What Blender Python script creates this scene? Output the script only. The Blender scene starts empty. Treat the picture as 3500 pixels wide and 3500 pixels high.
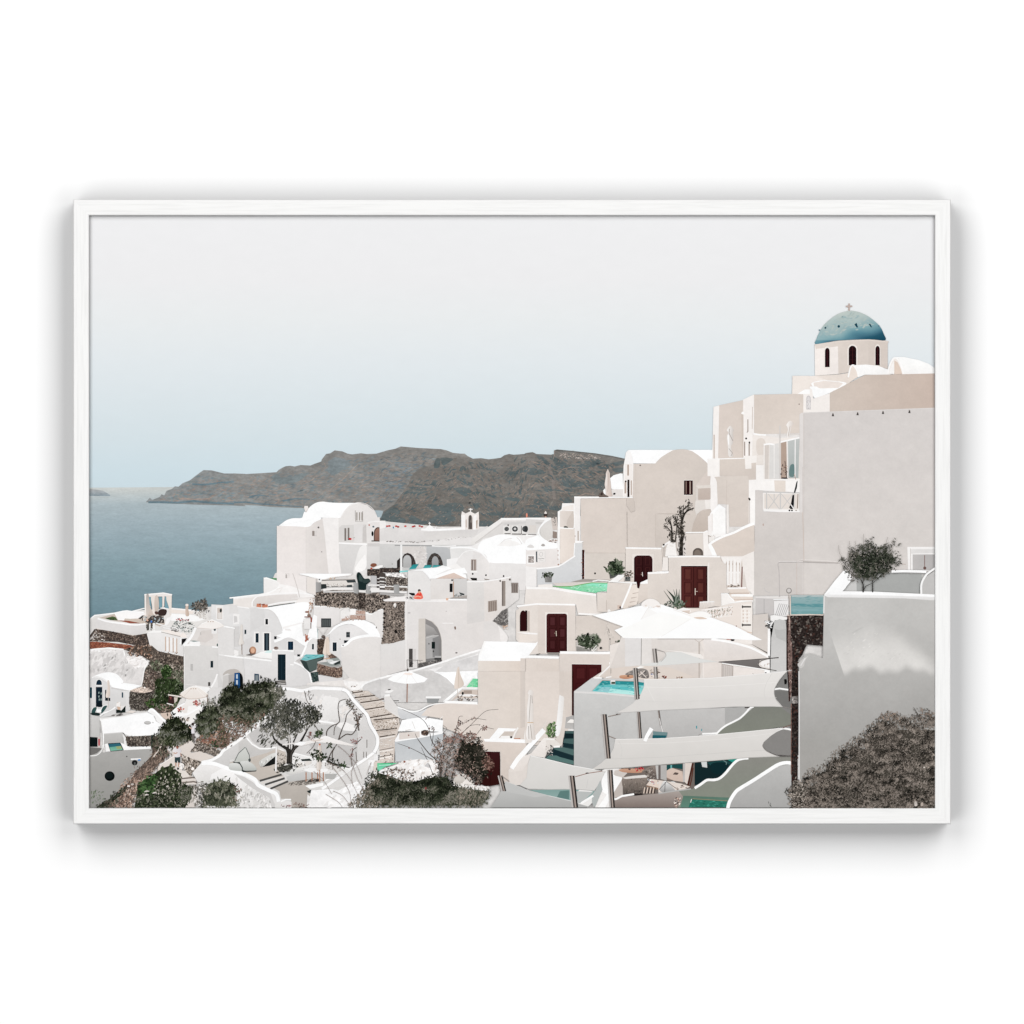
import bpy, math, random
from mathutils import Vector
random.seed(7)
scene = bpy.context.scene
col = scene.collection
MM = 0.00035                       # one photograph unit in metres
DEPTH = 0.0052                      # the print sits this far behind the frame's front
CAM_D = 8.0
PF = (CAM_D + DEPTH) / CAM_D

def lin(c):
    return c / 12.92 if c <= 0.04045 else ((c + 0.055) / 1.055) ** 2.4
ALB = 0.885                         # print white reflectance
def hexlin(h):
    h = h.lstrip('#')
    if len(h) == 3: h = ''.join(ch * 2 for ch in h)
    return tuple(lin(int(h[i:i + 2], 16) / 255) for i in (0, 2, 4))
_hc = {}
def HC(h):
    if h not in _hc: _hc[h] = hexlin(h)
    return _hc[h]

# ---------------------------------------------------------------- materials
def nodemat(name):
    m = bpy.data.materials.new(name); m.use_nodes = True
    nt = m.node_tree; nt.nodes.clear()
    out = nt.nodes.new('ShaderNodeOutputMaterial')
    return m, nt, out

def ink(name, layers, rough=1.0):
    """matt printed ink: colour attribute varied by procedural noises.
    layers = [(scale, stretch_x, stretch_y, amount, detail)]"""
    m, nt, out = nodemat(name)
    N = nt.nodes; L = nt.links
    bs = N.new('ShaderNodeBsdfDiffuse'); L.new(bs.outputs[0], out.inputs[0])
    at = N.new('ShaderNodeAttribute'); at.attribute_name = 'ink'
    cur = at.outputs['Color']
    tc = N.new('ShaderNodeTexCoord')
    for (sc, sx, sy, amt, det, rot) in layers:
        mp = N.new('ShaderNodeMapping'); mp.inputs['Scale'].default_value = (sx, 1, sy)
        mp.inputs['Rotation'].default_value = (0, math.radians(rot), 0)
        L.new(tc.outputs['Object'], mp.inputs[0])
        nz = N.new('ShaderNodeTexNoise'); nz.inputs['Scale'].default_value = sc
        nz.inputs['Detail'].default_value = det; nz.inputs['Roughness'].default_value = 0.6
        L.new(mp.outputs[0], nz.inputs['Vector'])
        mr = N.new('ShaderNodeMapRange')
        mr.inputs[1].default_value = 0.3; mr.inputs[2].default_value = 0.7
        mr.inputs[3].default_value = 1 - amt; mr.inputs[4].default_value = 1 + amt
        L.new(nz.outputs['Fac'], mr.inputs[0])
        vm = N.new('ShaderNodeVectorMath'); vm.operation = 'SCALE'
        L.new(cur, vm.inputs[0]); L.new(mr.outputs[0], vm.inputs['Scale'])
        cur = vm.outputs[0]
    L.new(cur, bs.inputs['Color'])
    return m
INK = {
 'smooth': ink('printed_sky_ink', [(40, 1, 2, .006, 2, 0)]),
 'plaster': ink('printed_plaster_ink', [(24, 1, 1, .04, 4, 20), (90, 1, 1.3, .022, 3, 40), (420, 1, 1, .018, 1, 0)]),
 'rough': ink('printed_rough_plaster_ink', [(60, 1, 1.6, .10, 4, 35), (260, 1, 1, .05, 2, 0)]),
 'sea': ink('printed_sea_ink', [(22, 1, 5, .055, 4, -6), (110, 1, 4, .05, 3, -4), (420, .7, 2, .05, 2, 0)]),
 'hill': ink('printed_hill_ink', [(26, 1, 1.6, .16, 6, 35), (120, 1, 2.2, .17, 4, -20), (330, 1, 1.5, .10, 2, 30)]),
 'stone': ink('printed_stone_ink', [(420, 1, 1.3, .55, 2, 0), (60, 1, 1, .15, 2, 0)]),
 'leaf': ink('printed_leaf_ink', [(300, 1, 1, .20, 2, 0)]),
 'plain': ink('printed_ink', [(60, 1, 1, .015, 3, 0)]),
 'wood': ink('printed_wood_ink', [(300, 4, .6, .10, 2, 0)]),
}

# ---------------------------------------------------------------- print painter
X0, X1, Y0, Y1 = 300, 3200, 732, 2768
CELL = 6
GW = (X1 - X0) // CELL + 2; GH = (Y1 - Y0) // CELL + 2
grid = [[0] * GW for _ in range(GH)]
STEP = 0.000010
SUBS = []                           # (name, label, ink, verts, cols, faces)
cur = None
TX, TY, TS = 0, 0, 1
def T(ox, oy, size=500):            # the tile that the following numbers are measured in
    global TX, TY, TS
    TX, TY, TS = ox, oy, size / 1932.0
def S(name, label=None, ink='plaster'):
    global cur
    cur = dict(name=name, label=label, ink=ink, v=[], c=[], f=[])
    SUBS.append(cur)
def clip(poly):
    def cl(p, ins, inter):
        o = []
        for i in range(len(p)):
            a = p[i - 1]; b = p[i]
            ia, ib = ins(a), ins(b)
            if ib:
                if not ia: o.append(inter(a, b))
                o.append(b)
            elif ia: o.append(inter(a, b))
        return o
    for ax, lim, sg in ((0, X0, 1), (0, X1, -1), (1, Y0, 1), (1, Y1, -1)):
        if not poly: return poly
        if all((q[ax] - lim) * sg >= 0 for q in poly): continue
        poly = cl(poly, lambda q: (q[ax] - lim) * sg >= 0,
                  lambda a, b: tuple(a[k] + (b[k] - a[k]) * (lim - a[ax]) / (b[ax] - a[ax]) for k in (0, 1)))
    return poly
def level(poly, raise_=True):
    xs = [q[0] for q in poly]; ys = [q[1] for q in poly]
    a = int((min(xs) - X0) / CELL); b = int((max(xs) - X0) / CELL)
    c = int((min(ys) - Y0) / CELL); d = int((max(ys) - Y0) / CELL)
    m = 0
    for j in range(c, d + 1):
        m = max(m, max(grid[j][a:b + 1]))
    m += 1
    if raise_:
        for j in range(c, d + 1):
            for i in range(a, b + 1): grid[j][i] = m
    return m
def tone(c):
    k = cur['ink']
    if k in ('plaster', 'rough', 'plain'):
        o = []
        for v in c:
            g = max(v, 0) ** .4545
            if g > .4: g += .19 * (1 - g) * g * min(1, (g - .4) / .2)
            o.append(g ** 2.2)
        return tuple(o)
    if k == 'leaf':
        g = c[0] * .33 + c[1] * .5 + c[2] * .17
        return tuple((v * .68 + g * w * .32) * .82 for v, w in zip(c, (1.08, .99, .90)))
    if k == 'wood':
        g = (c[0] + c[1] + c[2]) / 3
        return tuple((v * .84 + g * w * .16) * .9 for v, w in zip(c, (1.05, .98, .92)))
    return c
def add(poly, cf, lev=None, raw=False):
    """poly in photograph units, cf(x,y) -> linear colour"""
    poly = clip(poly)
    if len(poly) < 3: return
    if lev is None: lev = level(poly)
    y = DEPTH - lev * STEP
    n = len(cur['v'])
    for q in poly:
        cur['v'].append(((q[0] - 1750) * MM * PF, y, (1750 - q[1]) * MM * PF))
        cur['c'].append(tone(cf(*q)))
    cur['f'].append(tuple(range(n, n + len(poly))))
def colf(c, poly):
    """'#a' flat, '#a:#b' top to bottom, '#a>#b' left to right, '#a/#b' diagonal"""
    for sep in ':>/':
        if sep in c:
            a, b = c.split(sep); a = HC(a); b = HC(b)
            xs = [q[0] for q in poly]; ys = [q[1] for q in poly]
            x0, x1, y0, y1 = min(xs), max(xs), min(ys), max(ys)
            def f(x, y):
                if sep == ':': t = (y - y0) / max(y1 - y0, 1e-6)
                elif sep == '>': t = (x - x0) / max(x1 - x0, 1e-6)
                else: t = ((y - y0) / max(y1 - y0, 1e-6) + (x - x0) / max(x1 - x0, 1e-6)) / 2
                t = min(1, max(0, t))
                return tuple(p + (q - p) * t for p, q in zip(a, b))
            return f
    a = HC(c)
    return lambda x, y: a
def pts(s):
    v = [float(t) for t in s.split()] if isinstance(s, str) else list(s)
    return [(TX + v[i] * TS, TY + v[i + 1] * TS) for i in range(0, len(v) - 1, 2)]
def smooth(p, closed=True, k=4):
    o = []; n = len(p)
    rng = range(n) if closed else range(n - 1)
    for i in rng:
        if closed: a, b, c, d = p[i - 1], p[i], p[(i + 1) % n], p[(i + 2) % n]
        else: a, b, c, d = p[max(i - 1, 0)], p[i], p[i + 1], p[min(i + 2, n - 1)]
        for j in range(k):
            t = j / k
            o.append(tuple(0.5 * (2 * b[m] + (c[m] - a[m]) * t + (2 * a[m] - 5 * b[m] + 4 * c[m] - d[m]) * t * t
                     + (3 * b[m] - a[m] - 3 * c[m] + d[m]) * t ** 3) for m in (0, 1)))
    if not closed: o.append(p[-1])
    return o
def P(c, s):                        # polygon
    p = pts(s); add(p, colf(c, p))
def C(c, s):                        # smooth closed shape
    p = smooth(pts(s)); add(p, colf(c, p))
def hx(*stops):                     # colour from stops (t, '#rrggbb')
    st = [(t, HC(c)) for t, c in stops]
    def f(t):
        if t <= st[0][0]: return st[0][1]
        for (a, ca), (b, cb) in zip(st, st[1:]):
            if t <= b:
                k = (t - a) / (b - a); return tuple(p + (q - p) * k for p, q in zip(ca, cb))
        return st[-1][1]
    return f
def MG(s, fn, n=24, sm=False):      # polygon cut into cells and shaded by fn(x, y) in tile units
    p = pts(s) if not sm else smooth(pts(s))
    lev = level(clip(list(p)))
    xs = [q[0] for q in p]; ys = [q[1] for q in p]
    x0, x1, y0, y1 = min(xs), max(xs), min(ys), max(ys)
    g = lambda x, y: fn((x - TX) / TS, (y - TY) / TS)
    def half(poly, ax, lim, sg):
        o = []
        for i in range(len(poly)):
            a, b = poly[i - 1], poly[i]
            ia, ib = (a[ax] - lim) * sg >= 0, (b[ax] - lim) * sg >= 0
            if ia != ib:
                t = (lim - a[ax]) / (b[ax] - a[ax]); o.append((a[0] + (b[0] - a[0]) * t, a[1] + (b[1] - a[1]) * t))
            if ib: o.append(b)
        return o
    for j in range(n):
        ya, yb = y0 + (y1 - y0) * j / n, y0 + (y1 - y0) * (j + 1) / n
        row = half(half(p, 1, ya, 1), 1, yb, -1)
        if len(row) < 3: continue
        for i in range(n):
            xa, xb = x0 + (x1 - x0) * i / n, x0 + (x1 - x0) * (i + 1) / n
            c = half(half(row, 0, xa, 1), 0, xb, -1)
            if len(c) >= 3: add(c, g, lev)
def R(c, x0, y0, x1, y1):           # rectangle
    P(c, (x0, y0, x1, y0, x1, y1, x0, y1))
def E(c, x, y, rx, ry=None, a0=0, a1=360):
    ry = ry or rx; n = 22
    p = pts([k for i in range(n + (a1 - a0 < 360)) for k in
        (x + rx * math.cos(math.radians(a0 + (a1 - a0) * i / n)), y - ry * math.sin(math.radians(a0 + (a1 - a0) * i / n)))])
    add(p, colf(c, p))
def A(c, x0, y0, x1, y1, ysp):      # door or window with an arched head springing at ysp
    p = [x0, y1, x0, ysp]
    for i in range(1, 12):
        t = math.pi * (1 - i / 12)
        p += [(x0 + x1) / 2 + (x1 - x0) / 2 * math.cos(t), ysp - (ysp - y0) * math.sin(t)]
    p += [x1, ysp, x1, y1]
    P(c, p)
def stroke(p, w, w2):
    l, r = [], []
    for i, q in enumerate(p):
        a = p[max(i - 1, 0)]; b = p[min(i + 1, len(p) - 1)]
        dx, dy = b[0] - a[0], b[1] - a[1]; d = math.hypot(dx, dy) or 1
        ww = (w + (w2 - w) * i / max(len(p) - 1, 1)) / 2
        l.append((q[0] - dy / d * ww, q[1] + dx / d * ww)); r.append((q[0] + dy / d * ww, q[1] - dx / d * ww))
    return l, r
def L(c, w, s, w2=None, sm=False):  # line of a width, as separate quads
    p = pts(s)
    if sm: p = smooth(p, False)
    w *= TS; w2 = w if w2 is None else w2 * TS
    l, r = stroke(p, w, w2)
    p2 = [q for q in l + r]
    f = colf(c, p2)
    q0 = clip(l + r[::-1])
    if len(q0) < 3: return
    lev = level(q0)
    for i in range(len(p) - 1):
        add([l[i], l[i + 1], r[i + 1], r[i]], f, lev)
def inside(x, y, p):
    c = False; j = len(p) - 1
    for i in range(len(p)):
        xi, yi = p[i]; xj, yj = p[j]
        if (yi > y) != (yj > y) and x < (xj - xi) * (y - yi) / (yj - yi) + xi: c = not c
        j = i
    return c
def F(s, n, size, pal, asp=2.2, ang=None, spread=180, base=None, jit=.15, lit=0, edge=.5, at=None):
    """n small marks (leaves, stones, tufts) scattered in a region; lit > 0: the lighter colours
    of the palette gather towards the top left"""
    p = pts(s)
    leafy = cur['ink'] == 'leaf'
    if base:
        mx = sum(k[0] for k in p) / len(p); my = sum(k[1] for k in p) / len(p)
        pb = [(mx + (k[0] - mx) * .9, my + (k[1] - my) * .9) for k in p]
        add(pb, colf(base, pb))
    q = clip(list(p))
    if len(q) < 3: return
    if at is None:
        lev = level(q); SP_ = 2.5
        for j in range(2): level(q)
    else: lev = at; SP_ = 1.5
    xs = [k[0] for k in q]; ys = [k[1] for k in q]
    x0, x1, y0, y1 = min(xs), max(xs), min(ys), max(ys)
    pal = [HC(c) for c in pal.split()]
    cl = [(random.uniform(x0, x1), random.uniform(y0, y1), random.uniform(-1, 1)) for _ in range(max(4, min(n // 25, 36)))]
    k = 0; tries = 0
    while k < n and tries < n * 30:
        tries += 1
        x, y = random.uniform(x0, x1), random.uniform(y0, y1)
        if not inside(x, y, p): continue
        k += 1
        sz = size * TS * random.uniform(.55, 1.35)
        if leafy: x += random.gauss(0, edge * sz); y += random.gauss(0, edge * sz)
        a = math.radians(random.uniform(0, 360) if ang is None else ang + random.uniform(-spread, spread))
        dx, dy = math.cos(a) * sz / 2, -math.sin(a) * sz / 2
        wx, wy = -dy / asp, dx / asp
        if lit:
            near = min(cl, key=lambda g: (g[0] - x) ** 2 + (g[1] - y) ** 2)
            t = .5 + lit * (.5 - .5 * ((x - x0) / (x1 - x0 + 1e-6) * .4 + (y - y0) / (y1 - y0 + 1e-6) * 1.6)) + near[2] * .34 + random.gauss(0, .15)
            c = pal[int(min(.999, max(0, t)) * len(pal))]
        else: c = random.choice(pal)
        m = 1 + random.uniform(-jit, jit)
        c = tuple(min(.97, v * m) for v in c)
        w = random.uniform(.6, 1.1)
        add([(x - dx, y - dy), (x - dx * .2 + wx * w, y - dy * .2 + wy * w), (x + dx, y + dy), (x + dx * .2 - wx, y + dy * .2 - wy)],
            lambda a_, b_, c=c: c, lev + random.uniform(0, SP_))
def X(c, w, x, y, h, arm=None):     # small cross
    L(c, w, (x, y, x, y + h)); a = arm or h * .3
    L(c, w, (x - a, y + h * .33, x + a, y + h * .33))

def TUFT(s, n, r, per, size, pal, asp=2.4, sq=.75, lit=.9):
    """overlapping clumps, back to front, each lit from above and dark underneath"""
    p = pts(s); xs = [k[0] for k in p]; ys = [k[1] for k in p]; c = []
    while len(c) < n:
        x, y = random.uniform(min(xs), max(xs)), random.uniform(min(ys), max(ys))
        if inside(x, y, p): c.append(((x - TX) / TS, (y - TY) / TS))
    c.sort(key=lambda q: q[1])
    q0 = clip(list(p)); lv = level(q0); H = min(24, n)
    for _ in range(H): level(q0)
    for n_, (x, y) in enumerate(c):
        rr = r * random.uniform(.6, 1.3)
        g = []
        for i in range(9):
            a = 2 * math.pi * i / 9; k = rr * random.uniform(.8, 1.15)
            g += [x + k * math.cos(a), y + k * sq * math.sin(a)]
        F(g, per, size, pal, asp, 80, 75, lit=lit, at=lv + H * n_ / n)
LU, LD = 4.05, 2.63
# ================================================================ sky, sea, far coast
S('sky', 'pale printed sky fading from light grey to soft blue', 'smooth')
T(0, 0, 1932)
SK = [(730,'#eeeeef'),(950,'#ececed'),(1090,'#e8ebec'),(1230,'#e2e8eb'),(1370,'#dbe4e8'),(1500,'#d4e0e5'),(1620,'#cdddE4'),(1700,'#cadae1')]
for (a, ca), (b, cb) in zip(SK, SK[1:]): R(ca + ':' + cb, 296, a, 3204, b)
S('sea', 'blue grey sea reaching a hazy horizon', 'sea')
SE = [(1664,'#cacdca'),(1690,'#bdc5c6'),(1720,'#acb9be'),(1780,'#a1b1b8'),(1850,'#95a8b0'),(1930,'#879ea6'),(2010,'#7c949d'),(2100,'#728d97'),(2300,'#6b8690')]
P('#c6cac8', '296 1667 1200 1660 1200 1670 296 1672')
for (a, ca), (b, cb) in zip(SE[0:], SE[1:]): R(ca + ':' + cb, 296, a + 3, 1400, b + 3)
# ---------------------------------------------------------------- far coast
S('far_island', 'low hazy tip of land at the left end of the horizon', 'hill')
T(300, 1450)
P('#a7a8a8:#8f9da5', '-40 850 100 862 200 878 250 905 300 938 290 948 150 948 -40 946')
S('headland', 'long grey brown headland dropping to the sea', 'hill')
HB = '765 1030 820 970 850 1000 950 960 975 925 1010 940 1040 880 1110 855 1150 820 1200 825 1250 780 1350 740 1420 685 1480 640 1530 605 1640 610 1800 650 1932 650'
P('#8f9394>#8b8c8b', HB + ' 2080 655 2080 1082 1932 1075 1500 1065 1000 1045')
T(800, 1500)
P('#8d8d8b>#85827e', '-6 455 150 465 560 440 590 410 640 380 680 362 740 355 800 365 880 345 1010 352 1060 330 1150 300 1160 270 1215 200 1270 190 1330 152 1430 165 1500 195 1560 205 1680 190 1750 200 1880 195 2032 150 2132 130 2202 100 2432 120 2732 135 2802 150 2892 185 2992 195 3047 195 3082 225 3152 260 3152 1200 1932 945 900 915 500 900 300 880 -6 870')
# soft rock bands: warm ledges and blue grey hollows
F('600 450 1200 330 1400 200 1932 240 2300 200 2800 230 2900 400 1932 900 900 880 100 850 20 560', 900, 70, '#8a8f90 #7f898c #93908c #8f8a85 #86898a', 5, 8, 25, jit=.03)
F('560 480 1150 380 1320 260 1900 300 2300 300 2500 500 1932 880 900 880 100 850 20 700', 330, 80, '#7b868a #758287 #818889', 4, 14, 30, jit=.04)
F('40 500 560 480 1150 480 1500 500 1932 400 2300 500 1932 860 900 860 100 840 20 600', 420, 52, '#9d8f86 #a29288 #988d86', 6, 12, 24, jit=.04)
P('#838b8e:#7c8689', '1240 300 1330 240 1450 260 1500 300 1560 340 1440 400 1370 460 1290 480 1220 420 1250 360')
P('#80898b', '480 500 560 460 620 510 740 500 900 460 1010 440 860 560 700 600 560 590')
for s in ('1190 320 1215 360 1150 420', '1500 480 1330 620 1250 700', '1640 330 1500 470 1400 560', '1100 480 1000 560 900 600', '700 620 560 680 400 700', '1650 640 1820 560 1932 520', '1850 640 1700 700 1560 740'):
    L('#9c9189', 12, s, 4)
for s in ('0 840 160 835 300 855 480 868 640 880 900 895', '640 820 800 790 1000 800', '200 770 320 740 460 760'):
    L('#6b7f88', 22, s, 10)
T(300, 1450)
F('1000 1000 1250 800 1530 640 1932 680 1932 1060 1100 1030', 170, 60, '#7d8e94 #768a92 #84908f', 5, 6, 18, jit=.03)
F('900 1010 1250 820 1600 680 1932 700 1932 1040 1100 1020', 120, 48, '#a08f85 #a59186 #9a8f89', 5, 10, 20, jit=.03)
L('#6d828b', 26, '800 1030 1000 1030 1200 1035 1400 1015 1600 1035 1932 1050', 24)
L('#6f848d', 22, '1380 790 1550 800 1750 770 1932 760', 16)
L('#a9958a', 14, '1200 985 1400 990 1600 985 1690 930', 8)

T(1300, 1500)
F('0 250 280 160 700 200 700 350 480 420 380 560 240 760 120 880 0 900', 260, 60, '#7f7f7d #8b857f #74797a #918983 #6e787c', 4, 15, 35, jit=.03)
F('0 300 400 300 600 380 400 500 300 640 100 700 0 700', 60, 80, '#6f7e84 #75828a', 5, 5, 14, jit=.03)
for q in ('60 260 160 330 300 330 420 300', '40 420 180 400 320 460', '120 560 240 520 340 540', '500 240 560 300 640 320'): L('#9b9089', 9, q, 4)

S('near_cliff', 'darker nearer cliff with layered ledges and a landslip scar', 'hill')
T(1300, 1500)
NC = '-20 1130 0 1060 40 960 180 870 230 800 290 720 380 590 400 510 450 450 520 400 640 350 720 340 740 260 800 245 860 255 960 260 1100 240 1220 262 1330 255 1430 270 1500 262 1590 250 1640 215 1700 200 1760 210 1900 200 1932 185 2012 175 2062 200 2292 210 2307 150 2332 140 2492 155 2832 190 3062 225 3222 260 3300 280 3300 900 2500 1300 1400 1350 0 1250'
P('#7f7c78:#6b6863', NC)
F(NC, 900, 60, '#7c7771 #77726c #827c76 #6f6f6d #858079', 3, 20, 60, jit=.04)
D1, D2 = '#646b6b', '#5b6769'
for s in ('730 270 790 260 790 330 770 380 710 380', '800 250 900 250 960 270 880 330 830 350 805 300', '1040 400 1090 355 1140 410 1060 430',
          '1010 520 1100 520 1140 560 1230 570 1200 625 1150 610 1060 560', '1100 460 1180 470 1180 510 1120 490', '650 580 740 555 780 590 740 610 660 610',
          '420 560 520 595 640 600 640 620 500 612 420 590', '380 635 520 640 620 660 520 685 420 670', '300 710 400 700 520 695 660 680 560 720 470 740 400 715 300 740',
          '970 660 1060 640 1160 650 1200 690 1160 740 1120 760 1040 720', '1230 700 1330 700 1460 730 1540 770 1500 775 1360 740 1240 730',
          '620 860 800 870 900 850 1050 850 1100 900 1080 960 950 960 930 1020 850 1000 760 990 700 940 600 890', '1230 900 1250 830 1290 860 1290 920',
          '40 990 160 900 260 950 240 1020 330 1060 300 1110 100 1130 10 1080', '330 1000 420 1010 560 1080 640 1070 800 990 1000 1040 960 1090 870 1130 740 1140 700 1110 560 1130 330 1130 400 1080',
          '1300 300 1400 370 1540 430 1540 445 1400 400 1330 370', '1650 420 1760 430 1900 380 2100 400 2190 440 2100 470 1900 440 1760 480 1660 460',
          '1640 780 1760 770 1850 800 1820 830 1700 810', '1400 980 1640 960 1700 990 1600 1010 1400 1010', '1310 1090 1460 1080 1500 1140 1420 1175 1310 1150'):
    C(D1 + ':' + D2, s)
T(1800, 1500)
for s in ('130 220 220 240 300 320 380 360 520 370 640 380 560 410 400 400 260 340 180 290', '330 220 380 240 480 300 600 350 700 340 860 300 930 340 800 400 640 390 480 370 380 340',
          '0 420 120 410 180 440 100 480 0 460', '200 640 320 620 330 690 260 700', '370 670 600 665 640 690 560 700 400 690', '440 500 560 520 700 560 760 590 700 630 560 640 460 600',
          '800 590 900 600 1010 640 1000 680 860 640', '940 350 1080 330 1260 290 1270 330 1120 380 980 400', '120 790 240 830 300 880 180 880 100 850',
          '40 860 200 890 400 880 500 900 420 950 240 920 60 910', '700 300 900 320 940 300 860 290', '940 580 1020 560 1040 640 960 640', '640 470 760 480 860 520 740 540', '0 920 150 960 200 1020 100 1040 0 1000',
          '420 780 560 790 600 830 500 850', '1120 400 1260 380 1270 430 1180 440'):
    C('#666c6c:#5e696b', s)
T(1300, 1500)
F('60 1000 250 800 420 560 640 420 1000 330 1500 330 1900 300 2300 250 3100 300 3200 700 2400 1200 1300 1150 100 1080', 620, 44, '#5b6769 #56656a #63696a #606c6e', 4.5, 0, 32, jit=.06)
F('60 1000 250 800 420 560 640 420 1000 330 1500 330 1900 300 2300 230 3100 290 3200 700 2400 1200 1300 1150 100 1080', 800, 34, '#938279 #8f8179 #9b897f #887d76', 4, 28, 40, jit=.06)
T(1800, 1500)
P('#857e79', '240 350 310 390 360 480 375 560 370 680 390 800 350 820 330 640 330 540 290 420')
for s in ('420 470 480 400 560 380 700 370', '640 480 700 520 760 540 860 520', '160 560 240 500 300 480', '60 640 120 580 220 590', '420 640 520 700 620 710', '680 760 780 720 900 740', '80 300 160 330 240 340', '900 440 980 480 1030 470'):
    L('#97877d', 14, s, 6)
F('430 160 600 190 980 230 980 270 640 260 420 240', 60, 26, '#b5a79e #c4b6ac #a39891', 3, 10, 40, jit=.05)
F('640 240 980 245 980 270 640 265', 26, 30, '#d6cbc4 #c9bdb5', 4, 0, 10)
F('420 200 570 210 570 270 420 250', 18, 26, '#cfc3bc #bcb0a7', 3, 45, 30)
T(1300, 1500)
for reg, an in (('420 560 640 420 1000 330 1050 600 700 900 240 1000 60 1080 230 800', 38), ('1060 300 1500 330 1640 700 1500 1100 1200 900 1040 520', -48), ('1640 260 1932 250 2040 700 1900 1100 1560 1100 1660 600', 62), ('2010 260 2500 240 2560 600 2400 1000 2100 900 2040 500', -40), ('2480 230 3150 300 3000 560 2600 700', -25)):
    F(reg, 70, 60, '#8a7f78 #857b74 #90847c', 6, an, 24, jit=.03); F(reg, 70, 70, '#5f6a6c #666e6d #586568', 4, an, 28, jit=.04)
T(1800, 1500)
L('#6a6a67', 8, '375 150 560 160 900 195 1280 262', 6)
L('#8f8781', 14, '370 150 365 220 350 270', 10)
# ================================================================ the village, far houses first
S('village_slope', 'whitewashed slope between the houses', 'rough')
T(0, 0, 1932)
P('#e4dfdc:#cfccc9', '308 2122 420 2104 480 2096 660 2098 706 2075 900 2050 940 1960 1300 1780 1500 1800 1900 1800 1960 1780 2150 1650 2440 1600 2460 1450 2700 1450 2800 1360 3200 1300 3200 2768 300 2768')
S('vaulted_house', 'tall white house with a barrel vaulted roof above the sea')
T(800, 1500)
P('#f0ecea:#e2ddda', '390 1830 470 1850 570 1900 640 2010 390 2010')
P('#5f8a68', '440 1838 570 1838 570 1880')
P('#fdfdfc', '395 1832 430 1828 590 1880 610 1895 560 1898 440 1850 395 1860')
P('#e6deda:#ece5e2', '565 1148 980 1160 960 1800 960 2030 565 1900')
P('#e0d9d5>#d8d1cd', '945 1170 1160 1050 1380 1040 1250 1800 945 1800')
P('#f0ecea:#efe9e6', '1165 1040 1385 1040 1385 1370 1420 1800 1250 1800 1190 1200')
P('#e7e2df:#dedad7', '1380 1040 1420 1020 1470 930 1560 860 1650 842 1760 875 1850 950 1890 1040 1925 1030 1925 1080 2000 1080 2000 1400 1780 1400 1755 1400 1380 1370')
C('#fefefe', '590 1148 640 1110 700 1070 780 1048 880 1045 920 1020 940 980 1000 900 1080 845 1170 828 1250 838 1400 845 1600 845 1640 848 1560 870 1490 920 1450 980 1405 1040 1300 1042 1160 1040 1150 1060 1060 1105 980 1162 800 1155 600 1150')
L('#ece6e3', 8, '1410 1040 1440 985 1490 915 1560 862 1650 842 1760 868 1850 945 1892 1040', sm=True)
P('#e9e2de', '930 885 975 885 982 915 965 960 940 960 925 915'); P('#d9cfcb', '945 960 980 910 982 925 955 975')
P('#fdfdfd', '925 960 960 970 930 1030 900 1040')
R('#e2dbd7', 960, 1165, 985, 1700)
R('#8d8580', 1032, 1215, 1062, 1282); R('#cfc8c4', 1062, 1215, 1095, 1285); R('#dcd6d3', 1075, 1222, 1088, 1270)
E('#5a5350', 1115, 1170, 12); E('#7b7470', 1158, 1492, 7)
L('#8a8480', 7, '1600 945 1605 1090 1700 1090 1700 955')
for x in (1612, 1648, 1680): R('#9d9792', x, 970, x + 20, 1078)
R('#efeae7', 1632, 965, 1646, 1085); R('#efeae7', 1668, 965, 1680, 1085)
P('#d3cfcc', '1420 1140 1740 1130 1755 1370 1380 1365 1385 1180'); P('#dedad8', '1580 1130 1700 1130 1690 1370 1590 1370')
R('#77716d', 1458, 1180, 1480, 1345); R('#77716d', 1502, 1175, 1524, 1335); R('#c7c2bf', 1480, 1180, 1500, 1345)
P('#c4bfbc', '1700 1170 1745 1130 1750 1370 1700 1370'); L('#6d6763', 5, '1572 1310 1596 1305')
E('#b3272c', 1532, 1322, 22, 14); E('#e7c9c4', 1562, 1325, 12); E('#5e2a28', 1515, 1330, 10, 7)
P('#d6d3d1:#cecbc9', '1385 1385 1755 1400 2000 1400 2000 1680 1760 1720 1600 1790 1420 1790 1385 1560')
L('#f8f6f5', 20, '1385 1375 1500 1382 1755 1392')
C('#edeae8:#e2dfdc', '1660 1440 1740 1400 1755 1500 1740 1700 1720 1800 1580 1790 1610 1600')
C('#f7f4f2', '1700 1560 1740 1540 1745 1700 1640 1760 1600 1700')
L('#f2efed', 16, '1765 1105 1850 1090 1935 1090')
E('#a8553f', 1785, 1138, 10); E('#5b6a72', 1840, 1160, 14, 12)
E('#15191b', 1828, 1252, 14, 34)
A('#5a4a44', 1845, 1165, 1960, 1350, 1250); A('#8d7064:#80655a', 1857, 1180, 1950, 1348, 1262)
L('#4f4743', 14, '1815 1348 1950 1350'); R('#c9c5c3', 1765, 1380, 2000, 1420)
R('#a8a19d', 680, 1790, 702, 1840); L('#c4bdb9', 5, '675 1780 725 1780 725 1840')

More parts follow.
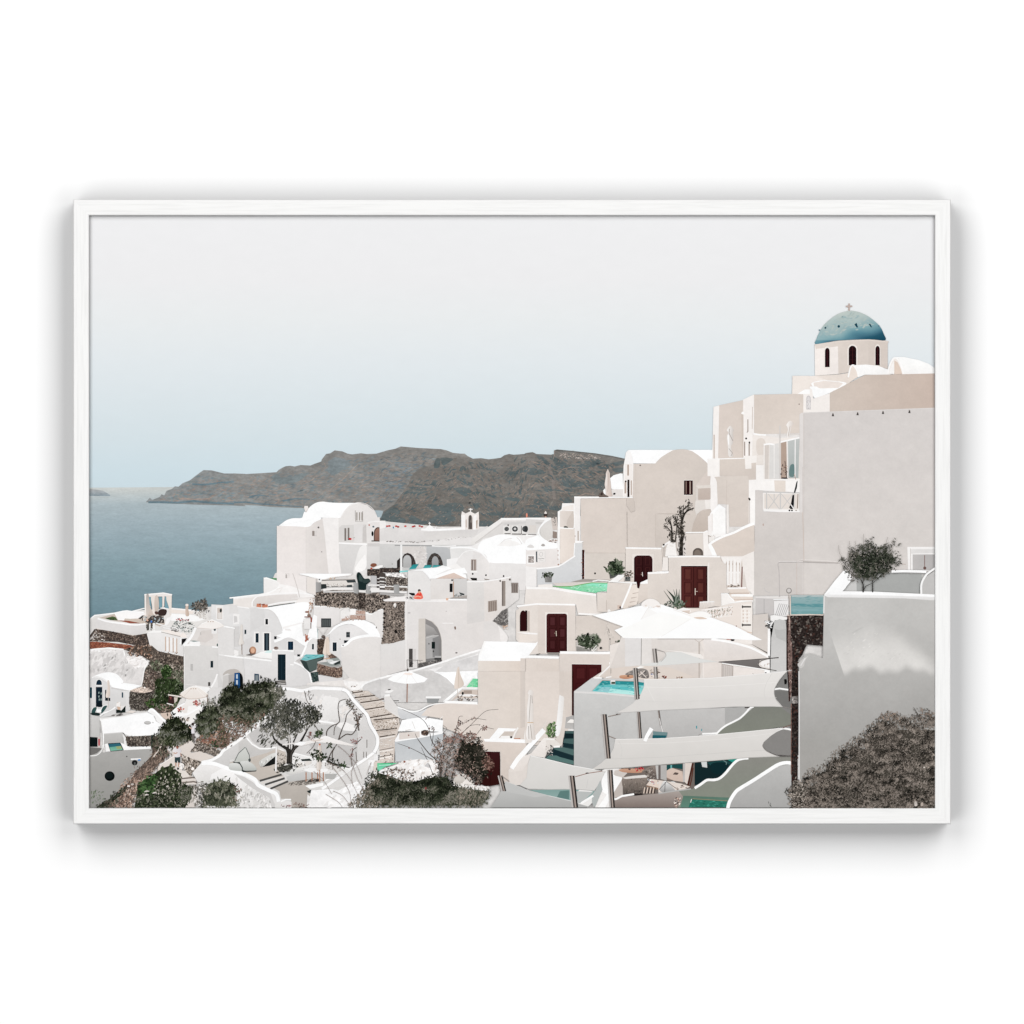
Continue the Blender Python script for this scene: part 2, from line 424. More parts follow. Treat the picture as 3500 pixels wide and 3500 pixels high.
S('terrace_row', 'long low white terrace building with parapet behind two dark arches')
T(1300, 1500)
P('#efebe9', '-10 1085 65 1085 75 1110 75 1200 -10 1200')
P('#e0dcda:#d5d1cf', '-10 1190 70 1170 560 1195 1300 1185 1420 1150 1300 1320 1200 1420 -10 1420')
P('#d9d5d3', '45 1180 240 1180 240 1350 45 1350'); P('#d3cfcd:#dbd7d4', '570 1230 1060 1205 1300 1200 1250 1300 600 1330')
L('#fcfcfb', 26, '540 1195 640 1205 900 1195 1080 1185')
P('#faf8f7', '540 1195 600 1180 690 1175 740 1188 740 1205 580 1212')
C('#faf9f8', '600 1195 620 1160 650 1140 685 1160 700 1195'); P('#f6f4f3', '550 1150 575 1190 560 1195'); P('#f6f4f3', '742 1145 738 1185 715 1190')
X('#f0edeb', 9, 650, 1098, 50)
for x, c in ((90, '#b8463d'), (120, '#a33a35'), (210, '#b4453e'), (235, '#9a3b36'), (330, '#c2564c'), (430, '#a83c37'), (450, '#983a35'), (520, '#b05048'), (550, '#a04a44')):
    E(c, x, 1150 + (x % 40) / 3, 16, 11)
for x, w, h, c in ((72, 8, 16, '#6f9fb8'), (165, 22, 22, '#3f7f9d'), (180, 8, 20, '#e7e5e4')): R(c, x, 1160, x + w, 1160 + h)
P('#cccac8:#c2c1c0', '-10 1375 200 1380 700 1395 1200 1380 1250 1400 930 1440 880 1700 600 1700 380 1740 200 1720 -10 1700')
P('#e5e1df', '-10 1345 260 1350 500 1380 860 1325 960 1300 1220 1300 1260 1400 1100 1400 600 1400 190 1390 -10 1385')
F('80 1345 270 1350 500 1355 780 1335 780 1352 500 1372 270 1368 80 1362', 50, 26, '#8b8683 #a39e9b #6f6a68 #c4bfbc', 2.2, 0, 30)
F('850 1320 960 1300 1220 1290 1220 1310 960 1330 850 1350', 30, 24, '#c0bbb8 #a9a4a1 #d6d2cf', 2, 0, 30)
P('#8f8f8f', '190 1400 600 1406 740 1405 740 1418 600 1418 190 1412'); L('#f1efee', 18, '680 1412 800 1425 900 1420 1000 1410')
P('#d2ccc8', '290 1420 600 1420 610 1700 500 1700 460 1600 290 1500')
F('440 1430 610 1420 610 1690 500 1700 450 1560', 60, 40, '#dad5d2 #cfcac7 #e0dcd9 #c5c0bd', 1.6, jit=.03)
P('#b9babb:#aaacad', '612 1418 870 1430 930 1470 930 1580 880 1590 880 1680 612 1690')
for x0, x1 in ((255, 470), (612, 832)):
    P('#3a3533' if x0 < 300 else '#46423f', (x0, 1690, x0 + 10, 1610, x0 + 35, 1560, x0 + 62, 1522, x0 + 105, 1505, x0 + 150, 1522, x0 + 185, 1560, x0 + 208, 1620, x1, 1690))
    F((x0 + 4, 1690, x0 + 14, 1610, x0 + 38, 1560, x0 + 65, 1526, x0 + 105, 1510, x0 + 148, 1526, x0 + 182, 1562, x0 + 204, 1620, x1, 1690), 90, 22, '#2b2624 #4d4541 #6b615b #3a3431 #574e49', 1.5)
A('#b6b6b6:#a6a6a5', 300, 1535, 410, 1700, 1610); A('#9fa0a1:#8b8d8e', 680, 1550, 768, 1690, 1620)
P('#2f2a28', '220 1610 270 1560 270 1740 220 1740'); R('#3a3330', -10, 1705, 270, 1765)
F('-10 1700 270 1700 270 1768 -10 1768', 70, 22, '#2b2523 #5d534d #3d3532 #756a63', 1.6)
R('#ecebea', 262, 1395, 290, 1800)
P('#2b7d80:#3f989a', '375 1725 430 1660 510 1652 465 1715'); P('#2b7d80:#55a9aa', '565 1705 590 1665 680 1665 660 1708'); P('#2b7d80:#55a9aa', '680 1700 705 1665 800 1670 740 1695')
P('#6fc0bf:#93d4d2', '250 1745 380 1735 365 1755 260 1765'); P('#f5f5f5', '560 1710 740 1700 820 1670 900 1690 700 1730 540 1730')
E('#6c6865', 157, 1652, 6)

S('bell_tower', 'small white belfry with an arched opening and a cross on top')
T(1300, 1500)
P('#ede7e3:#e5ddd8', '1068 1010 1078 955 1125 985 1190 958 1250 990 1300 960 1305 1080 1300 1200 1070 1200')
P('#f9f6f4', '1068 1010 1120 1005 1120 1200 1070 1200'); P('#f9f6f4', '1230 1010 1270 1005 1262 1200 1225 1200')
A('#8b847f:#736c67', 1162, 1005, 1215, 1195, 1050); C('#4e4b49', '1175 1020 1195 1010 1200 1060 1190 1080 1190 1150 1200 1190 1175 1170 1172 1100')
P('#c9bab0', '1125 1070 1142 1060 1145 1170 1128 1170'); P('#a89486', '1265 1080 1285 1070 1280 1180 1268 1180'); R('#e9dfd9', 1285, 1000, 1303, 1190)
C('#5d5450', '1185 1120 1205 1105 1210 1170 1195 1185'); X('#f6f3f1', 12, 1192, 915, 46, 26)

S('ramp_roof', 'white sloping parapet above a wall of air conditioners')
P('#e6e1de:#dedad7', '1200 1400 1590 1050 1932 1040 2130 1040 2100 1300 1400 1400')
P('#d7d3d0', '1590 1100 1640 1090 2100 1080 2040 1300 1560 1260 1240 1400 1260 1370')
P('#eeeae8:#e2deda', '1190 1400 1215 1310 1600 1045 1640 1050 1590 1110 1260 1360 1240 1400')
L('#fbfaf9', 26, '1595 1058 1932 1056 2120 1060'); L('#c8c3bf', 10, '1250 1375 1560 1150 1610 1110')
P('#cecbc9', '1640 1110 2100 1085 2080 1110 1640 1135')
for x, r in ((1668, 30), (1778, 38), (1915, 42)):
    R('#e5e2df', x - 45, 1145, x + 45, 1252); E('#37393a', x, 1190, r, r * .95); E('#6f7070', x, 1188, r * .6); E('#d6d3d1' if x == 1778 else '#4b4c4c', x, 1188, r * .38)
L('#4b4744', 10, '1640 1252 1720 1250'); L('#4b4744', 12, '1740 1256 1860 1258'); R('#5b5653', 1860, 1150, 1868, 1260); E('#3c3836', 1688, 1140, 9, 12); L('#3c3836', 10, '1870 1260 1932 1262')

S('domed_roofs', 'cluster of bright white low domed roofs')
P('#efecea', '920 1440 1220 1410 1300 1370 1360 1320 1560 1270 1940 1275 2100 1400 2200 1440 2200 1660 1430 1660 880 1700 880 1600 930 1580')
C('#fefefe', '1290 1430 1340 1350 1440 1310 1560 1265 1700 1268 1830 1300 1900 1380 2050 1400 2180 1440 2170 1500 2000 1560 1932 1650 1700 1640 1440 1630 1400 1540 1300 1480')
P('#f5f2f0', '1540 1410 1620 1350 1700 1330 1820 1370 1860 1400 1700 1420'); L('#d9d4d1', 9, '1800 1300 1840 1340 1870 1390', sm=True); L('#ddd8d5', 7, '1590 1380 1650 1330 1740 1315', sm=True)
P('#e3e1df', '930 1450 1100 1448 1240 1470 1100 1500 1030 1570 930 1580')
L('#fdfdfd', 20, '925 1440 1080 1430 1230 1450 1340 1510 1420 1620', sm=True)
P('#f3f1f0', '878 1590 1030 1570 1000 1640 900 1700 878 1700')

S('gabled_house', 'white house with a rounded gable and one tall narrow shuttered window')
P('#e6e3e1:#e2dddb', '1000 1640 1050 1550 1120 1490 1220 1478 1320 1510 1390 1570 1440 1640 1932 1650 1932 2000 1150 2000 1150 1800')
P('#dedad8>#e8e3e0', '1230 1480 1320 1510 1400 1590 1440 1640 1430 1850 1290 1800 1190 1760')
L('#f8f6f5', 9, '1040 1570 1110 1495 1220 1474 1320 1505 1400 1580 1440 1640', sm=True)
R('#f3f0ee', 1190, 1740, 1280, 1765); R('#a0948e', 1198, 1592, 1268, 1740)
R('#6f6560', 1208, 1600, 1222, 1732); R('#bdb3ad', 1222, 1610, 1240, 1732); R('#81766f', 1240, 1600, 1252, 1732)
P('#f4f1ef', '880 1700 1000 1640 1110 1730 1150 1775 1000 1790'); P('#fefefe', '1110 1700 1150 1770 1060 1790 900 1740')
for x, y in ((1220, 1783), (1395, 1800), (1628, 1812), (1708, 1858), (1582, 1875), (948, 1863)): E('#2f2b29', x, y, 11, 13)
P('#ebe7e4', '1150 1880 1450 1870 1700 1820 1730 1825 1730 1990 1150 1990'); L('#f7f5f3', 12, '1150 1880 1360 1885 1580 1850 1730 1820')
P('#151311', '1185 1835 1275 1838 1278 1870 1210 1868'); P('#8d8681', '1370 1845 1440 1855 1440 1865 1380 1862')
R('#8f8781', 1605, 1880, 1650, 1990); R('#8f8781', 1735, 1905, 1815, 1990)

S('stone_terrace', 'dark stone terrace with a balustrade below the arches', 'stone')
T(1300, 1500)
R('#e6e3e1', -10, 1765, 60, 1790); P('#e9e6e4', '55 1770 300 1770 360 1805 360 1845 55 1810')
R('#403a37', -30, 1775, 60, 1930); L('#d8d4d1', 12, '-10 1820 50 1825'); L('#d8d4d1', 12, '-10 1870 50 1875'); L('#d8d4d1', 12, '-10 1915 50 1920')
P('#57504b', '60 1810 360 1840 360 1932 60 1932')
F('60 1812 360 1842 360 1940 60 1940', 260, 24, '#2e2a28 #756c65 #958b83 #4a4440 #b3a99f #3a3532', 1.6)

S('white_arch_house', 'white cubic house with a canopy terrace beside the stone wall')
P('#ebe9e7>#e4e1df', '365 1740 560 1735 620 1800 665 1860 665 2000 365 2000')
P('#fdfdfd', '380 1735 800 1700 900 1690 1060 1780 1130 1790 1150 1880 1100 1870 980 1770 880 1810 760 1850 650 1850 600 1780 540 1740')
P('#e8e5e3', '700 1815 880 1730 1000 1700 860 1760 740 1800'); C('#fdfdfd', '640 1850 700 1820 860 1760 960 1770 860 1810 700 1850')
P('#d9c3b7:#cfb9ad', '660 1870 860 1800 970 1768 1100 1830 1180 1862 1130 1862 1060 1840 960 1870 800 1860')
P('#e2dedb:#ddd8d5', '660 1868 1000 1870 1150 1880 1150 2010 660 2010'); R('#141210', 915, 1905, 960, 1990); P('#a89890', '965 1880 975 1880 970 1932 960 1932')
# ================================================================ middle left
S('sea_terrace_house', 'long flat white house with roof terrace along the sea edge')
T(800, 1900)
P('#f2efed:#ece8e6', '395 300 470 310 600 350 640 520 390 560')
P('#f7f4f2:#eee9e6', '-10 560 240 520 400 490 560 440 600 370 760 400 940 470 1080 490 1060 560 1030 660 900 640 300 680 230 680 -10 660')
P('#e8e1dc', '-10 575 270 545 250 600 232 680 200 690 -10 655')
L('#fcfbfa', 18, '-60 556 0 550 250 520 400 505 520 460 600 410', sm=True)
L('#f9f7f5', 14, '420 510 620 490 850 480 1060 510'); L('#e2d9d3', 6, '560 440 640 420 600 480')
P('#e0d9d5:#d5cfcb', '240 660 250 600 290 555 340 530 560 515 830 505 850 560 1060 540 1060 600 800 640 450 690 300 670')
L('#faf8f7', 15, '240 670 245 600 300 540 380 525 600 500 850 490 1060 520', sm=True)
L('#f6f4f3', 22, '440 655 600 620 800 600 1050 590'); P('#3c4140:#646867', '450 665 620 640 800 615 815 640 620 665 450 690')
P('#c4806a', '300 630 360 632 360 680 295 672'); P('#c4806a', '372 640 445 645 445 692 368 680'); F('305 626 440 640 440 655 305 640', 14, 24, '#8c4b3c #a35f4d #6d3a30', 2)
R('#d8d0ca', 850, 590, 1000, 610); P('#efe9e5', '820 600 860 560 1040 560 1040 610 840 640')
L('#c9c1bc', 8, '775 230 800 300 850 470 865 545'); L('#e9e4e1', 12, '760 560 900 555')

S('courtyard_house', 'white house with rounded end and small dark windows and door below the terrace')
P('#dedcdb:#d8d6d5', '-300 640 -10 655 200 690 215 680 400 690 520 750 600 860 640 1000 700 1100 500 1250 -10 1320 -300 1200')
P('#d5d3d2', '215 690 400 700 410 900 215 1000'); L('#f6f4f3', 14, '-10 662 200 690')
P('#ece9e7', '-10 760 70 770 70 900 -10 905'); P('#c8c5c4', '0 790 40 800 45 870 0 885'); R('#cfccca', -10, 930, 70, 1200)
R('#eeebe9', 400, 820, 460, 915); R('#1d2426', 415, 832, 448, 905); P('#0d1114', '415 905 448 905 448 840 425 870')
R('#23333b', 138, 975, 162, 1032); R('#efecea', 262, 1000, 335, 1150); R('#1b2a33', 285, 1022, 325, 1145)
R('#efecea', 378, 1005, 490, 1250); R('#15232c', 398, 1020, 465, 1250); R('#48565e', 424, 1030, 446, 1245)
R('#14191c', 530, 1062, 562, 1100)
C('#fefefe', '300 686 440 680 700 640 980 615 1000 760 900 890 920 1100 900 1160 850 1140 740 1055 640 1080 560 1050 640 1010 600 860 530 750 450 705')
P('#f3efed', '640 940 760 910 920 870 920 885 760 930 650 965'); L('#fefefe', 12, '630 1000 760 1000 900 990'); P('#ebe7e5', '670 960 740 965 760 990 680 985')
P('#d4d1d0', '100 1150 160 1100 240 1070 240 1250 120 1310'); L('#e9e6e4', 6, '130 1060 200 1030')
C('#b78e78:#8f6a57', '205 1240 215 1210 245 1195 280 1210 292 1245 280 1295 245 1305 215 1290'); E('#d9a98f', 248, 1250, 26, 32); L('#4a3a32', 10, '208 1225 205 1260 220 1300')
P('#6b6562', '150 1310 220 1290 290 1290 230 1320')

S('blue_door_house', 'white house with a tall navy door and a blue framed window')
P('#e0dedd:#d6d3d2', '-10 1330 495 1370 495 1240 560 1235 790 1245 800 1400 780 1740 500 1720 -10 1700')
P('#f7f5f4', '-10 1240 90 1235 95 1300 -10 1290'); P('#f3f1ef', '240 1320 360 1265 500 1245 500 1360 340 1345'); P('#cfeae7', '400 1280 440 1250 500 1245 495 1280')
L('#faf9f8', 22, '-10 1330 200 1350 495 1385'); L('#faf9f8', 24, '510 1240 640 1240 790 1255')
C('#d7d4d3', '530 1130 590 1120 660 1090 740 1075 820 1110 880 1160 945 1190 900 1290 840 1310 790 1290 790 1240 550 1235')
L('#fefefe', 34, '530 1130 600 1105 670 1070 740 1062 830 1100 900 1150 960 1180', sm=True)
P('#fefefe', '735 1060 940 1060 965 1120 950 1190'); R('#eae7e6', 700, 1120, 795, 1245); R('#14293a', 712, 1130, 782, 1242); L('#2b4456', 5, '747 1130 747 1240')
P('#e6e4e3', '790 1310 880 1310 900 1340 800 1400'); R('#131719', 835, 1300, 872, 1328); P('#c2bdbb', '820 1380 870 1350 890 1380 860 1410')
R('#14242c', 578, 1300, 682, 1642); L('#22353e', 6, '630 1310 630 1635'); R('#e8e5e4', 682, 1300, 694, 1640)
P('#7d7a77', '540 1650 680 1640 690 1700 540 1700'); L('#4d4b49', 8, '540 1655 690 1680'); L('#4d4b49', 8, '545 1690 690 1700'); L('#bcb8b5', 10, '550 1672 680 1688')
L('#f5f3f2', 14, '740 1435 800 1440'); E('#8a7f79', 556, 1218, 32, 22); E('#6b5a52', 550, 1212, 16, 10)
P('#2f4558', '268 1555 330 1560 330 1650 268 1650'); R('#7b8285', 282, 1575, 318, 1650)
A('#b9b3ae', -100, 1490, 125, 1760, 1640); A('#0c1013', -20, 1540, 118, 1760, 1640)
P('#1f4f7c', '5 1545 75 1545 80 1750 5 1750'); R('#bfc9d2', 28, 1565, 50, 1620); R('#bfc9d2', 28, 1640, 50, 1700)
P('#dcdad9:#d6d3d2', '790 1400 850 1440 970 1530 1020 1640 1040 1740 780 1740'); L('#fdfcfc', 22, '790 1405 870 1440 965 1510 1000 1570 1030 1680 1060 1730', sm=True)

S('plunge_pool_terrace', 'small terrace with a plunge pool, dark stone wall and lounge chairs')
P('#dfdcdb', '970 1180 1000 1100 1060 1065 1120 1090 1120 1310 900 1330')
L('#fefefe', 24, '890 1330 940 1220 975 1130 1040 1075 1100 1090', sm=True); R('#e7e5e4', 1020, 1150, 1070, 1240); R('#10222c', 1030, 1162, 1055, 1235)
P('#4b4039', '1100 1100 1200 1095 1210 1300 1100 1300'); F('1100 1100 1200 1095 1210 1300 1100 1300', 90, 22, '#2a2320 #6b5b52 #857468 #3b312c', 1.5)
P('#74b3b6', '885 1370 950 1300 1190 1305 1180 1330 950 1385'); F('930 1310 1170 1312 1150 1335 920 1370', 18, 50, '#9acdd0 #5a9da2', 4, 0, 12)
P('#3a4745:#2c3836', '870 1370 950 1390 1190 1325 1180 1370 1100 1400 1090 1500 1000 1540 930 1480'); P('#55625f', '955 1395 1185 1335 1100 1400 1090 1495 1000 1530')
P('#5d4d46', '1240 1300 1355 1285 1355 1360 1250 1370'); F('1240 1300 1355 1285 1355 1360 1250 1370', 50, 22, '#3a2f2a #7b665b #8f7a6d', 1.5)
P('#8c908e', '1230 1360 1400 1340 1410 1440 1290 1470 1100 1410 1230 1400'); P('#2f3837', '1310 1410 1400 1385 1405 1420 1330 1445'); P('#c9cccb', '1220 1360 1300 1370 1330 1400 1240 1410'); P('#eceded', '1250 1415 1310 1390 1400 1380 1300 1430')
P('#7c6a60:#5f5048', '1100 1420 1370 1480 1435 1460 1430 1600 1370 1610 1100 1560')
F('1100 1430 1370 1490 1435 1475 1430 1600 1370 1610 1100 1560', 200, 24, '#8f7b6e #4a3d37 #a08c7f #6c5a50 #3a302b', 1.7)
L('#a3a19d', 14, '1100 1412 1290 1465 1435 1455')
P('#2e3d3b', '1010 1540 1110 1530 1120 1650 1040 1670'); F('1010 1540 1110 1530 1120 1650 1040 1670', 40, 24, '#475654 #1f2a29 #5c6a67', 2)
P('#d9d6d5', '1110 1570 1370 1615 1440 1610 1450 1740 1320 1740 1130 1700'); R('#8c8987', 1310, 1655, 1362, 1745); R('#5d5b5a', 1320, 1650, 1362, 1670)
P('#e9e6e4', '1030 1700 1190 1690 1220 1740 1040 1745'); L('#5c5a58', 16, '1030 1700 1130 1685'); L('#5c5a58', 16, '1070 1735 1190 1725')
C('#e9d9cc>#d9c7b9', '1205 1090 1230 1070 1250 1090 1270 1200 1285 1290 1240 1310 1175 1290 1190 1180'); L('#cbb8aa', 8, '1228 1090 1222 1290'); L('#8a7d74', 8, '1228 1290 1228 1370'); P('#c9a28d', '1185 1350 1270 1345 1260 1360 1190 1360')

S('vaulted_cottage', 'small white cottage with a shallow vaulted roof')
P('#e3e0df:#dad7d6', '1260 1010 1330 960 1420 920 1520 900 1640 930 1760 1000 1830 1060 1700 1100 1500 1200 1420 1400 1370 1340 1260 1270')
C('#fefefe', '1215 1060 1260 1010 1330 930 1430 880 1560 845 1720 850 1830 900 1900 960 1932 1060 1830 1060 1760 1020 1640 935 1520 900 1400 925 1320 975 1260 1030')
R('#272d30', 1482, 1005, 1530, 1075); L('#6d7376', 4, '1506 1005 1506 1075'); L('#6d7376', 4, '1482 1040 1530 1040'); R('#101a1f', 1452, 1115, 1510, 1150)
R('#ecebea', 1290, 1130, 1365, 1265); R('#15212a', 1303, 1142, 1355, 1258); L('#3b4a52', 4, '1328 1145 1328 1255')
E('#5b5552', 1180, 1068, 26, 22); F('1150 1060 1210 1060 1205 1095 1160 1095', 14, 20, '#6f6058 #4c443f', 2)

S('flat_block', 'plain white block with a louvred window under the stone wall')
P('#e6e2e0:#deD9d6', '1050 670 1270 670 1400 690 1420 830 1400 880 1280 940 1100 940 1050 880')
L('#fbfaf9', 16, '1060 668 1260 665 1400 688'); P('#e9e5e2', '1395 690 1490 665 1530 740 1540 810 1420 860 1400 860'); L('#c7c1bd', 7, '1400 870 1400 730 1470 680'); L('#fbfaf9', 14, '1400 690 1490 662 1520 700')
R('#3b3f40', 1150, 825, 1282, 942)
for x in (1168, 1195, 1222, 1250): R('#5f6464', x, 840, x + 14, 928)
P('#f5f2f0', '1530 700 1610 700 1610 780 1530 780'); P('#e9e5e2:#e1dcd9', '1735 740 1810 770 1932 700 2000 700 2000 1100 1932 1050 1850 890 1740 850')
L('#fdfdfc', 20, '1740 750 1810 770 1880 720 1990 690')
P('#b2958a', '1610 720 1735 725 1735 775 1610 770'); P('#b2958a', '1535 780 1735 785 1735 845 1535 830'); P('#b2958a', '1420 830 1540 815 1500 850 1420 860')
F('1420 830 1535 780 1610 720 1735 725 1735 840 1420 860', 80, 24, '#cdb5aa #9a7c71 #d9c8bf #8a6d63', 2, 90, 20)
P('#fbfafa', '1050 770 1100 800 1090 930 1110 1080 960 1080 1000 960 1020 900'); L('#cfcac7', 5, '1105 955 1170 1040'); L('#cfcac7', 5, '1240 955 1185 1040'); L('#a8c6c6', 5, '1105 960 1105 1080')
F('1000 570 1060 560 1040 700 990 780 950 760 990 690', 34, 28, '#9b7a67 #c09a86 #7a5f52 #b79f92', 2.2, 60, 50)
P('#e6e3e1', '920 830 1010 830 1010 965 925 965'); P('#8a4f3f', '1010 810 1030 815 1030 880 1010 870'); P('#6b5147', '1010 880 1022 890 1020 960 1010 960'); L('#7d4a3c', 12, '930 806 1020 806'); E('#7f6f66', 990, 785, 24, 18); E('#8f6c5d', 965, 740, 28, 12)
F('940 1040 980 1040 975 1130 940 1130', 10, 26, '#b36a4f #c98468 #8d5140', 1.8); P('#a06a57', '940 1060 975 1060 968 1110 945 1110')

S('balustrade_terrace', 'grey terrace with balustrade posts, umbrella and rubble stone retaining wall', 'stone')
P('#6b635d:#574f4a', '1070 480 1300 440 1600 450 1640 480 1740 500 1932 480 2010 500 2060 560 2060 700 1932 700 1820 760 1740 720 1600 700 1500 680 1400 690 1200 660 1070 650')
F('1070 480 1300 450 1600 460 1640 480 1740 500 1932 490 2050 520 2050 690 1932 700 1820 760 1740 720 1600 700 1500 680 1400 690 1200 660 1070 650', 900, 30, '#8b7f75 #a3968b #b9aba0 #7b7068 #5b524c #978a80', 1.7, 60, 70)
F('1080 490 1300 460 1600 470 1640 500 1740 510 1932 500 2040 540 2040 680 1932 690 1820 740 1740 700 1500 670 1200 650 1080 630', 300, 26, '#242220 #35302d #1b1a19 #47403b', 1.5, 110, 50)
R('#37312e', 1650, 490, 1735, 690); F('1650 490 1735 490 1735 700 1650 700', 80, 22, '#5d534c #2a2522 #776b62', 1.6)
S('balcony_furniture', 'white shade sail, railing and dark cushioned chair on the grey terrace', 'plain')
P('#e4dcd6', '960 270 1080 300 1080 520 960 480'); P('#ddd6d0', '1080 310 1560 300 1600 330 1600 400 1140 400')
P('#f3efec', '840 240 1100 235 1560 232 1540 260 1340 280 1200 310 1100 305 960 265'); C('#fefefe', '860 235 1000 232 1250 236 1540 236 1440 262 1290 275 1180 306 1080 290 960 262')
L('#6b6765', 12, '1120 325 1250 320 1600 315'); L('#757270', 10, '1140 405 1400 402 1560 398'); R('#2c3232', 1140, 372, 1220, 436)
F('1220 370 1470 360 1470 400 1220 405', 44, 26, '#f3f1ef #dcd5cf #a59d96 #c9c1ba', 2, 90, 50); F('1260 290 1340 285 1340 310 1260 312', 10, 22, '#d9c0ad #c7a78f', 2)
P('#3b4243', '1480 320 1600 320 1610 350 1500 355'); P('#40484a', '1490 385 1560 380 1560 425 1490 425')
P('#efebe8', '1170 435 1300 420 1560 415 1580 450 1300 450 1180 465'); P('#c9c6c4', '1180 465 1580 455 1590 480 1180 485')
P('#9d9c9b>#8a8988', '1080 350 1150 350 1150 470 1080 480'); P('#a6a6a5>#8f8f8f', '1575 355 1650 360 1640 500 1585 490'); P('#a6a6a5>#929291', '1740 370 1810 370 1800 500 1750 500'); R('#b9b8b8', 1810, 240, 1890, 375)
E('#efefee', 1135, 320, 24); E('#3c3a39', 1128, 312, 9)
C('#1e2d2c', '1620 280 1625 230 1650 215 1680 240 1720 300 1780 300 1800 340 1750 380 1740 445 1650 445 1640 370'); C('#3b4a48', '1660 250 1700 300 1690 340 1650 320'); C('#33413f', '1690 320 1770 310 1790 340 1720 360')
R('#3b3431', 1760, 175, 1960, 260); F('1760 175 1960 175 1960 260 1760 260', 60, 22, '#59504a #201d1b #7a6f66', 1.6); R('#3b3431', 1885, 240, 2000, 440)
L('#dedad6', 12, '1890 300 2010 300'); L('#cfcbc7', 12, '1890 345 2010 345'); L('#e9e6e4', 22, '1770 385 2010 390'); L('#d9d5d2', 16, '1790 450 2010 460'); P('#eae7e5', '1800 420 2010 425 2010 480 1810 480')
C('#7e5442', '1800 130 1820 100 1870 100 1885 125 1840 150'); C('#f1efed', '1840 160 1900 130 1960 120 1960 150 1880 170'); E('#b3553f', 1815, 165, 14, 12)
P('#e6e3e0', '1650 450 1740 455 1740 485 1650 480')

S('rounded_wall_house', 'blank white house wall with a rounded shoulder')
P('#e3dedb:#d9d4d0', '1410 1180 1500 1140 1580 1090 1700 1060 1932 1058 2060 1050 2060 1800 1932 1640 1700 1680 1560 1660 1430 1500')
L('#fdfdfd', 34, '1415 1190 1480 1170 1560 1100 1680 1065 1830 1050 1932 1060', sm=True); E('#4b4846', 1440, 1182, 9); E('#8b8683', 1400, 1100, 7)
L('#e0dbd8', 5, '1880 940 1880 960'); E('#7c7673', 1880, 945, 7, 14)

S('stepped_path', 'winding rubble steps between low white walls', 'rough')
P('#e9e3df:#dad4d0', '1430 1640 1530 1610 1660 1660 1932 1600 2060 1560 2060 2100 1600 2000 1500 1800 960 1740 960 1680')
P('#f4f1ef', '1560 1780 1640 1770 1700 1740 1740 1700 1932 1640 1640 1660 1440 1640 1460 1700')
F('1540 1790 1700 1770 1720 1820 1580 1830', 40, 26, '#6e625a #9b8d83 #524943 #b3a69c', 2, 0, 30)
for s in ('1560 1810 1700 1790', '1600 1860 1860 1835', '1620 1905 1932 1885'):
    L('#8d8178', 26, s); L('#544b45', 10, s)
F('1560 1860 1880 1840 1932 1932 1640 1932', 110, 30, '#a3968c #6c6058 #c9bdb4 #857970 #e0d7d0', 2.4, 5, 20)
F('1540 1720 1630 1700 1630 1720 1550 1740', 10, 24, '#8d8178 #6c6058', 2.5, 20, 10)
P('#d0cdcb:#c9c6c5', '1700 1700 1780 1660 1932 1610 2060 1600 2060 1932 1830 1900 1700 1800'); L('#fbfaf9', 24, '1670 1750 1720 1690 1800 1655 1932 1612 2040 1575', sm=True)

# ================================================================ middle
S('archway_house', 'large white house front with a deep rounded archway')
T(1300, 1900)
P('#e0dcda>#ded7d3', '320 600 890 600 900 580 1145 580 1145 330 1370 330 1720 290 1730 420 1660 700 1560 780 1500 860 1560 920 1680 1120 1330 1220 1000 1340 820 1400 500 1480 350 1500 0 1600 0 1180 320 1110')
P('#e6dfdb:#ddd5d0', '1365 335 1600 305 1720 280 1720 420 1680 680 1560 760 1470 850 1380 860'); P('#dedad7:#d5d0cd', '1145 335 1365 335 1375 860 1145 900')
C('#dcd7d4', '1370 880 1440 865 1520 890 1570 980 1590 1110 1500 1200 1380 1220 1360 1000'); C('#e9e4e1', '1555 920 1620 980 1680 1060 1670 1130 1590 1120 1580 1020')
L('#f9f7f6', 16, '1145 340 1370 338 1580 305 1725 275'); L('#fbfafa', 22, '60 585 330 590 880 595 900 575 1145 578')
P('#dedbd9:#d9d4d1', '0 1170 200 1150 330 1110 345 1500 0 1600')
P('#e9e5e2', '330 610 350 610 350 1480 330 1490')
P('#ccc4bc', '505 830 590 825 700 870 770 960 810 1080 815 1390 500 1460'); P('#8b8887:#777675', '595 830 680 870 750 940 790 1030 808 1120 808 1390 600 1440')
P('#aaa6a4:#8a8887', '600 900 700 950 760 1030 600 1060'); P('#a5a3a2', '605 1060 700 1040 770 1060 770 1340 605 1360'); P('#838282', '690 1090 770 1060 770 1330 690 1340')
L('#c9c6c4', 8, '600 1085 680 1060 770 1050'); R('#14201f', 678, 1135, 722, 1225); E('#4b4a49', 700, 1260, 10, 14); E('#5a5958', 642, 1160, 8, 12); R('#a9a7a6', 720, 1320, 805, 1345); R('#3f3f3f', 715, 1345, 805, 1372)
P('#5a5755', '500 1420 600 1400 815 1370 815 1405 680 1440 500 1478'); F('600 1395 810 1375 810 1400 620 1440', 30, 26, '#777371 #3c3a39 #8f8b88', 2)
R('#4b4846', 378, 1225, 428, 1470); F('380 1380 430 1375 430 1450 380 1455', 16, 24, '#2b2a29 #6c6865', 2); R('#cfcac7', 435, 1230, 470, 1400)
for x in (352, 490): L('#777371', 8, (x, 1370, x + 3, 1480))
L('#8a8683', 7, '350 1372 520 1380 560 1378'); L('#8a8683', 6, '510 1380 580 1450')
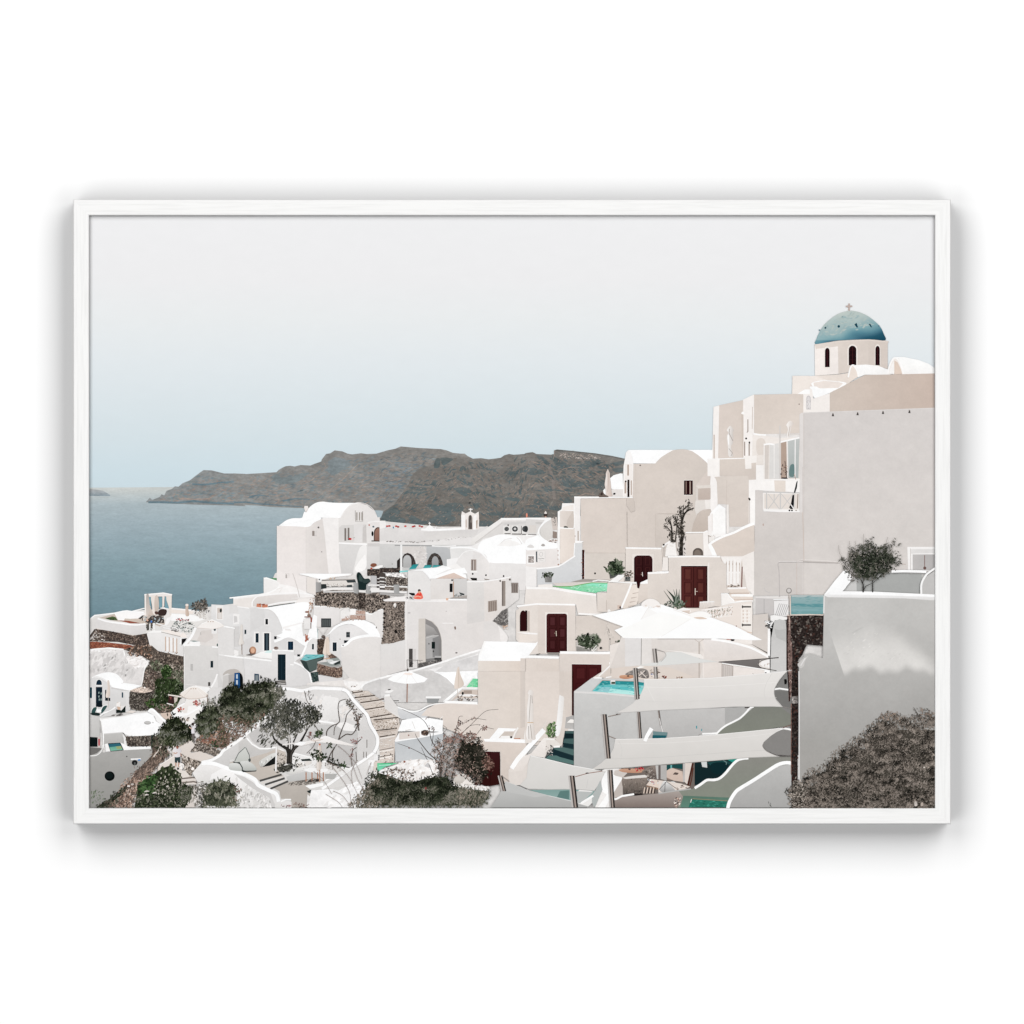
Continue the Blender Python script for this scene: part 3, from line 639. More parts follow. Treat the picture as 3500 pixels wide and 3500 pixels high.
L('#f0ecea', 14, '820 888 965 890'); C('#7a6a60', '975 940 992 930 1000 960 985 975'); E('#6e6967', 1005, 1280, 16, 9); E('#b8b4b2', 380, 752, 20, 10); E('#b9b3b0', 870, 732, 7)
P('#8d857f', '1605 330 1650 330 1650 660 1605 665'); R('#6f6762', 1606, 336, 1622, 655); L('#bdb5af', 5, '1652 330 1652 660')
P('#9c918a', '1422 598 1540 580 1542 720 1422 745')
for x in (1436, 1462, 1490, 1516): P('#857a73', (x, 602, x + 14, 600, x + 14, 726, x, 730))
P('#dcd7d4', '1720 400 1830 410 1830 570 1740 640 1660 700 1660 420'); R('#d9d4d1', 1660, 300, 1725, 660)
R('#8a827d', 1730, 355, 1820, 490)
for x in (1744, 1768, 1792): R('#6e6661', x, 370, x + 12, 480)
E('#5b5552', 1583, 330, 11, 14); E('#6b645f', 1710, 312, 14)
P('#6d6a68', '1480 860 1540 800 1600 730 1680 690 1680 900 1610 930 1560 900')
F('1480 860 1540 800 1600 730 1680 690 1680 910 1610 930 1560 900', 120, 28, '#8c8885 #545150 #a39f9c #6b6765', 1.8)
F('1600 930 1680 910 1680 990 1640 980', 16, 34, '#c9a995 #e2d0c4', 2.5, 20, 20)
S('rubble_tower', 'tall rough wall of brown rubble stone below the roof terrace', 'stone')
P('#8b7f77:#84786f', '45 600 320 605 322 1105 240 1130 170 1150 10 1160 40 1040')
F('45 600 320 605 322 1105 240 1130 170 1150 10 1160 40 1040', 420, 26, '#9b8e84 #a89b90 #857a71 #75695f #b3a59a', 1.8)
F('60 620 320 620 322 1100 240 1125 10 1160', 200, 22, '#3c3733 #2a2725 #544c47', 1.5); F('230 620 320 620 322 1090 230 1120', 110, 22, '#3c3733 #2a2725 #5b534d #6b625b', 1.5)
for y in (640, 700, 760, 820, 880, 940): E('#2a2624', 52, y, 16, 14)
C('#f0ebe7', '175 640 200 620 212 645 205 675 185 680'); E('#191716', 205, 1000, 20, 22)
S('roof_terrace', 'flat roof terrace with striped canopy shade and stone steps')
P('#efebe9', '30 580 200 540 350 530 900 570 890 600 60 600')
P('#dedad8', '365 205 560 200 640 290 665 330 665 590 365 590'); P('#e4e1df:#dedbd9', '365 200 560 205 620 260 660 330 660 585 365 585')
P('#e0dbd8:#d9d3cf', '665 300 960 300 970 540 900 570 665 575'); P('#cfccca:#c6c3c1', '970 300 1145 300 1145 550 970 540'); P('#a39c97', '960 545 1145 520 1145 555 900 560')
R('#15191a', 915, 365, 955, 478); L('#b39585', 12, '965 340 968 545'); E('#262626', 948, 320, 12); P('#3a4142', '1040 480 1110 500 1110 520 1060 515'); F('980 510 1060 500 1100 540 980 545', 14, 26, '#5b605f #8a8c8b #30302f', 2)
C('#d9a88f', '868 560 900 560 890 585 872 585')
P('#4d4642', '-10 220 60 225 60 450 -10 450'); L('#e2dfdc', 14, '-10 285 55 288'); L('#e2dfdc', 14, '-10 335 55 340'); L('#c6c2bf', 14, '-10 375 55 380')
P('#f1eeec', '-10 395 360 400 360 435 -10 420'); P('#6b625b', '60 405 355 420 355 460 60 450'); F('60 410 355 422 355 465 60 450', 60, 22, '#8f867e #44403d #a89f97', 1.7)
P('#ebe8e6', '-10 445 350 470 350 495 -10 480'); P('#a6a3a1', '-10 485 320 505 300 530 -10 510'); P('#a3a3a2>#929291', '175 380 250 378 252 500 180 495')
S('terrace_person', 'person in a red shirt with dark hair sitting at the roof terrace edge', 'plain')
C('#e8705f', '440 560 460 520 490 490 520 470 550 500 562 560 500 572'); C('#d94a40', '480 500 520 480 545 510 520 530 490 525'); E('#d99b80', 513, 478, 14, 18); C('#1d1a19', '497 460 500 445 520 440 534 455 530 470 515 460 500 472')
L('#e9b39c', 12, '450 545 500 530 540 545'); C('#1b1d1d', '375 490 410 488 455 495 450 525 410 520'); F('330 540 440 530 440 570 340 565', 20, 28, '#e6e3e1 #5c5a58 #302f2e #b5b1ae', 2)

S('curved_wall', 'curved white garden wall with a white rim sweeping down the slope', 'rough')
P('#dedbd9:#cdcac8', '0 1620 350 1520 800 1410 1300 1240 1420 1200 1400 1932 900 1932 300 1932 0 1932')
P('#c9c6c4:#cfccca', '440 1530 700 1520 900 1600 1000 1700 900 1932 300 1932 300 1640'); P('#cac7c6:#d2cfcd', '0 1640 330 1560 330 1932 0 1932')
P('#eeebea', '640 1500 900 1440 1000 1390 1290 1290 1290 1340 1000 1430 860 1500 720 1525'); P('#d8d5d4', '860 1440 1100 1360 1290 1310 1290 1500 720 1528')
L('#fbf9f8', 24, '-10 1620 200 1560 420 1520 560 1480 800 1410 1000 1340 1330 1235')
P('#fefefe', '700 1528 860 1534 1290 1515 1290 1680 1000 1740 880 1620 780 1560'); P('#c9c4c1', '1290 1350 1300 1350 1300 1640 1290 1640')
L('#fdfdfc', 34, '840 1932 960 1830 1090 1725')
S('garden_pool', 'triangular corner of a green swimming pool', 'plain')
P('#8ad6a4>#6bc690', '1120 1740 1220 1618 1300 1625 1300 1740'); F('1150 1730 1230 1640 1290 1640 1290 1730', 26, 40, '#a9e4bd #62bd86 #7fd09c', 4, 0, 20)
P('#f3f0ee', '1080 1730 1300 1735 1300 1765 1080 1755'); L('#e9e4e0', 14, '1118 1742 1215 1622')
P('#cbbcb1', '1080 1770 1300 1770 1300 1880 1000 1880 930 1932 1300 1932 1300 1932 930 1920'); R('#9e9189', 1100, 1775, 1210, 1820); P('#f1eeec', '1030 1830 1190 1825 1300 1840 1200 1860 1040 1850')
F('1020 1850 1290 1850 1290 1900 1020 1920', 50, 30, '#3b3835 #8f8279 #cfc4bb #5c554f', 2); E('#262423', 1088, 1815, 14, 22)
S('closed_parasol', 'closed beige parasol beside the green pool', 'plain')
C('#e4d5c9>#cfbfb2', '1018 1480 1040 1470 1055 1560 1105 1690 1060 1740 1000 1755 975 1730 1000 1560'); L('#c3b1a3', 7, '1035 1500 1030 1740'); L('#cfc4bb', 8, '1020 1750 1018 1850')
S('open_parasol', 'open white parasol on a wooden pole over the curved wall', 'plain')
P('#fefefe', '95 1630 170 1580 330 1525 400 1525 540 1580 625 1620 580 1665 440 1685 330 1688 180 1665'); L('#efe9e6', 5, '370 1530 340 1685'); L('#f0ebe8', 5, '380 1530 480 1680'); L('#f2eeeb', 4, '350 1530 200 1665')
P('#f6e4da', '300 1560 330 1545 420 1550 430 1565 380 1575'); L('#8b7268', 16, '356 1688 352 1932'); L('#c9b3a9', 5, '364 1690 360 1932'); E('#5b4f49', 362, 1505, 10, 22)
P('#3b3936', '98 1760 138 1755 125 1790 105 1785'); P('#fbfaf9', '50 1830 130 1820 130 1932 50 1932'); C('#f3f1ef', '60 1800 100 1775 175 1775 120 1810')
P('#f9f8f7', '600 1855 800 1855 800 1880 600 1878'); P('#8e8f8f', '612 1885 780 1885 760 1940 620 1940'); L('#5d5a58', 12, '130 1915 245 1912'); E('#6b5f59', 30, 1890, 24, 12)
# ================================================================ left edge
S('sea_terrace', 'sun terrace with a curved white parapet on a dark stone base above the sea')
T(300, 2000)
P('#e2deda', '30 440 90 400 350 365 460 350 700 330 1100 310 1400 330 1570 360 1600 460 1400 640 800 640 30 640')
P('#bfb0a4', '150 430 350 380 500 350 740 360 860 400 1000 400 1020 520 900 560 770 510 400 480')
P('#f7f4f3', '350 372 450 345 520 335 590 350 700 355 780 370 740 400 640 450 490 440 480 470 400 460')
L('#fbfafa', 16, '40 440 90 400 350 370 460 345 520 338 590 350 740 360'); L('#f9f7f6', 14, '590 345 750 305'); L('#f6f2f0', 20, '960 300 1130 310 1400 335')
P('#e9ddd4', '1100 320 1390 345 1390 380 1110 370'); P('#f9f8f7', '1090 375 1400 395 1560 450 1440 480 1100 470')
P('#4a5a3c', '230 440 330 412 370 425 395 465 300 462'); F('240 435 330 412 390 460 300 460', 30, 22, '#3b4a30 #5f7048 #2a3523')
P('#c8b9ac', '480 450 640 440 740 470 720 500 560 490'); P('#8a5646', '410 465 540 470 640 490 700 505 560 505'); P('#3a3836', '670 440 720 400 750 400 700 450'); P('#d9cabd', '700 440 760 390 800 400 730 470')
P('#4a4643', '760 480 850 400 1000 410 1010 500 940 500 860 520 790 500')
F('680 440 850 390 1010 410 1010 510 790 510', 70, 30, '#2c2a29 #7d736b #cfc4bb #5c5550 #a7b3b8 #3f3b39', 2)
F('1110 500 1200 450 1400 490 1410 580 1330 640 1240 600 1110 540', 120, 30, '#3d4342 #9fa8a5 #6b716f #dfe0de #4f5754 #8a8f8c', 2.6, 10, 40)
F('1170 440 1330 440 1340 470 1170 470', 22, 22, '#9a3636 #7c2d2f #b85048 #55312f', 1.5); P('#f5f3f2', '1010 530 1050 430 1130 410 1090 470 1060 520')
P('#ddd9d6:#d3cfcc', '30 480 110 420 150 440 160 590 90 590 30 630'); P('#dbd7d5:#d6d2d0', '110 430 260 480 460 510 640 530 765 515 765 625 620 660 480 630 110 580')
L('#faf9f9', 20, '130 440 260 480 440 505 620 525 765 510', sm=True); L('#e2d3c8', 10, '110 575 300 615 480 648 600 665')
P('#4b423d', '30 660 90 580 200 590 480 640 600 668 810 630 830 800 600 790 400 750 30 740')
F('110 585 480 640 600 668 810 635 820 790 600 790 420 750 200 720', 330, 26, '#5d524c #3a322e #746760 #2c2624 #6b5b53 #84766c', 1.7)
F('30 680 120 600 240 650 240 740 30 740', 90, 30, '#8d8279 #b8ada5 #5d5249 #d8d0ca #4a413b', 2.2)
P('#5a5652', '770 520 820 510 830 590 780 600'); F('770 520 900 520 890 590 780 600', 24, 24, '#2c3a38 #4b5552 #1f2626', 1.8); R('#e6e4e2', 812, 510, 828, 600); R('#f0efee', 860, 500, 890, 585)
E('#d9a28c', 790, 465, 12); E('#4d78b8', 840, 482, 12, 16); R('#57504b', 832, 495, 852, 570)
P('#8b5543:#70463a', '30 745 250 755 560 790 620 810 480 850 400 850 280 830 30 850')
F('30 745 250 755 560 790 620 820 480 850 280 830 30 850', 170, 28, '#a0684f #8b5847 #6f4236 #b47f67 #5d3a30', 3, 0, 30)

S('canopy_bed', 'white curtained daybed canopy at the edge of the terrace', 'plain')
P('#e9e2dd', '748 118 800 115 1000 98 1115 122 1110 145 1000 150 800 150 748 145'); L('#fbf9f7', 14, '748 125 1000 103 1115 126')
P('#d6c8bd:#c3b4a9', '800 150 840 150 830 300 870 380 890 400 800 400'); C('#e7dcd3', '835 150 890 150 880 260 900 390 860 370 850 280'); C('#cdbfb4:#b9aba0', '890 150 930 150 940 300 900 380 880 280')
P('#efe8e2', '750 145 775 145 775 400 752 400'); C('#a29b97:#d0c3ba', '775 125 805 125 810 220 825 300 800 380 775 400 770 250'); P('#e6dcd4', '985 150 1015 150 1010 280 985 300'); P('#e4dad1', '1035 140 1110 140 1105 400 1080 400 1070 290 1040 200'); P('#7695a0', '942 158 982 158 982 295 942 298'); P('#7695a0', '1018 155 1035 150 1040 210 1068 290 1075 310 1020 300'); P('#7695a0', '808 155 835 155 838 300 818 260')
C('#3a2e2b', '930 350 960 320 1030 320 1045 350 1020 400 940 400'); C('#55403a', '885 350 925 350 930 385 895 385')
S('beach_parasol_closed', 'closed sand coloured parasol on the sea terrace', 'plain')
C('#cfb9ab>#b79f90', '1295 270 1310 245 1330 265 1328 320 1338 400 1295 405 1290 330'); E('#e9ddd4', 1310, 262, 22, 16)
S('dry_shrub', 'grey brown shrub beside the flat white house', 'leaf')
F('1380 250 1440 225 1520 205 1560 195 1575 210 1575 340 1500 350 1420 350 1400 300', 260, 34, '#6b665f #4f4b46 #8b837a #59564e #a1978d #3b3a36', 2.5, 80, 60)
F('1430 360 1560 350 1570 440 1440 430', 50, 26, '#f3f0ee #cfc6bf #a7998f #e6e0dc', 2)
S('shutter_house', 'white garden house with tall beige slatted doors on a stone wall')
P('#e6e3e1:#deDbd9', '780 640 850 600 960 600 1230 670 1360 640 1400 640 1270 800 1265 935 1000 890 930 870 850 850 820 800')
P('#f6f4f2', '780 630 880 590 1050 600 1250 660 1240 690 980 625'); P('#f0e6df', '960 600 1060 590 1290 640 1310 690 1240 690')
L('#a8a19c', 10, '970 618 1100 650 1225 680'); L('#eeeceb', 14, '900 500 960 520 1230 590 1230 650'); L('#f4f2f1', 12, '990 560 1200 600'); F('1100 560 1220 590 1220 620 1100 600', 20, 28, '#77716c #4f4b48 #a8a19b', 2)
P('#dcd9d7', '880 520 990 560 960 600 890 600')
for x in (1028, 1076, 1128, 1176): L('#c0a493', 13, (x, 680 + (x - 1028) * .16, x, 870 + (x - 1028) * .2))
for x in (1040, 1090, 1138): P('#efeceb', (x, 690, x + 30, 696, x + 30, 880, x, 872))
P('#171717', '1240 710 1310 700 1290 740 1262 770 1240 800'); L('#fbfafa', 14, '1232 700 1225 780'); L('#f7f5f4', 10, '930 870 1260 935'); F('1010 860 1190 890 1190 905 1010 880', 8, 22, '#6b5a50 #8f7b6f', 2)
S('rock_face', 'rubble and dry earth slope with green bushes', 'stone')
P('#564d46:#625951', '480 850 640 790 850 800 930 870 1265 940 1275 1400 1100 1750 700 1600 560 1400 720 1340 740 1150 820 1000 700 930')
F('480 850 640 790 840 790 850 980 790 1000 680 940 560 950', 160, 36, '#6b5b4f #9b7a68 #40372f #c3a999 #57504a #8a6a58 #2d2a26', 2.4, 30, 60)
F('850 860 930 870 1265 940 1268 1060 1100 1060 850 1020', 260, 26, '#4a413c #6a5d55 #2f2926 #86776c #3b3430 #9b8c80', 1.7)
F('740 1100 850 1020 1265 1060 1270 1250 1000 1300 880 1380 720 1340', 360, 32, '#6d645b #8f8378 #4b453e #a89c91 #5a5d4b #353a2c #b8aca1', 2.2)
F('730 1120 940 1160 900 1380 720 1345', 200, 28, '#6b5a52 #8d7b71 #4c413b #a3938a #3b3430', 1.8)
C('#2d3d24', '970 1100 1020 1060 1080 1070 1110 1130 1090 1200 1020 1230 975 1190')
F('960 1090 1020 1050 1090 1060 1120 1130 1100 1200 1020 1235 965 1190', 130, 28, '#5a7048 #41582f #2b3d1f #1d2a15 #75875f', 2, lit=.4)
F('820 1000 930 990 1000 1080 940 1150 850 1110', 90, 34, '#56604a #6f7562 #3d4532 #8a8a78 #2c3323', 3, 70, 40)
F('1100 1130 1265 1120 1265 1240 1120 1230', 90, 34, '#5c6350 #747a67 #414935 #8d8d7c', 3, 80, 40)
C('#2f3a24', '900 1250 1000 1230 1200 1250 1260 1320 1270 1420 1180 1560 1150 1640 1000 1660 880 1560 890 1400')
F('880 1260 1000 1220 1180 1230 1270 1300 1270 1450 1200 1540 1140 1650 1000 1680 870 1560 740 1560 880 1420', 620, 40, '#68735a #7f8471 #4b5a3a #37472a #222d1a #171d12 #8f8e7f', 3.2, 75, 40, lit=.3)
F('1120 1340 1260 1300 1270 1440 1180 1500 1110 1420', 70, 40, '#1b2416 #28331f #11170d #3b472d', 2)
F('740 1560 880 1480 900 1600 850 1660 780 1600', 110, 34, '#4f6b38 #38522a #263a1b #6a7f50 #1c2a14', 2.6, 60, 40)
F('960 1560 1150 1580 1130 1640 1080 1690 960 1680', 60, 30, '#8a7468 #5c4a41 #a8948a #3f332d', 2)

S('cave_house_roof', 'rough whitewashed mound behind the cave house', 'rough')
P('#e3dfdd:#d6d1cf', '30 860 120 845 280 830 470 850 500 930 650 950 690 930 800 1010 800 1050 740 1130 720 1270 700 1340 560 1380 30 1260')
F('40 900 450 880 560 1000 640 1100 600 1250 300 1150 40 1150', 130, 110, '#d0ccca #dad6d4 #e3dfdd #c9c5c3', 2.2, 60, 30, jit=.02)
P('#f0ebe9', '500 960 650 950 690 940 790 1010 760 1090 680 1080 640 1110 560 1040'); F('480 930 690 930 800 1020 740 1120 660 1100 540 1020', 60, 50, '#fbf8f6 #e2dcd9 #f1ecea #d4cecb', 2.5, 30, 40, jit=.02)
L('#f9f7f6', 22, '30 855 120 845 280 832 470 850 490 930'); F('30 860 470 850 470 880 30 900', 40, 50, '#fbf9f8 #efebe9 #e0dcda', 3, 0, 30, jit=.02)
L('#f3f0ee', 14, '795 1010 745 1130 722 1270 700 1335', sm=True)
S('cave_house', 'small white cave house with navy arched door, window and bright vaulted roof')
P('#d9d7d6:#cfcdcc', '30 1230 120 1200 240 1260 320 1340 560 1380 555 1560 570 1640 380 1700 30 1700')
C('#fefefe', '40 1220 160 1170 280 1150 390 1180 470 1270 440 1300 330 1350 280 1290 200 1230 110 1200'); P('#fdfdfd', '300 1350 330 1335 480 1290 620 1310 710 1330 550 1395 520 1388')
L('#f3f1f0', 10, '50 1225 110 1210 200 1240 280 1300 330 1350', sm=True); P('#c9c6c4', '310 1345 550 1392 550 1410 310 1365')
A('#efeeed', 105, 1238, 195, 1330, 1300); A('#182b38', 113, 1248, 187, 1318, 1300); R('#14232e', 108, 1345, 192, 1610); P('#0e181f', '120 1550 180 1540 200 1600 120 1610')
for x, y in ((140, 1410), (172, 1420), (140, 1460), (170, 1500), (145, 1500)): P('#8fa09c', (x, y, x + 16, y - 4, x + 14, y + 22, x + 2, y + 26))
R('#21414b', 30, 1350, 58, 1490); R('#efeeed', 58, 1345, 66, 1500); P('#1a2023', '230 1385 245 1380 245 1520 230 1520'); P('#182329', '230 1480 298 1490 298 1530 230 1525'); R('#24404f', 450, 1415, 468, 1485); R('#e9e8e7', 468, 1400, 560, 1420)
P('#dddbda:#d1cfce', '475 1410 550 1400 550 1560 570 1640 500 1690 500 1500')
C('#e9dcd2>#cbbcb1', '260 1265 285 1270 295 1400 290 1470 245 1485 240 1440 262 1360'); L('#c3b7ae', 6, '272 1480 272 1620')
C('#c8a894', '385 1560 410 1550 430 1570 435 1620 420 1650 395 1640'); P('#17211f', '375 1640 440 1650 500 1590 500 1680 375 1690'); P('#e3dfdc', '430 1600 500 1590 440 1660')
P('#e9e8e6', '40 1680 60 1620 130 1605 130 1640 90 1700'); C('#33504f', '50 1690 70 1625 120 1615 100 1680 90 1715'); P('#f4f4f3', '160 1660 200 1590 265 1575 250 1610 190 1680'); C('#33504f', '170 1680 205 1605 255 1590 240 1630 190 1690'); P('#fbfbfb', '120 1640 175 1640 180 1680 120 1680'); P('#1f2d2d', '30 1690 100 1680 160 1690 160 1725 60 1715')
L('#f7f6f5', 20, '160 1730 210 1690 300 1660 365 1610', sm=True); P('#d3d1d0', '175 1740 220 1700 370 1625 370 1700 300 1730'); P('#e2d8d1', '500 1680 560 1655 640 1665 600 1690')
F('290 1720 460 1690 480 1720 300 1740', 20, 34, '#4c4a49 #b8b3b0 #7a7674', 3, 10, 20)
P('#efeae6', '430 1540 380 1560 375 1600 430 1610')
S('round_planter_wall', 'semi circular dark stone wall with a pale paved top', 'stone')
P('#4a443f', '555 1410 700 1420 860 1400 870 1440 720 1510 760 1560 830 1650 700 1660 570 1640 545 1560')
F('555 1410 700 1425 860 1405 870 1440 720 1520 760 1560 830 1640 790 1665 700 1660 570 1640 548 1560', 330, 24, '#5f5851 #33302c #7a736b #262422 #8f887f #454039', 1.6)
P('#dac9bd:#cfbdb1', '550 1395 620 1365 720 1345 800 1365 860 1390 840 1405 740 1425 600 1410'); E('#f6efe9', 752, 1350, 12, 10)

S('white_cube_house', 'tall plain white cube house with two small windows')
P('#d8d5d2:#cdcac8', '1265 800 1490 770 1720 800 1900 860 1950 840 2050 860 2000 1200 1720 1350 1600 1400 1275 1380')
P('#cbc8c6:#d1cecc', '1715 900 2050 920 2050 1480 1780 1480 1720 1340')
P('#ded8d4', '1320 740 1400 640 1440 560 1800 540 1900 700 1930 800 1800 820 1480 790 1280 790'); P('#d5cdc8', '1500 600 1640 590 1660 700 1560 760 1440 740')
L('#fbfafa', 34, '1425 560 1380 660 1330 730 1265 800', sm=True); L('#fbfaf9', 22, '1270 790 1480 795'); L('#f9f8f8', 16, '1640 815 1800 825 1900 850')
P('#f7f5f4', '1350 735 1480 745 1490 790 1340 780'); P('#8b9493', '1345 735 1400 730 1480 740 1400 750'); E('#3f5a55', 1728, 790, 26, 22); E('#31403b', 1728, 800, 18, 12)
R('#eceae8', 1635, 565, 1705, 640); C('#30444a', '1665 565 1685 560 1692 590 1680 605 1666 595'); R('#e9e6e4', 1820, 545, 1870, 690); R('#5b6365', 1838, 555, 1862, 655); R('#b5b0ad', 1487, 620, 1497, 655)
R('#1b2a30', 1622, 1000, 1657, 1088); L('#e9e7e6', 6, '1608 1090 1608 1110 1665 1110'); R('#b3b0ae', 1358, 1040, 1390, 1130); R('#4a4644', 1590, 1280, 1620, 1332)
L('#f3f1ef', 8, '1275 910 1275 1400'); P('#ebe8e6', '1690 275 1790 265 1790 460 1700 460'); R('#c3b7ae', 1712, 300, 1775, 445); C('#2f3334', '1745 320 1765 310 1772 340 1758 360 1745 350'); R('#dad4cf', 1720, 365, 1770, 440)
P('#efecea', '1720 905 1830 880 1932 850 1990 870 1990 930 1932 940 1740 925'); F('1820 900 1932 890 1932 915 1820 912', 12, 40, '#a7a3a1 #c9c5c3', 5, 0, 15); L('#fbfafa', 16, '1720 915 1850 935 1960 940')
C('#a29a93', '1785 1190 1830 1130 1890 1100 2000 1110 2000 1180 1900 1190'); P('#bcb8b4', '1790 1190 1860 1185 1860 1480 1780 1480'); P('#8f8c88', '1860 1180 1960 1180 1960 1350 1860 1350')
L('#f6f4f3', 22, '1712 1175 1680 1260 1630 1350', sm=True); P('#dfdcda', '1710 1190 1720 1350 1650 1350 1640 1330'); P('#f4f2f1', '1400 1345 1420 1325 1600 1350 1620 1370 1560 1430 1470 1370'); L('#e2ddda', 8, '1290 1310 1400 1320 1600 1345')
P('#dad7d5', '1600 1380 1660 1350 1780 1350 1800 1440 1740 1510 1620 1510 1590 1450')
S('blue_arch_door', 'arched passage with a blue framed glass door')
T(800, 1900)
P('#dad7d5:#d4d1cf', '-212 910 -160 920 0 950 0 1330 120 1340 135 1500 135 1770 -120 1770 -212 1500')
L('#faf9f8', 22, '-210 915 -100 935 10 960'); L('#faf9f8', 22, '-130 1310 -10 1330 60 1338 130 1345')
L('#f9f8f7', 18, '-200 1300 -110 1310'); P('#dddad8', '-212 930 0 960 0 1320 -212 1300')
C('#b3aca6', '-147 1580 -120 1530 -60 1500 20 1495 80 1530 118 1600 120 1750 60 1750 -60 1560'); P('#c4c0bd', '-142 1585 -72 1570 -72 1760 -150 1760'); P('#a5a19e', '-72 1570 10 1560 10 1750 -72 1750')
A('#0c1013', 2, 1540, 118, 1760, 1630); P('#1f4f7c', '5 1545 75 1545 80 1750 5 1750'); R('#bfc9d2', 28, 1565, 50, 1620); R('#bfc9d2', 28, 1640, 50, 1700)
L('#f6f4f3', 22, '-220 1560 -252 1650 -302 1740', sm=True)
C('#e7e2dd>#d3cac2', '85 930 100 905 115 930 118 1100 130 1160 60 1170 80 1040'); L('#8f7d72', 8, '103 1165 105 1300')
S('roof_side_wall', 'plain upper wall with a dark slit window')
P('#d9d6d4', '-60 640 40 655 60 760 -60 760')
T(300, 2000)
S('terrace_parasol', 'open cream parasol on the roof terrace of the white cube house', 'plain')
P('#efe9e4:#f3eeea', '1440 560 1500 510 1600 470 1640 450 1680 470 1760 500 1805 535 1740 560 1650 578 1560 570'); L('#fdfbf9', 9, '1500 512 1600 472 1640 452 1690 475 1760 505'); L('#dbcfc7', 6, '1445 562 1560 572 1650 580 1740 562 1805 538')
for x in (1590, 1625, 1655): E('#a98f80', x, 482, 8, 6)
S('courtyard_parasol', 'large open cream parasol with a scalloped edge above the small courtyard', 'plain')
P('#f6f4f3', '1100 1690 1190 1620 1270 1570 1300 1520 1300 1480 1590 1480 1560 1570 1480 1650 1380 1720 1250 1750 1150 1760')
P('#f0ece9:#e5ddd7', '1310 1500 1580 1490 1570 1560 1400 1620 1330 1680 1280 1690 1190 1640 1280 1570')
P('#eee7e1:#e6dcd4', '1215 1440 1260 1400 1340 1350 1400 1330 1460 1345 1540 1390 1590 1440 1560 1475 1440 1500 1330 1500 1260 1475'); L('#fbf8f6', 8, '1230 1425 1340 1350 1400 1333 1470 1352 1580 1430'); L('#c5b3a7', 8, '1215 1442 1260 1478 1330 1503 1440 1502 1560 1478 1590 1445')
for x in (1365, 1395, 1425): E('#b59e90', x, 1368, 9, 7)
L('#d9ccc2', 6, '1360 1370 1270 1470'); L('#f6efe9', 6, '1440 1370 1540 1470'); L('#e9ded6', 6, '1400 1370 1400 1495'); L('#7a6a60', 10, '1575 1445 1590 1600')
S('courtyard_flowers', 'red flowers in pots and a small lantern stand beside the courtyard wall', 'plain')
F('1385 1550 1430 1520 1490 1560 1450 1600 1400 1580', 40, 26, '#9d3a38 #b5504a #6f3a34 #4b5a42 #c4706a', 1.8); F('1180 1630 1230 1610 1280 1640 1240 1670 1190 1680', 40, 24, '#a83a35 #c05248 #6f3a34 #4b5a42 #dd8a80', 1.8)
P('#3a2625', '1070 1460 1140 1470 1140 1570 1060 1550'); P('#e8ddd5', '1060 1440 1240 1465 1240 1485 1060 1455'); P('#c9bcb2', '1140 1480 1190 1480 1180 1530 1145 1560'); L('#efe9e5', 12, '1045 1560 1130 1585'); P('#7a4a45', '1075 1470 1110 1475 1100 1520')
P('#f5f2f0', '1325 1600 1420 1590 1440 1640 1380 1700 1310 1690'); L('#fbfafa', 18, '1100 1690 1190 1610 1280 1560', sm=True); L('#fbfafa', 20, '1150 1720 1300 1710 1420 1650 1560 1580', sm=True)
P('#efebe8', '1150 1750 1300 1730 1440 1650 1560 1590 1480 1700 1400 1800 1330 1870 1250 1800'); P('#cdb8aa', '960 1690 1090 1680 1120 1760 1060 1790 980 1740')
F('1180 1760 1350 1750 1360 1790 1200 1800', 30, 34, '#8a7b70 #5c5048 #b5a79c #d9cfc7', 2)
# ================================================================ bottom left
T(300, 2300)
S('roof_deck_house', 'white house with a broad flat bright roof, small pool and round porthole')
P('#c9c7c5:#a9a7a4', '30 550 160 580 160 1000 200 1050 30 1100'); P('#a19f9c:#8b8a87', '30 1090 160 1060 400 1030 860 980 860 1100 780 1180 700 1330 560 1420 440 1560 320 1640 100 1775 30 1775')
P('#cfcdcb', '150 580 480 570 800 520 1000 700 940 830 480 850 200 820')
P('#fefefe:#fbfafa', '170 620 300 590 480 565 620 530 790 520 870 560 900 640 1020 700 940 800 780 825 580 838 500 810 460 780 200 800 185 700')
C('#f1efee', '795 510 820 480 860 475 900 500 990 590 1040 640 1010 690 920 640 880 570'); L('#fdfdfd', 26, '800 515 830 482 870 490 960 580 1040 650', sm=True)
L('#efecea', 12, '170 610 480 570 640 540 790 520'); L('#faf9f8', 16, '170 600 190 700 205 800 215 1000'); P('#b3b0ae', '150 620 175 640 195 780 170 790')
E('#a5a3a1', 790, 658, 46, 24); E('#b9b7b5', 790, 652, 38, 16); E('#d0cecd', 860, 655, 14, 9); E('#232323', 936, 752, 12, 15)
P('#b9b7b4:#a9a7a4', '215 810 460 790 470 920 215 940'); P('#e4e2e0', '465 800 520 850 520 960 480 960'); L('#4a413c', 10, '465 790 510 850')
P('#17262b', '262 930 430 920 470 1020 300 1035'); P('#5f9584:#7fae98', '285 975 340 965 440 960 462 1015 305 1030'); P('#2f6470', '275 940 420 928 440 962 290 980'); P('#8f9a72', '370 970 440 965 452 1000 390 1008')
P('#f3f1f0', '225 940 265 930 300 1035 240 1040'); P('#f7f6f5', '430 915 560 980 860 975 860 1000 480 1020'); L('#fcfbfb', 14, '470 975 560 985 700 980 860 975')
P('#0f1718', '30 845 130 850 130 975 30 975'); P('#c5b9b4', '130 840 165 840 165 1000 130 1000'); R('#a33a44', 140, 870, 160, 960); L('#e8e6e4', 14, '30 1095 120 1085 180 1030 200 950', sm=True); P('#6f6d6b', '30 980 160 990 190 1000 120 1060 30 1090')
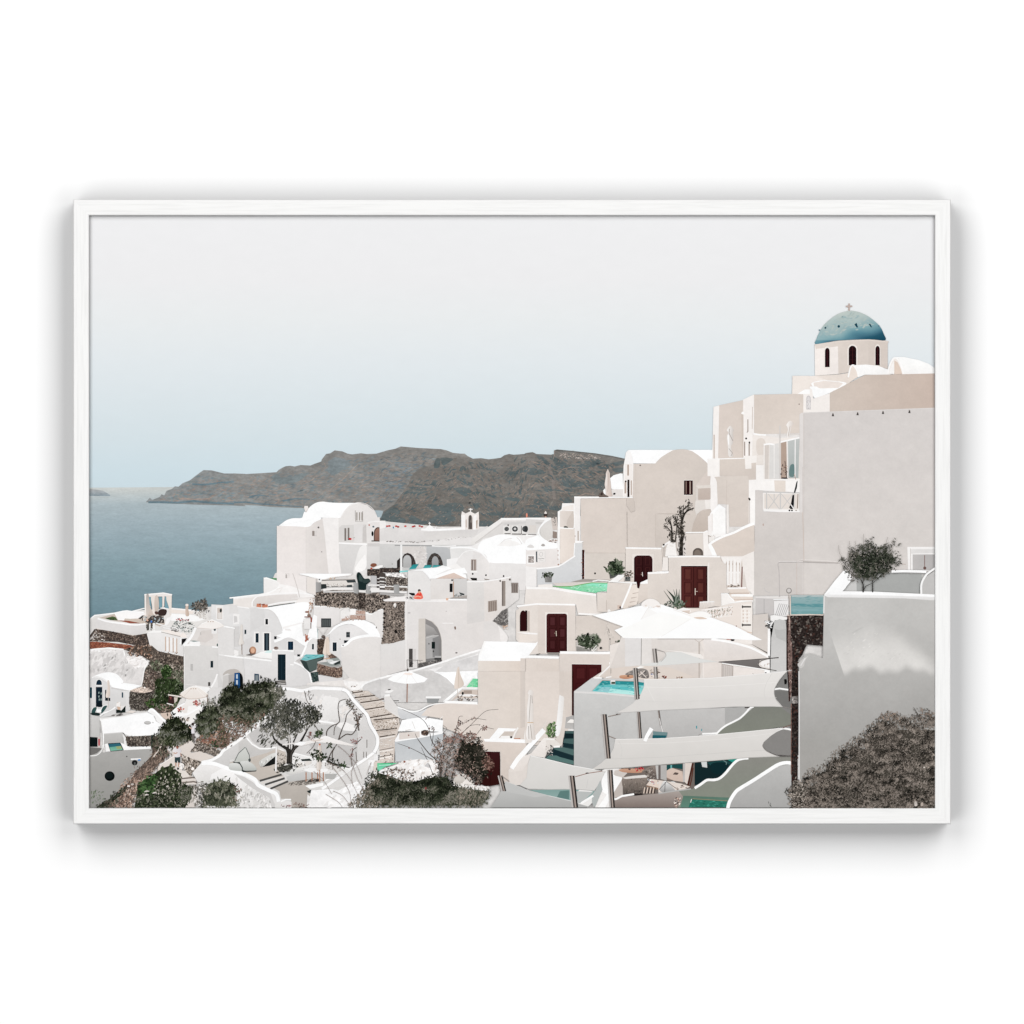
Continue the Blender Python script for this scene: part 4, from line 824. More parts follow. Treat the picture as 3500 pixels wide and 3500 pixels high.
E('#0a0f0f', 290, 1362, 67, 64); E('#141c1c', 285, 1355, 48, 44); E('#4c4946', 516, 1103, 9)
P('#eeeceb', '568 1130 700 1125 705 1145 570 1150'); P('#4a7fb5', '660 1142 700 1138 695 1158 665 1160'); E('#1c1f1f', 620, 1185, 38, 36); R('#5d5f5e', 612, 1180, 632, 1215)
F('40 1560 200 1540 220 1700 60 1720', 46, 34, '#5b6b50 #7b8472 #45543a', 3.5, 60, 60)
S('stone_under_roof', 'rubble stone wall under the bright roof edge', 'stone')
P('#57504a', '500 840 860 825 860 970 520 965'); F('500 840 860 825 858 970 520 965', 210, 26, '#6f665e #3d3733 #8d8379 #2b2826 #a1968c #5a4a43', 1.6); R('#1f2c2f', 838, 820, 860, 1000)
S('dry_bank', 'dry brown grass and rubble bank beside the porthole house', 'leaf')
P('#5f5046', '860 830 1000 840 1060 1080 900 1240 720 1440 640 1600 560 1775 100 1775 330 1640 470 1540 640 1300 760 1180 850 1090')
F('860 980 1050 940 1080 1080 930 1230 800 1380 700 1420 700 1260 850 1100', 330, 50, '#8a7062 #a58775 #6b574b #bfa08c #4f4138 #7d6a5e #9d8271', 5, 60, 40)
F('620 1280 860 1140 900 1200 700 1420 560 1460', 170, 40, '#8d7266 #6d5a52 #a58a7b #55483f #c0a090', 4, 50, 60)
F('480 1400 700 1380 700 1480 620 1700 560 1775 260 1775 400 1640', 420, 40, '#c39a84 #a98572 #d9b7a3 #8b6d5d #6a5448 #e2cdbf #b58d78', 3.2, 40, 40)
F('110 1775 300 1650 420 1560 520 1500 500 1560 380 1640 200 1775', 190, 34, '#1d2419 #2f3a27 #11150f #44503a #5b5a4c', 2, 40, 40)
F('200 1775 330 1680 420 1700 360 1775', 50, 30, '#55604a #3a4431 #7b7a68 #8b6f60', 2)
E('#ece6e2', 540, 1495, 20, 14); E('#cfc6c0', 590, 1470, 22, 13); E('#55504c', 540, 1512, 14, 8); F('700 1330 900 1290 860 1400 740 1420', 60, 38, '#b98f78 #9b7663 #7a5d4f #cfa991', 4, 40, 40)
S('hillside_path', 'pale footpath winding between dry banks with stone steps at its foot', 'plain')
P('#d9cec5:#cfc3ba', '1100 900 1250 960 1380 880 1420 950 1360 1000 1350 1050 1460 1100 1530 1150 1500 1180 1300 1120 1250 1060 1160 1120 1000 1230 940 1260 960 1320 1150 1300 1250 1330 1340 1340 1430 1400 1430 1470 1250 1470 1150 1400 920 1300 930 1240 1000 1180 1120 1100')
P('#ddd3cb:#d2c7be', '1230 960 1340 900 1400 940 1440 900 1450 960 1360 1050 1540 1170 1400 1150 1250 1070 1200 1020'); P('#d8cdc4', '1360 1060 1480 1030 1560 1060 1680 1110 1520 1165 1420 1130')
P('#dcd2ca', '930 1250 1080 1140 1150 1100 1220 1200 1260 1320 1180 1330 960 1320'); P('#dfd6ce', '1160 1290 1300 1290 1360 1360 1240 1390 1160 1350')
L('#aa9c92', 14, '1200 980 1300 920 1390 860'); L('#efe8e2', 12, '950 1220 1060 1150 1150 1090'); L('#8f8176', 10, '850 1120 940 1000 1000 920'); L('#cfc2b8', 18, '870 1110 940 1010 985 940')
for a, b in ((1385, 1400), (1440, 1455), (1500, 1520)): L('#6b635d', 16, (1240, a + 10, 1400, a - 5, 1450, a + 10)); L('#dbd2cb', 20, (1245, a + 32, 1400, a + 22, 1440, a + 30))
for a in (1600, 1655, 1700): L('#57504b', 16, (1320, a + 60, 1450, a + 5)); L('#e0d8d2', 20, (1310, a + 80, 1460, a + 22))
P('#cfc6bf', '1340 1560 1440 1540 1470 1660 1420 1775 1290 1775')
S('dry_stone_wall', 'low walls of rough mixed rubble beside the footpath', 'stone')
P('#6f665e', '1350 1040 1400 980 1440 910 1480 870 1560 950 1700 1010 1790 1040 1740 1100 1660 1090 1560 1050 1460 1030')
F('1350 1040 1400 980 1440 900 1500 870 1600 960 1700 1010 1790 1040 1740 1105 1660 1090 1560 1050 1460 1030', 210, 32, '#8d8379 #b5aaa0 #4b443e #cfc5bb #35302c #a3978c #5f564f', 1.8)
P('#776d64', '1230 1070 1340 1120 1420 1150 1500 1170 1470 1230 1380 1310 1360 1370 1260 1250')
F('1230 1070 1340 1120 1420 1150 1510 1170 1470 1240 1380 1320 1370 1380 1250 1240', 230, 30, '#9a8f84 #c3b8ae #544c45 #dcd3ca #3b3530 #ab9f94', 1.7); E('#f0ece8', 1240, 1230, 34, 40); E('#efe9e4', 1385, 1265, 22, 20)
F('1420 900 1460 850 1800 560 1960 540 1960 900 1800 1000 1650 980 1540 940', 620, 46, '#8f7262 #a98a78 #6b564a #c0a593 #57493e #96705f #7c7060 #46402f', 3.5, 40, 50)
F('1480 880 1700 860 1720 920 1540 930', 60, 36, '#96685a #7c5548 #a98573 #6d4a3c', 3.5, 30, 30); F('1780 740 1932 720 1932 900 1800 960 1700 900', 150, 34, '#4f5a3e #37422a #6b7357 #8a5f4c #b58a74', 2.4); F('1630 900 1760 900 1740 980 1640 970', 60, 34, '#2f3b26 #455239 #5b684c #1f281a', 2)
E('#ece7e3', 1750, 830, 16, 20); E('#e9e3df', 1788, 590, 16, 16); E('#1c1a18', 1800, 775, 24, 12)
S('olive_thicket', 'dense grey green olive bushes on the bank', 'leaf')
GR = '#8b8d7e #72785f #5c6549 #495438 #353f28 #252d1b #161b11'
F('1440 640 1500 540 1560 440 1640 400 1700 440 1800 560 1760 680 1700 760 1560 850 1440 780', 620, 44, GR, 3, 75, 50, base='#3f4733', lit=.35)
F('1760 400 1800 240 1860 160 1960 140 2000 600 1860 600 1780 560 1740 480', 420, 46, GR, 3, 75, 50, base='#424a36', lit=.35)
F('1500 380 1700 360 1740 420 1660 440 1520 460', 60, 36, '#a5a294 #e9e5e1 #8b8d7e #72785f', 2.5, 60, 60); P('#f4f2f1', '1690 360 1760 340 1790 400 1740 440 1700 420')
TUFT('1480 640 1560 480 1720 470 1740 640 1560 780', 12, 80, 90, 34, GR, 3); TUFT('1780 440 1850 260 1932 200 1932 560', 8, 80, 90, 34, GR, 3)
S('round_bush', 'rounded dark green tree beside the footpath', 'leaf')
F('940 800 1020 660 1080 600 1160 570 1240 620 1310 680 1370 760 1370 860 1260 900 1180 960 1100 980 1000 940 960 880', 900, 44, '#8f907c #74795f #59633f #3c4a2a #263219 #151c0e #0d1209', 2.8, 70, 60, base='#2b3620', lit=.4)
F('880 830 960 800 1020 900 1060 1080 1000 1100 900 1000 860 960', 160, 40, '#5c6348 #3d4630 #272d1e #7b7a68 #1b2015', 3, 70, 50)
F('1200 680 1370 740 1370 860 1240 900 1180 800', 200, 44, '#151c10 #1f2917 #0c110a #34422a', 2)
TUFT('1000 760 1080 660 1200 660 1320 780 1240 860 1080 920', 12, 80, 100, 34, '#84867a #666b54 #4b5438 #323d24 #202a17 #12180d', 2.6)
S('prickly_pear', 'large prickly pear with rounded green pads at the foot of the path', 'leaf')
P('#26301c', '680 1480 860 1360 920 1300 1000 1250 1100 1220 1230 1330 1240 1440 1380 1520 1360 1640 1290 1775 620 1775 650 1600')
F('680 1480 860 1350 900 1440 900 1560 780 1640 680 1620', 190, 50, '#4f7a3a #3c6a2b #2c5220 #1e3a17 #62874c', 1.8, lit=.3)
F('620 1775 680 1600 900 1560 1240 1500 1400 1520 1360 1660 1290 1775', 620, 44, '#515c3e #3a4530 #262f1e #161b12 #6f735f #2f4423 #8a8878', 2.4)
F('1230 1480 1400 1500 1380 1680 1250 1700', 150, 34, '#7a7d6c #5b634c #3f4933 #98948a', 3, 80, 50)
for x, y, r, a in ((985, 1270, 42, 80), (960, 1320, 40, 120), (1020, 1300, 38, 60), (1100, 1230, 40, 90), (1130, 1260, 38, 60), (1085, 1280, 38, 100), (1150, 1320, 40, 50), (1200, 1340, 38, 20), (1180, 1400, 42, 80), (1060, 1340, 42, 70), (1010, 1370, 40, 110), (950, 1390, 42, 90), (1100, 1400, 44, 80), (1040, 1440, 42, 60), (920, 1440, 44, 100), (980, 1470, 42, 80), (1120, 1470, 44, 50), (1190, 1460, 38, 90), (1060, 1520, 42, 100), (980, 1540, 40, 70), (1220, 1380, 30, 10), (900, 1500, 38, 80), (1140, 1540, 40, 60), (1010, 1600, 38, 90), (930, 1590, 36, 30)):
    t = math.radians(a); ux, uy = math.cos(t), -math.sin(t)
    C('#55663f:#202c17' if (x + y) % 3 else '#3a4c2a:#141c0f', (x - ux * r, y - uy * r, x - uy * r * .62, y + ux * r * .62, x + ux * r, y + uy * r, x + uy * r * .62, y - ux * r * .62))
    if (x * 7 + y) % 2 == 0: C('#d8cec3' if x % 20 else '#a9a893', (x - uy * r * .3 - 8, y + 4, x - uy * r * .3 + 4, y - 14, x - uy * r * .3 + 12, y + 2, x - uy * r * .3, y + 16))
for x, y, w in ((780, 1565, 36), (780, 1610, 30), (885, 1585, 32), (1055, 1500, 20)): C('#e9e2dc', (x - w, y + 8, x - 6, y - 14, x + w, y - 2, x + 4, y + 4))
F('880 1440 1240 1300 1240 1560 900 1640', 90, 26, '#ccc4ba #8f8f7a #b3aca0 #6b7455', 2.5)
S('walking_person', 'person in a white shirt and dark shorts walking down the path', 'plain')
P('#2f3f42', '1150 1100 1220 1100 1222 1180 1195 1190 1185 1150 1178 1190 1150 1180'); P('#b28a78', '1155 1185 1172 1185 1172 1230 1160 1240'); P('#b28a78', '1195 1185 1212 1185 1208 1240 1195 1240'); P('#2b2b2b', '1178 1250 1205 1250 1205 1275 1185 1280')
C('#e6e1e3>#cfc9cc', '1128 1010 1150 990 1180 985 1215 990 1240 1030 1222 1060 1222 1105 1150 1110 1145 1060 1125 1045'); C('#8a5f50', '1168 970 1185 955 1200 975 1195 1000 1175 1000'); C('#2e2522', '1168 968 1185 950 1202 968 1195 975 1180 965'); L('#b98d79', 12, '1135 1050 1160 1065 1185 1050'); L('#a87c69', 10, '1225 1060 1238 1100')
S('climbing_person', 'person in white carrying a bag farther up the path', 'plain')
C('#e9e6ea>#cfc9cc', '1370 740 1395 700 1425 690 1430 720 1410 760 1412 800 1375 805'); E('#3a2e2a', 1390, 675, 20, 18); P('#6b6765', '1375 800 1412 800 1410 930 1395 930 1390 850 1380 900'); L('#ddb8a6', 12, '1340 715 1380 740'); E('#fbfafa', 1420, 682, 16, 14)

S('bean_bag_terrace', 'white walled sunken terrace with bean bags and paved steps')
T(800, 2300)
P('#d6d3d0', '-160 620 -20 640 200 620 430 560 700 200 1000 160 1450 180 1600 280 1780 520 1900 800 1880 1050 1800 1500 1700 1775 480 1775 -60 1320 -60 900')
P('#dcd9d7:#cdcac8', '640 200 800 215 930 235 1040 190 1200 200 1440 215 1520 280 1600 400 1750 580 1800 720 1880 850 1880 960 1860 1040 1600 1240 1500 1260 1100 1160 700 1040 500 900 640 500')
F('700 340 900 280 1100 320 1300 300 1560 500 1700 600 1640 640 1400 560 1200 640 1130 600 1000 450 860 400', 160, 70, '#e6e3e1 #ebe8e6 #dfdcda #e3e0de #e9e2dd', 1.8, 40, 60, jit=.01)
P('#eeebe9:#e0dddb', '1130 440 1200 300 1380 330 1380 620 1130 620'); P('#c3c1bf:#b9b6b4', '1000 680 1230 680 1500 740 1640 780 1620 1230 1400 1200 1100 1100 960 900')
P('#b9b6b4:#c5c2c0', '180 800 460 660 620 700 700 900 620 960 440 1000 330 980 240 900'); P('#c9c6c3:#bfbcb9', '0 960 150 860 300 980 440 1010 540 980 540 1060 400 1080 210 1110 120 1130 -40 1140 -40 980')
L('#fbfaf9', 24, '1120 635 1300 660 1420 700 1560 740'); P('#f4f1ef', '1300 660 1480 650 1600 700 1600 770 1450 760')
L('#fdfcfc', 40, '640 205 760 212 900 235 1050 200 1200 205 1430 215 1500 250 1570 350 1680 470 1760 560 1800 680 1860 780 1895 860 1890 960 1850 1050', sm=True)
L('#fcfbfb', 34, '1850 1050 1700 1160 1560 1250 1380 1380 1240 1480 1160 1530'); P('#e1dedc:#d8d5d2', '1880 1070 1860 1240 1760 1400 1440 1500 1180 1540 1280 1480 1560 1290'); P('#d3d0ce:#c3c1bf', '-400 1180 -300 1155 -180 1095 -140 1040 0 940 60 900 60 1120 -60 1150 0 1290 -160 1230 -280 1195'); L('#fbfaf9', 38, '-420 1178 -300 1150 -185 1085 -140 1025 0 935 60 890 180 790 300 700 360 620 430 560', sm=True)
L('#fbfaf9', 20, '170 860 240 940 340 1000 440 1000 560 980'); L('#f6f4f3', 20, '580 1010 640 1030 680 1050'); P('#e3e0dd', '1900 840 1932 840 1932 1080 1880 1080')
P('#c2b8ae:#b8afa6', '-60 1180 200 1120 420 1060 560 1000 680 1040 700 1180 640 1220 600 1320 660 1360 340 1430 260 1380 0 1290'); P('#b5ada5:#aba39b', '520 1520 720 1440 900 1380 1100 1380 1180 1420 960 1480 1020 1560 980 1775 760 1775 750 1660 620 1660 600 1560')
F('560 1060 680 1080 900 1180 840 1220 640 1200', 60, 40, '#a79f97 #8b837b #cdc5bd #6f6963', 3)
for s in ('340 1425 630 1340', '410 1475 670 1390', '480 1530 715 1430'): L('#4c4b49', 26, s)
for s in ('360 1455 650 1370', '430 1505 690 1415'): L('#d8d0c9', 16, s)
F('720 1460 900 1400 1100 1400 1160 1430 960 1480 760 1490', 90, 44, '#7d7771 #8f8983 #6b6661 #5b5753', 3, 10, 30)
P('#fbfaf9', '940 1490 1170 1450 1330 1370 1290 1350 1270 1360 1180 1440 1180 1490 1000 1530'); P('#2a3332', '960 1560 1020 1540 1010 1590 980 1580')
P('#f0edeb:#d6d3d0', '-550 1320 -430 1185 -280 1190 -150 1240 0 1300 0 1420 -300 1470 -480 1440'); P('#f7f5f4:#d9d6d3', '-160 1260 0 1270 140 1320 250 1380 340 1460 500 1560 600 1640 600 1775 -400 1775 -300 1340')
F('-300 1400 0 1380 200 1480 400 1600 540 1775 -300 1775', 330, 70, '#e3e0de #eeebe9 #d6d3d0 #cac7c4 #dedbd8', 2, 60, 40, jit=.02)
F('-20 1560 400 1600 540 1775 -20 1775', 120, 44, '#bdbab7 #d9d5d2 #ebe8e6 #aeaba8', 2, 60, 40)
P('#cac7c5', '0 1330 130 1370 250 1440 290 1480 480 1580 520 1690 560 1775 500 1775 470 1650 240 1520 80 1400'); L('#fefefe', 50, '-430 1190 -280 1195 -140 1240 0 1290 160 1345 280 1410 320 1480 460 1550 560 1600 590 1700', sm=True)
P('#e4e1df:#d7d4d1', '540 1740 640 1670 760 1700 760 1790 540 1790'); L('#fafaf9', 18, '620 1700 680 1670 755 1672')
S('bean_bags', 'pale bean bags and cushions with dark piping on the terrace', 'plain')
P('#252a2a', '-20 1170 80 1170 120 1270 300 1280 290 1300 120 1310'); C('#cfd0cb:#b9bbb5', '5 1170 60 1060 150 975 190 1060 205 1140 190 1175 90 1175'); L('#4c5351', 8, '10 1165 60 1060 150 980'); L('#4c5351', 8, '155 985 200 1080 210 1150')
C('#d5d6d2:#a9aba6', '75 1180 180 1165 260 1210 300 1280 210 1290 120 1280'); C('#d9dad6:#b1b3ae', '-60 1200 40 1190 100 1230 115 1290 20 1290 -60 1270'); L('#3d4442', 14, '70 1180 110 1250 110 1300')
P('#1b1d1d', '350 1245 430 1170 545 1090 545 1200 470 1225'); C('#dcdbd7:#bdbcb7', '330 1180 400 1120 530 1055 550 1090 470 1160 370 1240'); F('340 1180 530 1065 540 1090 370 1230', 22, 34, '#8b8d89 #f1f0ed', 4, 100, 20); C('#4b5150', '190 1140 215 1130 222 1160 200 1175')
S('corner_sofa', 'built in white corner bench with cushions and a low white table', 'plain')
P('#e9e7e5', '780 1050 1000 1110 1240 1180 1540 1270 1460 1340 1300 1380 1200 1340 900 1260 700 1300 640 1340'); P('#c9c8c6:#b5b4b2', '690 1370 1000 1280 1160 1350 1000 1400 720 1440'); P('#a9a8a5', '1200 1330 1370 1330 1320 1400 1210 1400')
C('#e6e5e3:#c5c4c1', '665 1260 710 1235 760 1290 710 1330 680 1310'); C('#e9e7e4:#c9c7c3', '720 1320 800 1250 900 1250 920 1275 800 1330 730 1345'); C('#ded8d2', '820 1200 900 1180 930 1230 850 1250'); C('#ded8d2', '930 1180 1000 1150 1030 1190 960 1220')
C('#d6d2ce', '1200 1180 1300 1215 1290 1270 1210 1250'); C('#d6d2ce', '1310 1220 1420 1250 1400 1310 1310 1290'); L('#4a4846', 9, '1310 1225 1300 1280'); L('#4a4846', 9, '1215 1180 1205 1230'); L('#4a4846', 9, '930 1190 940 1230')
F('840 1200 1180 1180 1460 1280 1300 1330 900 1280', 70, 36, '#f1eeeb #cfcac5 #b3aea9 #dedad6', 2.5, 0, 40); P('#f4f3f2', '900 1280 1000 1250 1240 1270 1240 1300 1130 1330 1000 1310'); L('#fbfaf9', 16, '800 1060 1000 1110 1240 1180 1540 1275')
for x in (952, 1030, 1105, 1132, 1180): L('#a87f6d', 15, (x, 1310, x, 1430))
P('#2f3634', '880 1140 1000 1130 1030 1160 900 1165'); P('#40403e', '1220 1160 1330 1190 1540 1250 1500 1250 1300 1215')
F('960 1430 1100 1390 1160 1400 1080 1440', 20, 40, '#4c4845 #2f2d2b', 3, 5, 15)
S('olive_tree', 'olive tree with a forked dark trunk and airy grey green crown in the terrace', 'leaf')
P('#4b4c45', '560 1250 760 1200 780 1260 700 1300 600 1310'); F('560 1200 660 1180 860 1190 820 1260 700 1310 580 1320', 110, 34, '#2b2e28 #4b4e45 #1b1e1a #6b6b62', 2.4)
for s, w, w2 in (('735 1200 730 1080 700 1000 600 940 530 870 500 790', 62, 12), ('735 1200 745 1080 790 1000 870 930 930 820 1000 690', 62, 12), ('730 1200 725 1000 730 900 725 800', 70, 12), ('780 1000 790 900 840 800', 26, 10)): L('#2f2c29', w, s, w2)
L('#57514b', 12, '750 1180 755 1060 800 990 870 935'); L('#4b4641', 8, '715 1180 710 1060')
OL = '#a8a399 #8b887c #6f7062 #56594b #41453a #2e3229 #1e211b'
F('470 470 560 380 700 340 820 360 900 430 1000 400 1100 470 1150 560 1110 640 1000 680 900 760 820 800 740 840 660 880 560 820 480 780 340 760 340 700 440 620', 1500, 44, OL, 3.6, 75, 60, lit=.25)
F('560 420 820 400 900 600 820 760 660 720 520 640', 420, 40, '#3b3f33 #2a2d24 #51554a #6b6b60', 3, 75, 60); F('980 460 1140 540 1100 640 960 660', 150, 44, '#2e3229 #43473b #6f7062 #1e211b', 3, 60, 50)
F('340 840 440 850 400 930 340 930', 30, 50, '#41453a #56594b #2e3229', 4, 50, 20); F('460 900 560 880 540 960 460 950', 26, 40, '#56594b #41453a', 4, 50, 20)
S('shade_canopy', 'white triangular shade canopy on a pale post over the terrace', 'plain')
P('#f6f3f1:#e6e0dc', '780 945 1000 890 1215 825 1300 860 1600 955 1560 965 1300 930 1090 915 880 965'); P('#d6c9c0', '1000 890 1190 868 1130 900 1060 908'); P('#fbfafa', '780 940 880 905 960 915 900 960'); L('#efeae6', 14, '640 950 800 925'); L('#efedec', 20, '560 970 552 1300'); L('#e6e0dc', 12, '725 820 735 1000')
L('#f3efec', 16, '590 1000 660 1030')
C('#ddd3cb>#c6b9ae', '1110 950 1135 940 1155 1000 1160 1170 1140 1280 1090 1280 1100 1100'); E('#b9694f', 1132, 945, 12); L('#b08d7c', 14, '1132 1280 1132 1440'); L('#f1e9e3', 8, '1112 970 1108 1270')
S('bougainvillea_vine', 'twisting bare vine with red and green leaves climbing the curved wall', 'leaf')
for s in ('1220 830 1230 760 1290 700 1390 650 1385 560 1375 440 1400 370 1480 345', '1380 880 1420 760 1470 640 1490 550 1560 470', '1380 880 1480 810 1560 810 1620 720 1625 640 1600 540 1560 440', '1650 760 1640 640 1680 540', '1240 1150 1290 1040 1360 940', '1300 1150 1300 1050 1330 990', '1550 1100 1570 1020 1620 980', '1600 940 1680 870'): L('#57483f', 13, s, 7, sm=True)
for s in ('960 1060 1040 980 1080 900', '930 235 960 360 1000 420', '1320 820 1330 720 1380 660', '1070 690 1120 780 1140 860', '1620 1160 1610 1040', '1555 1240 1550 1120'): L('#6b5b51', 7, s, sm=True)
F('1460 340 1560 350 1600 420 1560 480 1500 420', 50, 26, '#6b5c50 #4a4038 #8b7a6c #5a5a40', 2); F('1600 560 1700 520 1660 700 1620 780 1600 680', 60, 24, '#6b5c50 #4a4038 #8b6a5c #3b3a2c', 2); F('1560 480 1620 470 1620 620 1590 620', 24, 22, '#5b4c40 #8b6a5c', 2)
F('1060 780 1160 760 1170 820 1100 860 1060 830', 60, 30, '#2f4a24 #486238 #1d2f17 #6b7f55', 1.8); F('940 780 1040 770 1060 880 1000 870', 24, 24, '#8b4a45 #5b3a34 #b5736b', 2)
F('1000 1050 1100 1000 1200 1080 1180 1160 1040 1140', 110, 34, '#22301b #34472a #151d11 #4b5e3c', 2); F('1230 1100 1330 1150 1520 1230 1560 1240 1300 1220 1230 1180', 70, 30, '#1c2117 #34402a #3b2a26', 2); F('1400 1200 1480 1200 1480 1240 1410 1230', 22, 28, '#3f6a35 #2a4d23', 2)
F('1560 880 1700 850 1690 880 1600 920 1570 940', 18, 22, '#a84a4f #c26a6a', 2); F('1540 1000 1580 1000 1580 1100 1540 1100', 14, 22, '#9a4a4a #b56a66', 2)
F('960 270 1040 270 1030 340 980 340', 12, 40, '#6b6460 #8b8480', 4, 60, 40); F('1130 430 1165 430 1160 475 1130 470', 10, 22, '#77706b #9b948f', 2); F('1230 930 1300 940 1290 990 1240 980', 20, 30, '#2f3f26 #4b5b3d', 2); F('820 1100 850 1100 830 1170 790 1160', 20, 26, '#5b5e4a #3f4433', 2.5)
for x in (1755, 1712, 1748): L('#a09c99', 12, (x, 880 if x == 1755 else 1040, x, 990 if x == 1755 else 1120))
S('white_outcrop', 'whitewashed boulders and low wall at the bottom edge', 'rough')
P('#fbfafa:#f1efee', '1020 1550 1300 1530 1380 1550 1500 1490 1620 1430 1700 1480 1760 1460 1800 1500 1932 1600 1932 1775 960 1775 1000 1640')
F('1250 1540 1600 1450 1800 1500 1932 1700 1932 1775 1200 1775', 70, 90, '#ffffff #f1eeed #e6e3e1', 3, 20, 40, jit=.02); P('#e9e6e4', '970 1600 1010 1640 990 1775 960 1775')
P('#e3ded9', '1800 1290 1932 1280 1932 1600 1810 1500 1770 1420'); R('#f7f6f5', 1775, 1150, 1850, 1230); R('#f3f1f0', 1850, 1070, 1900, 1160); L('#efedec', 20, '1790 1230 1785 1440'); P('#d6c9bf', '1850 1180 1932 1140 1932 1290 1840 1290'); P('#5fbf80', '1900 1240 1932 1200 1932 1270')
S('bottom_left_bush', 'olive green bush in front of the whitewashed rock', 'leaf')
T(300, 2300)
F('1500 1640 1520 1520 1620 1440 1760 1400 1900 1430 1990 1520 1960 1650 2000 1775 1500 1775', 820, 42, '#a9a596 #8b8b78 #6e745a #525b42 #3a442f #262e20 #161b12', 3.2, 75, 60, base='#4a5140', lit=.45)
F('1420 1460 1560 1480 1530 1775 1440 1775 1420 1600', 110, 44, '#f1eeeb #d9d3ce #a8a198 #7b776b #4b4a40', 2.5)
T(800, 2300)
F('0 1500 80 1520 60 1640 0 1690', 50, 26, '#6e745a #a9a596 #8b3a3a #3a442f', 2); F('640 1755 780 1750 780 1775 640 1775', 14, 26, '#9a3a3a #6b3433', 2); F('800 1730 980 1740 980 1775 800 1775', 30, 30, '#8b5a50 #b5857a #6b5a50', 3)
S('upper_bushes', 'mass of grey green shrubs between the blue door house and the terrace', 'leaf')
F('-180 300 -100 200 0 180 120 200 240 110 330 130 400 80 500 110 560 190 640 230 660 300 600 330 480 480 440 540 380 600 300 640 200 720 60 640 -160 560', 1900, 46, '#969586 #7b7d6a #61684f #4a5439 #353f28 #242c1b #151a10', 3, 75, 60, base='#3d4530', lit=.35)
F('-160 560 60 560 200 480 380 450 400 560 380 600 250 720 60 860 -20 900 -160 1000 -260 920 -200 760', 720, 40, '#8b6a5a #6b5347 #a5836f #57493e #7b6f5c #46402f #96705f #4d5a3c', 3, 40, 60)
F('100 480 300 560 240 640 60 640', 180, 38, '#252b1b #39432b #4f5a3d #8b6a5a', 2.6); F('-160 860 60 740 200 700 60 860 -100 980', 90, 34, '#a5806e #86695b #775c50 #b9998a', 3)
F('320 440 380 450 370 490 320 470', 10, 26, '#e6e0db #cfc8c2', 1.8); F('480 190 560 200 550 280 500 260', 30, 26, '#f1ece8 #dcd5cf #8b8b78', 2); F('560 180 640 200 660 300 560 320', 110, 34, '#7b7a70 #5b5e50 #a5a196 #43483a', 3, 75, 60); F('100 220 130 215 130 250 100 250', 6, 24, '#f3f0ee')
TUFT('-150 360 -60 260 120 260 260 180 420 180 540 260 480 420 380 520 100 600 -100 540', 34, 95, 110, 36, '#8b8b7b #70735f #565d45 #404a32 #2e3824 #1f2718 #141910', 3)
# ================================================================ lower centre, in front of the steps
T(1300, 2300)
S('lower_rubble_steps', 'broad shallow rubble steps coming down between white walls', 'rough')
P('#d2c6bc:#cfc2b8', '-365 235 -166 236 60 392 240 570 260 700 200 880 180 1180 0 1190 -10 1000 -30 850 -90 700 -140 570 -200 480 -270 394')
F('-350 245 -170 242 60 392 230 560 200 700 -90 700 -200 480 -270 394', 260, 26, '#a3958a #c9bcb1 #857970 #dcd2c9 #b3a69b', 2.2, 10, 40)
for q in ('-370 264 -232 244', '-340 326 -72 296', '-262 392 10 352', '-200 482 52 442', '-140 590 150 540'): L('#564b44', 15, q); v = [float(t) for t in q.split()]; L('#ddd2c9', 13, (v[0], v[1] + 18, v[2], v[3] + 18))
for y, a in ((600, 250), (745, 220), (825, 200), (1000, 180), (1090, 170)):
    L('#4f4640', 15 if y < 900 else 7, (-90 if y < 800 else -10, y + 20, a, y - 15), sm=False); L('#efe7e0' if y > 800 else '#b9aba0', 18, (-90 if y < 800 else -10, y + 42, a - 10, y + 8))
F('-80 630 250 600 215 730 -80 740', 170, 26, '#a3958a #c9bcb1 #857970 #e6ddd5', 2, 10, 40); F('-80 760 200 750 190 820 -80 830', 60, 24, '#c9bcb1 #b3a59a #e6ddd5', 2.5, 0, 20)
F('-60 850 190 850 180 980 -60 990', 30, 50, '#f3ece6 #e2d7ce #d6c9be', 5, 0, 8); F('0 1000 170 1010 170 1180 0 1180', 30, 26, '#5b5049 #8b7f76 #f0e9e3 #efe6df', 1.8)
T(800, 2300)
S('patio_rim', 'rounded white rim of the sunken terrace beside the rubble steps')
L('#fdfcfc', 42, '1430 215 1500 250 1570 350 1680 470 1760 560 1800 680 1860 780 1895 860 1892 960 1850 1050', sm=True)
T(1300, 2300)
S('low_wall_post', 'short white wall with a rounded post beside the rubble steps')
P('#eeebe9:#e2dedb', '50 300 130 290 140 400 220 440 400 500 480 560 460 620 260 600 60 470'); L('#fbfaf9', 18, '60 295 125 290'); P('#d3d3d4:#c6c7c9', '220 460 320 480 520 510 640 460 620 600 280 610 240 560')
L('#fdfcfb', 16, '100 390 230 450 320 480 400 510 520 495 620 440 720 410 830 400', sm=True)
P('#dcd8d5', '50 320 130 310 230 450 230 560 60 470')
S('beige_terrace_block', 'tall beige house block in shade above a railed roof edge')
T(1300, 1900)
P('#e2d8cf>#d9cbc0', '1290 1380 1850 1385 1850 2500 1290 2500'); P('#d6cac1>#d0c5bd', '1848 1350 2366 1350 2366 2500 1848 2500')
P('#fdfdfd:#fefefe', '1370 1125 1500 1130 2100 1135 2080 1180 1940 1310 2365 1330 2365 1352 1850 1352 1850 1388 1290 1385 1300 1310'); P('#fbf9f7', '1290 1382 1330 1240 1370 1125 1400 1125')
T(1300, 2300)
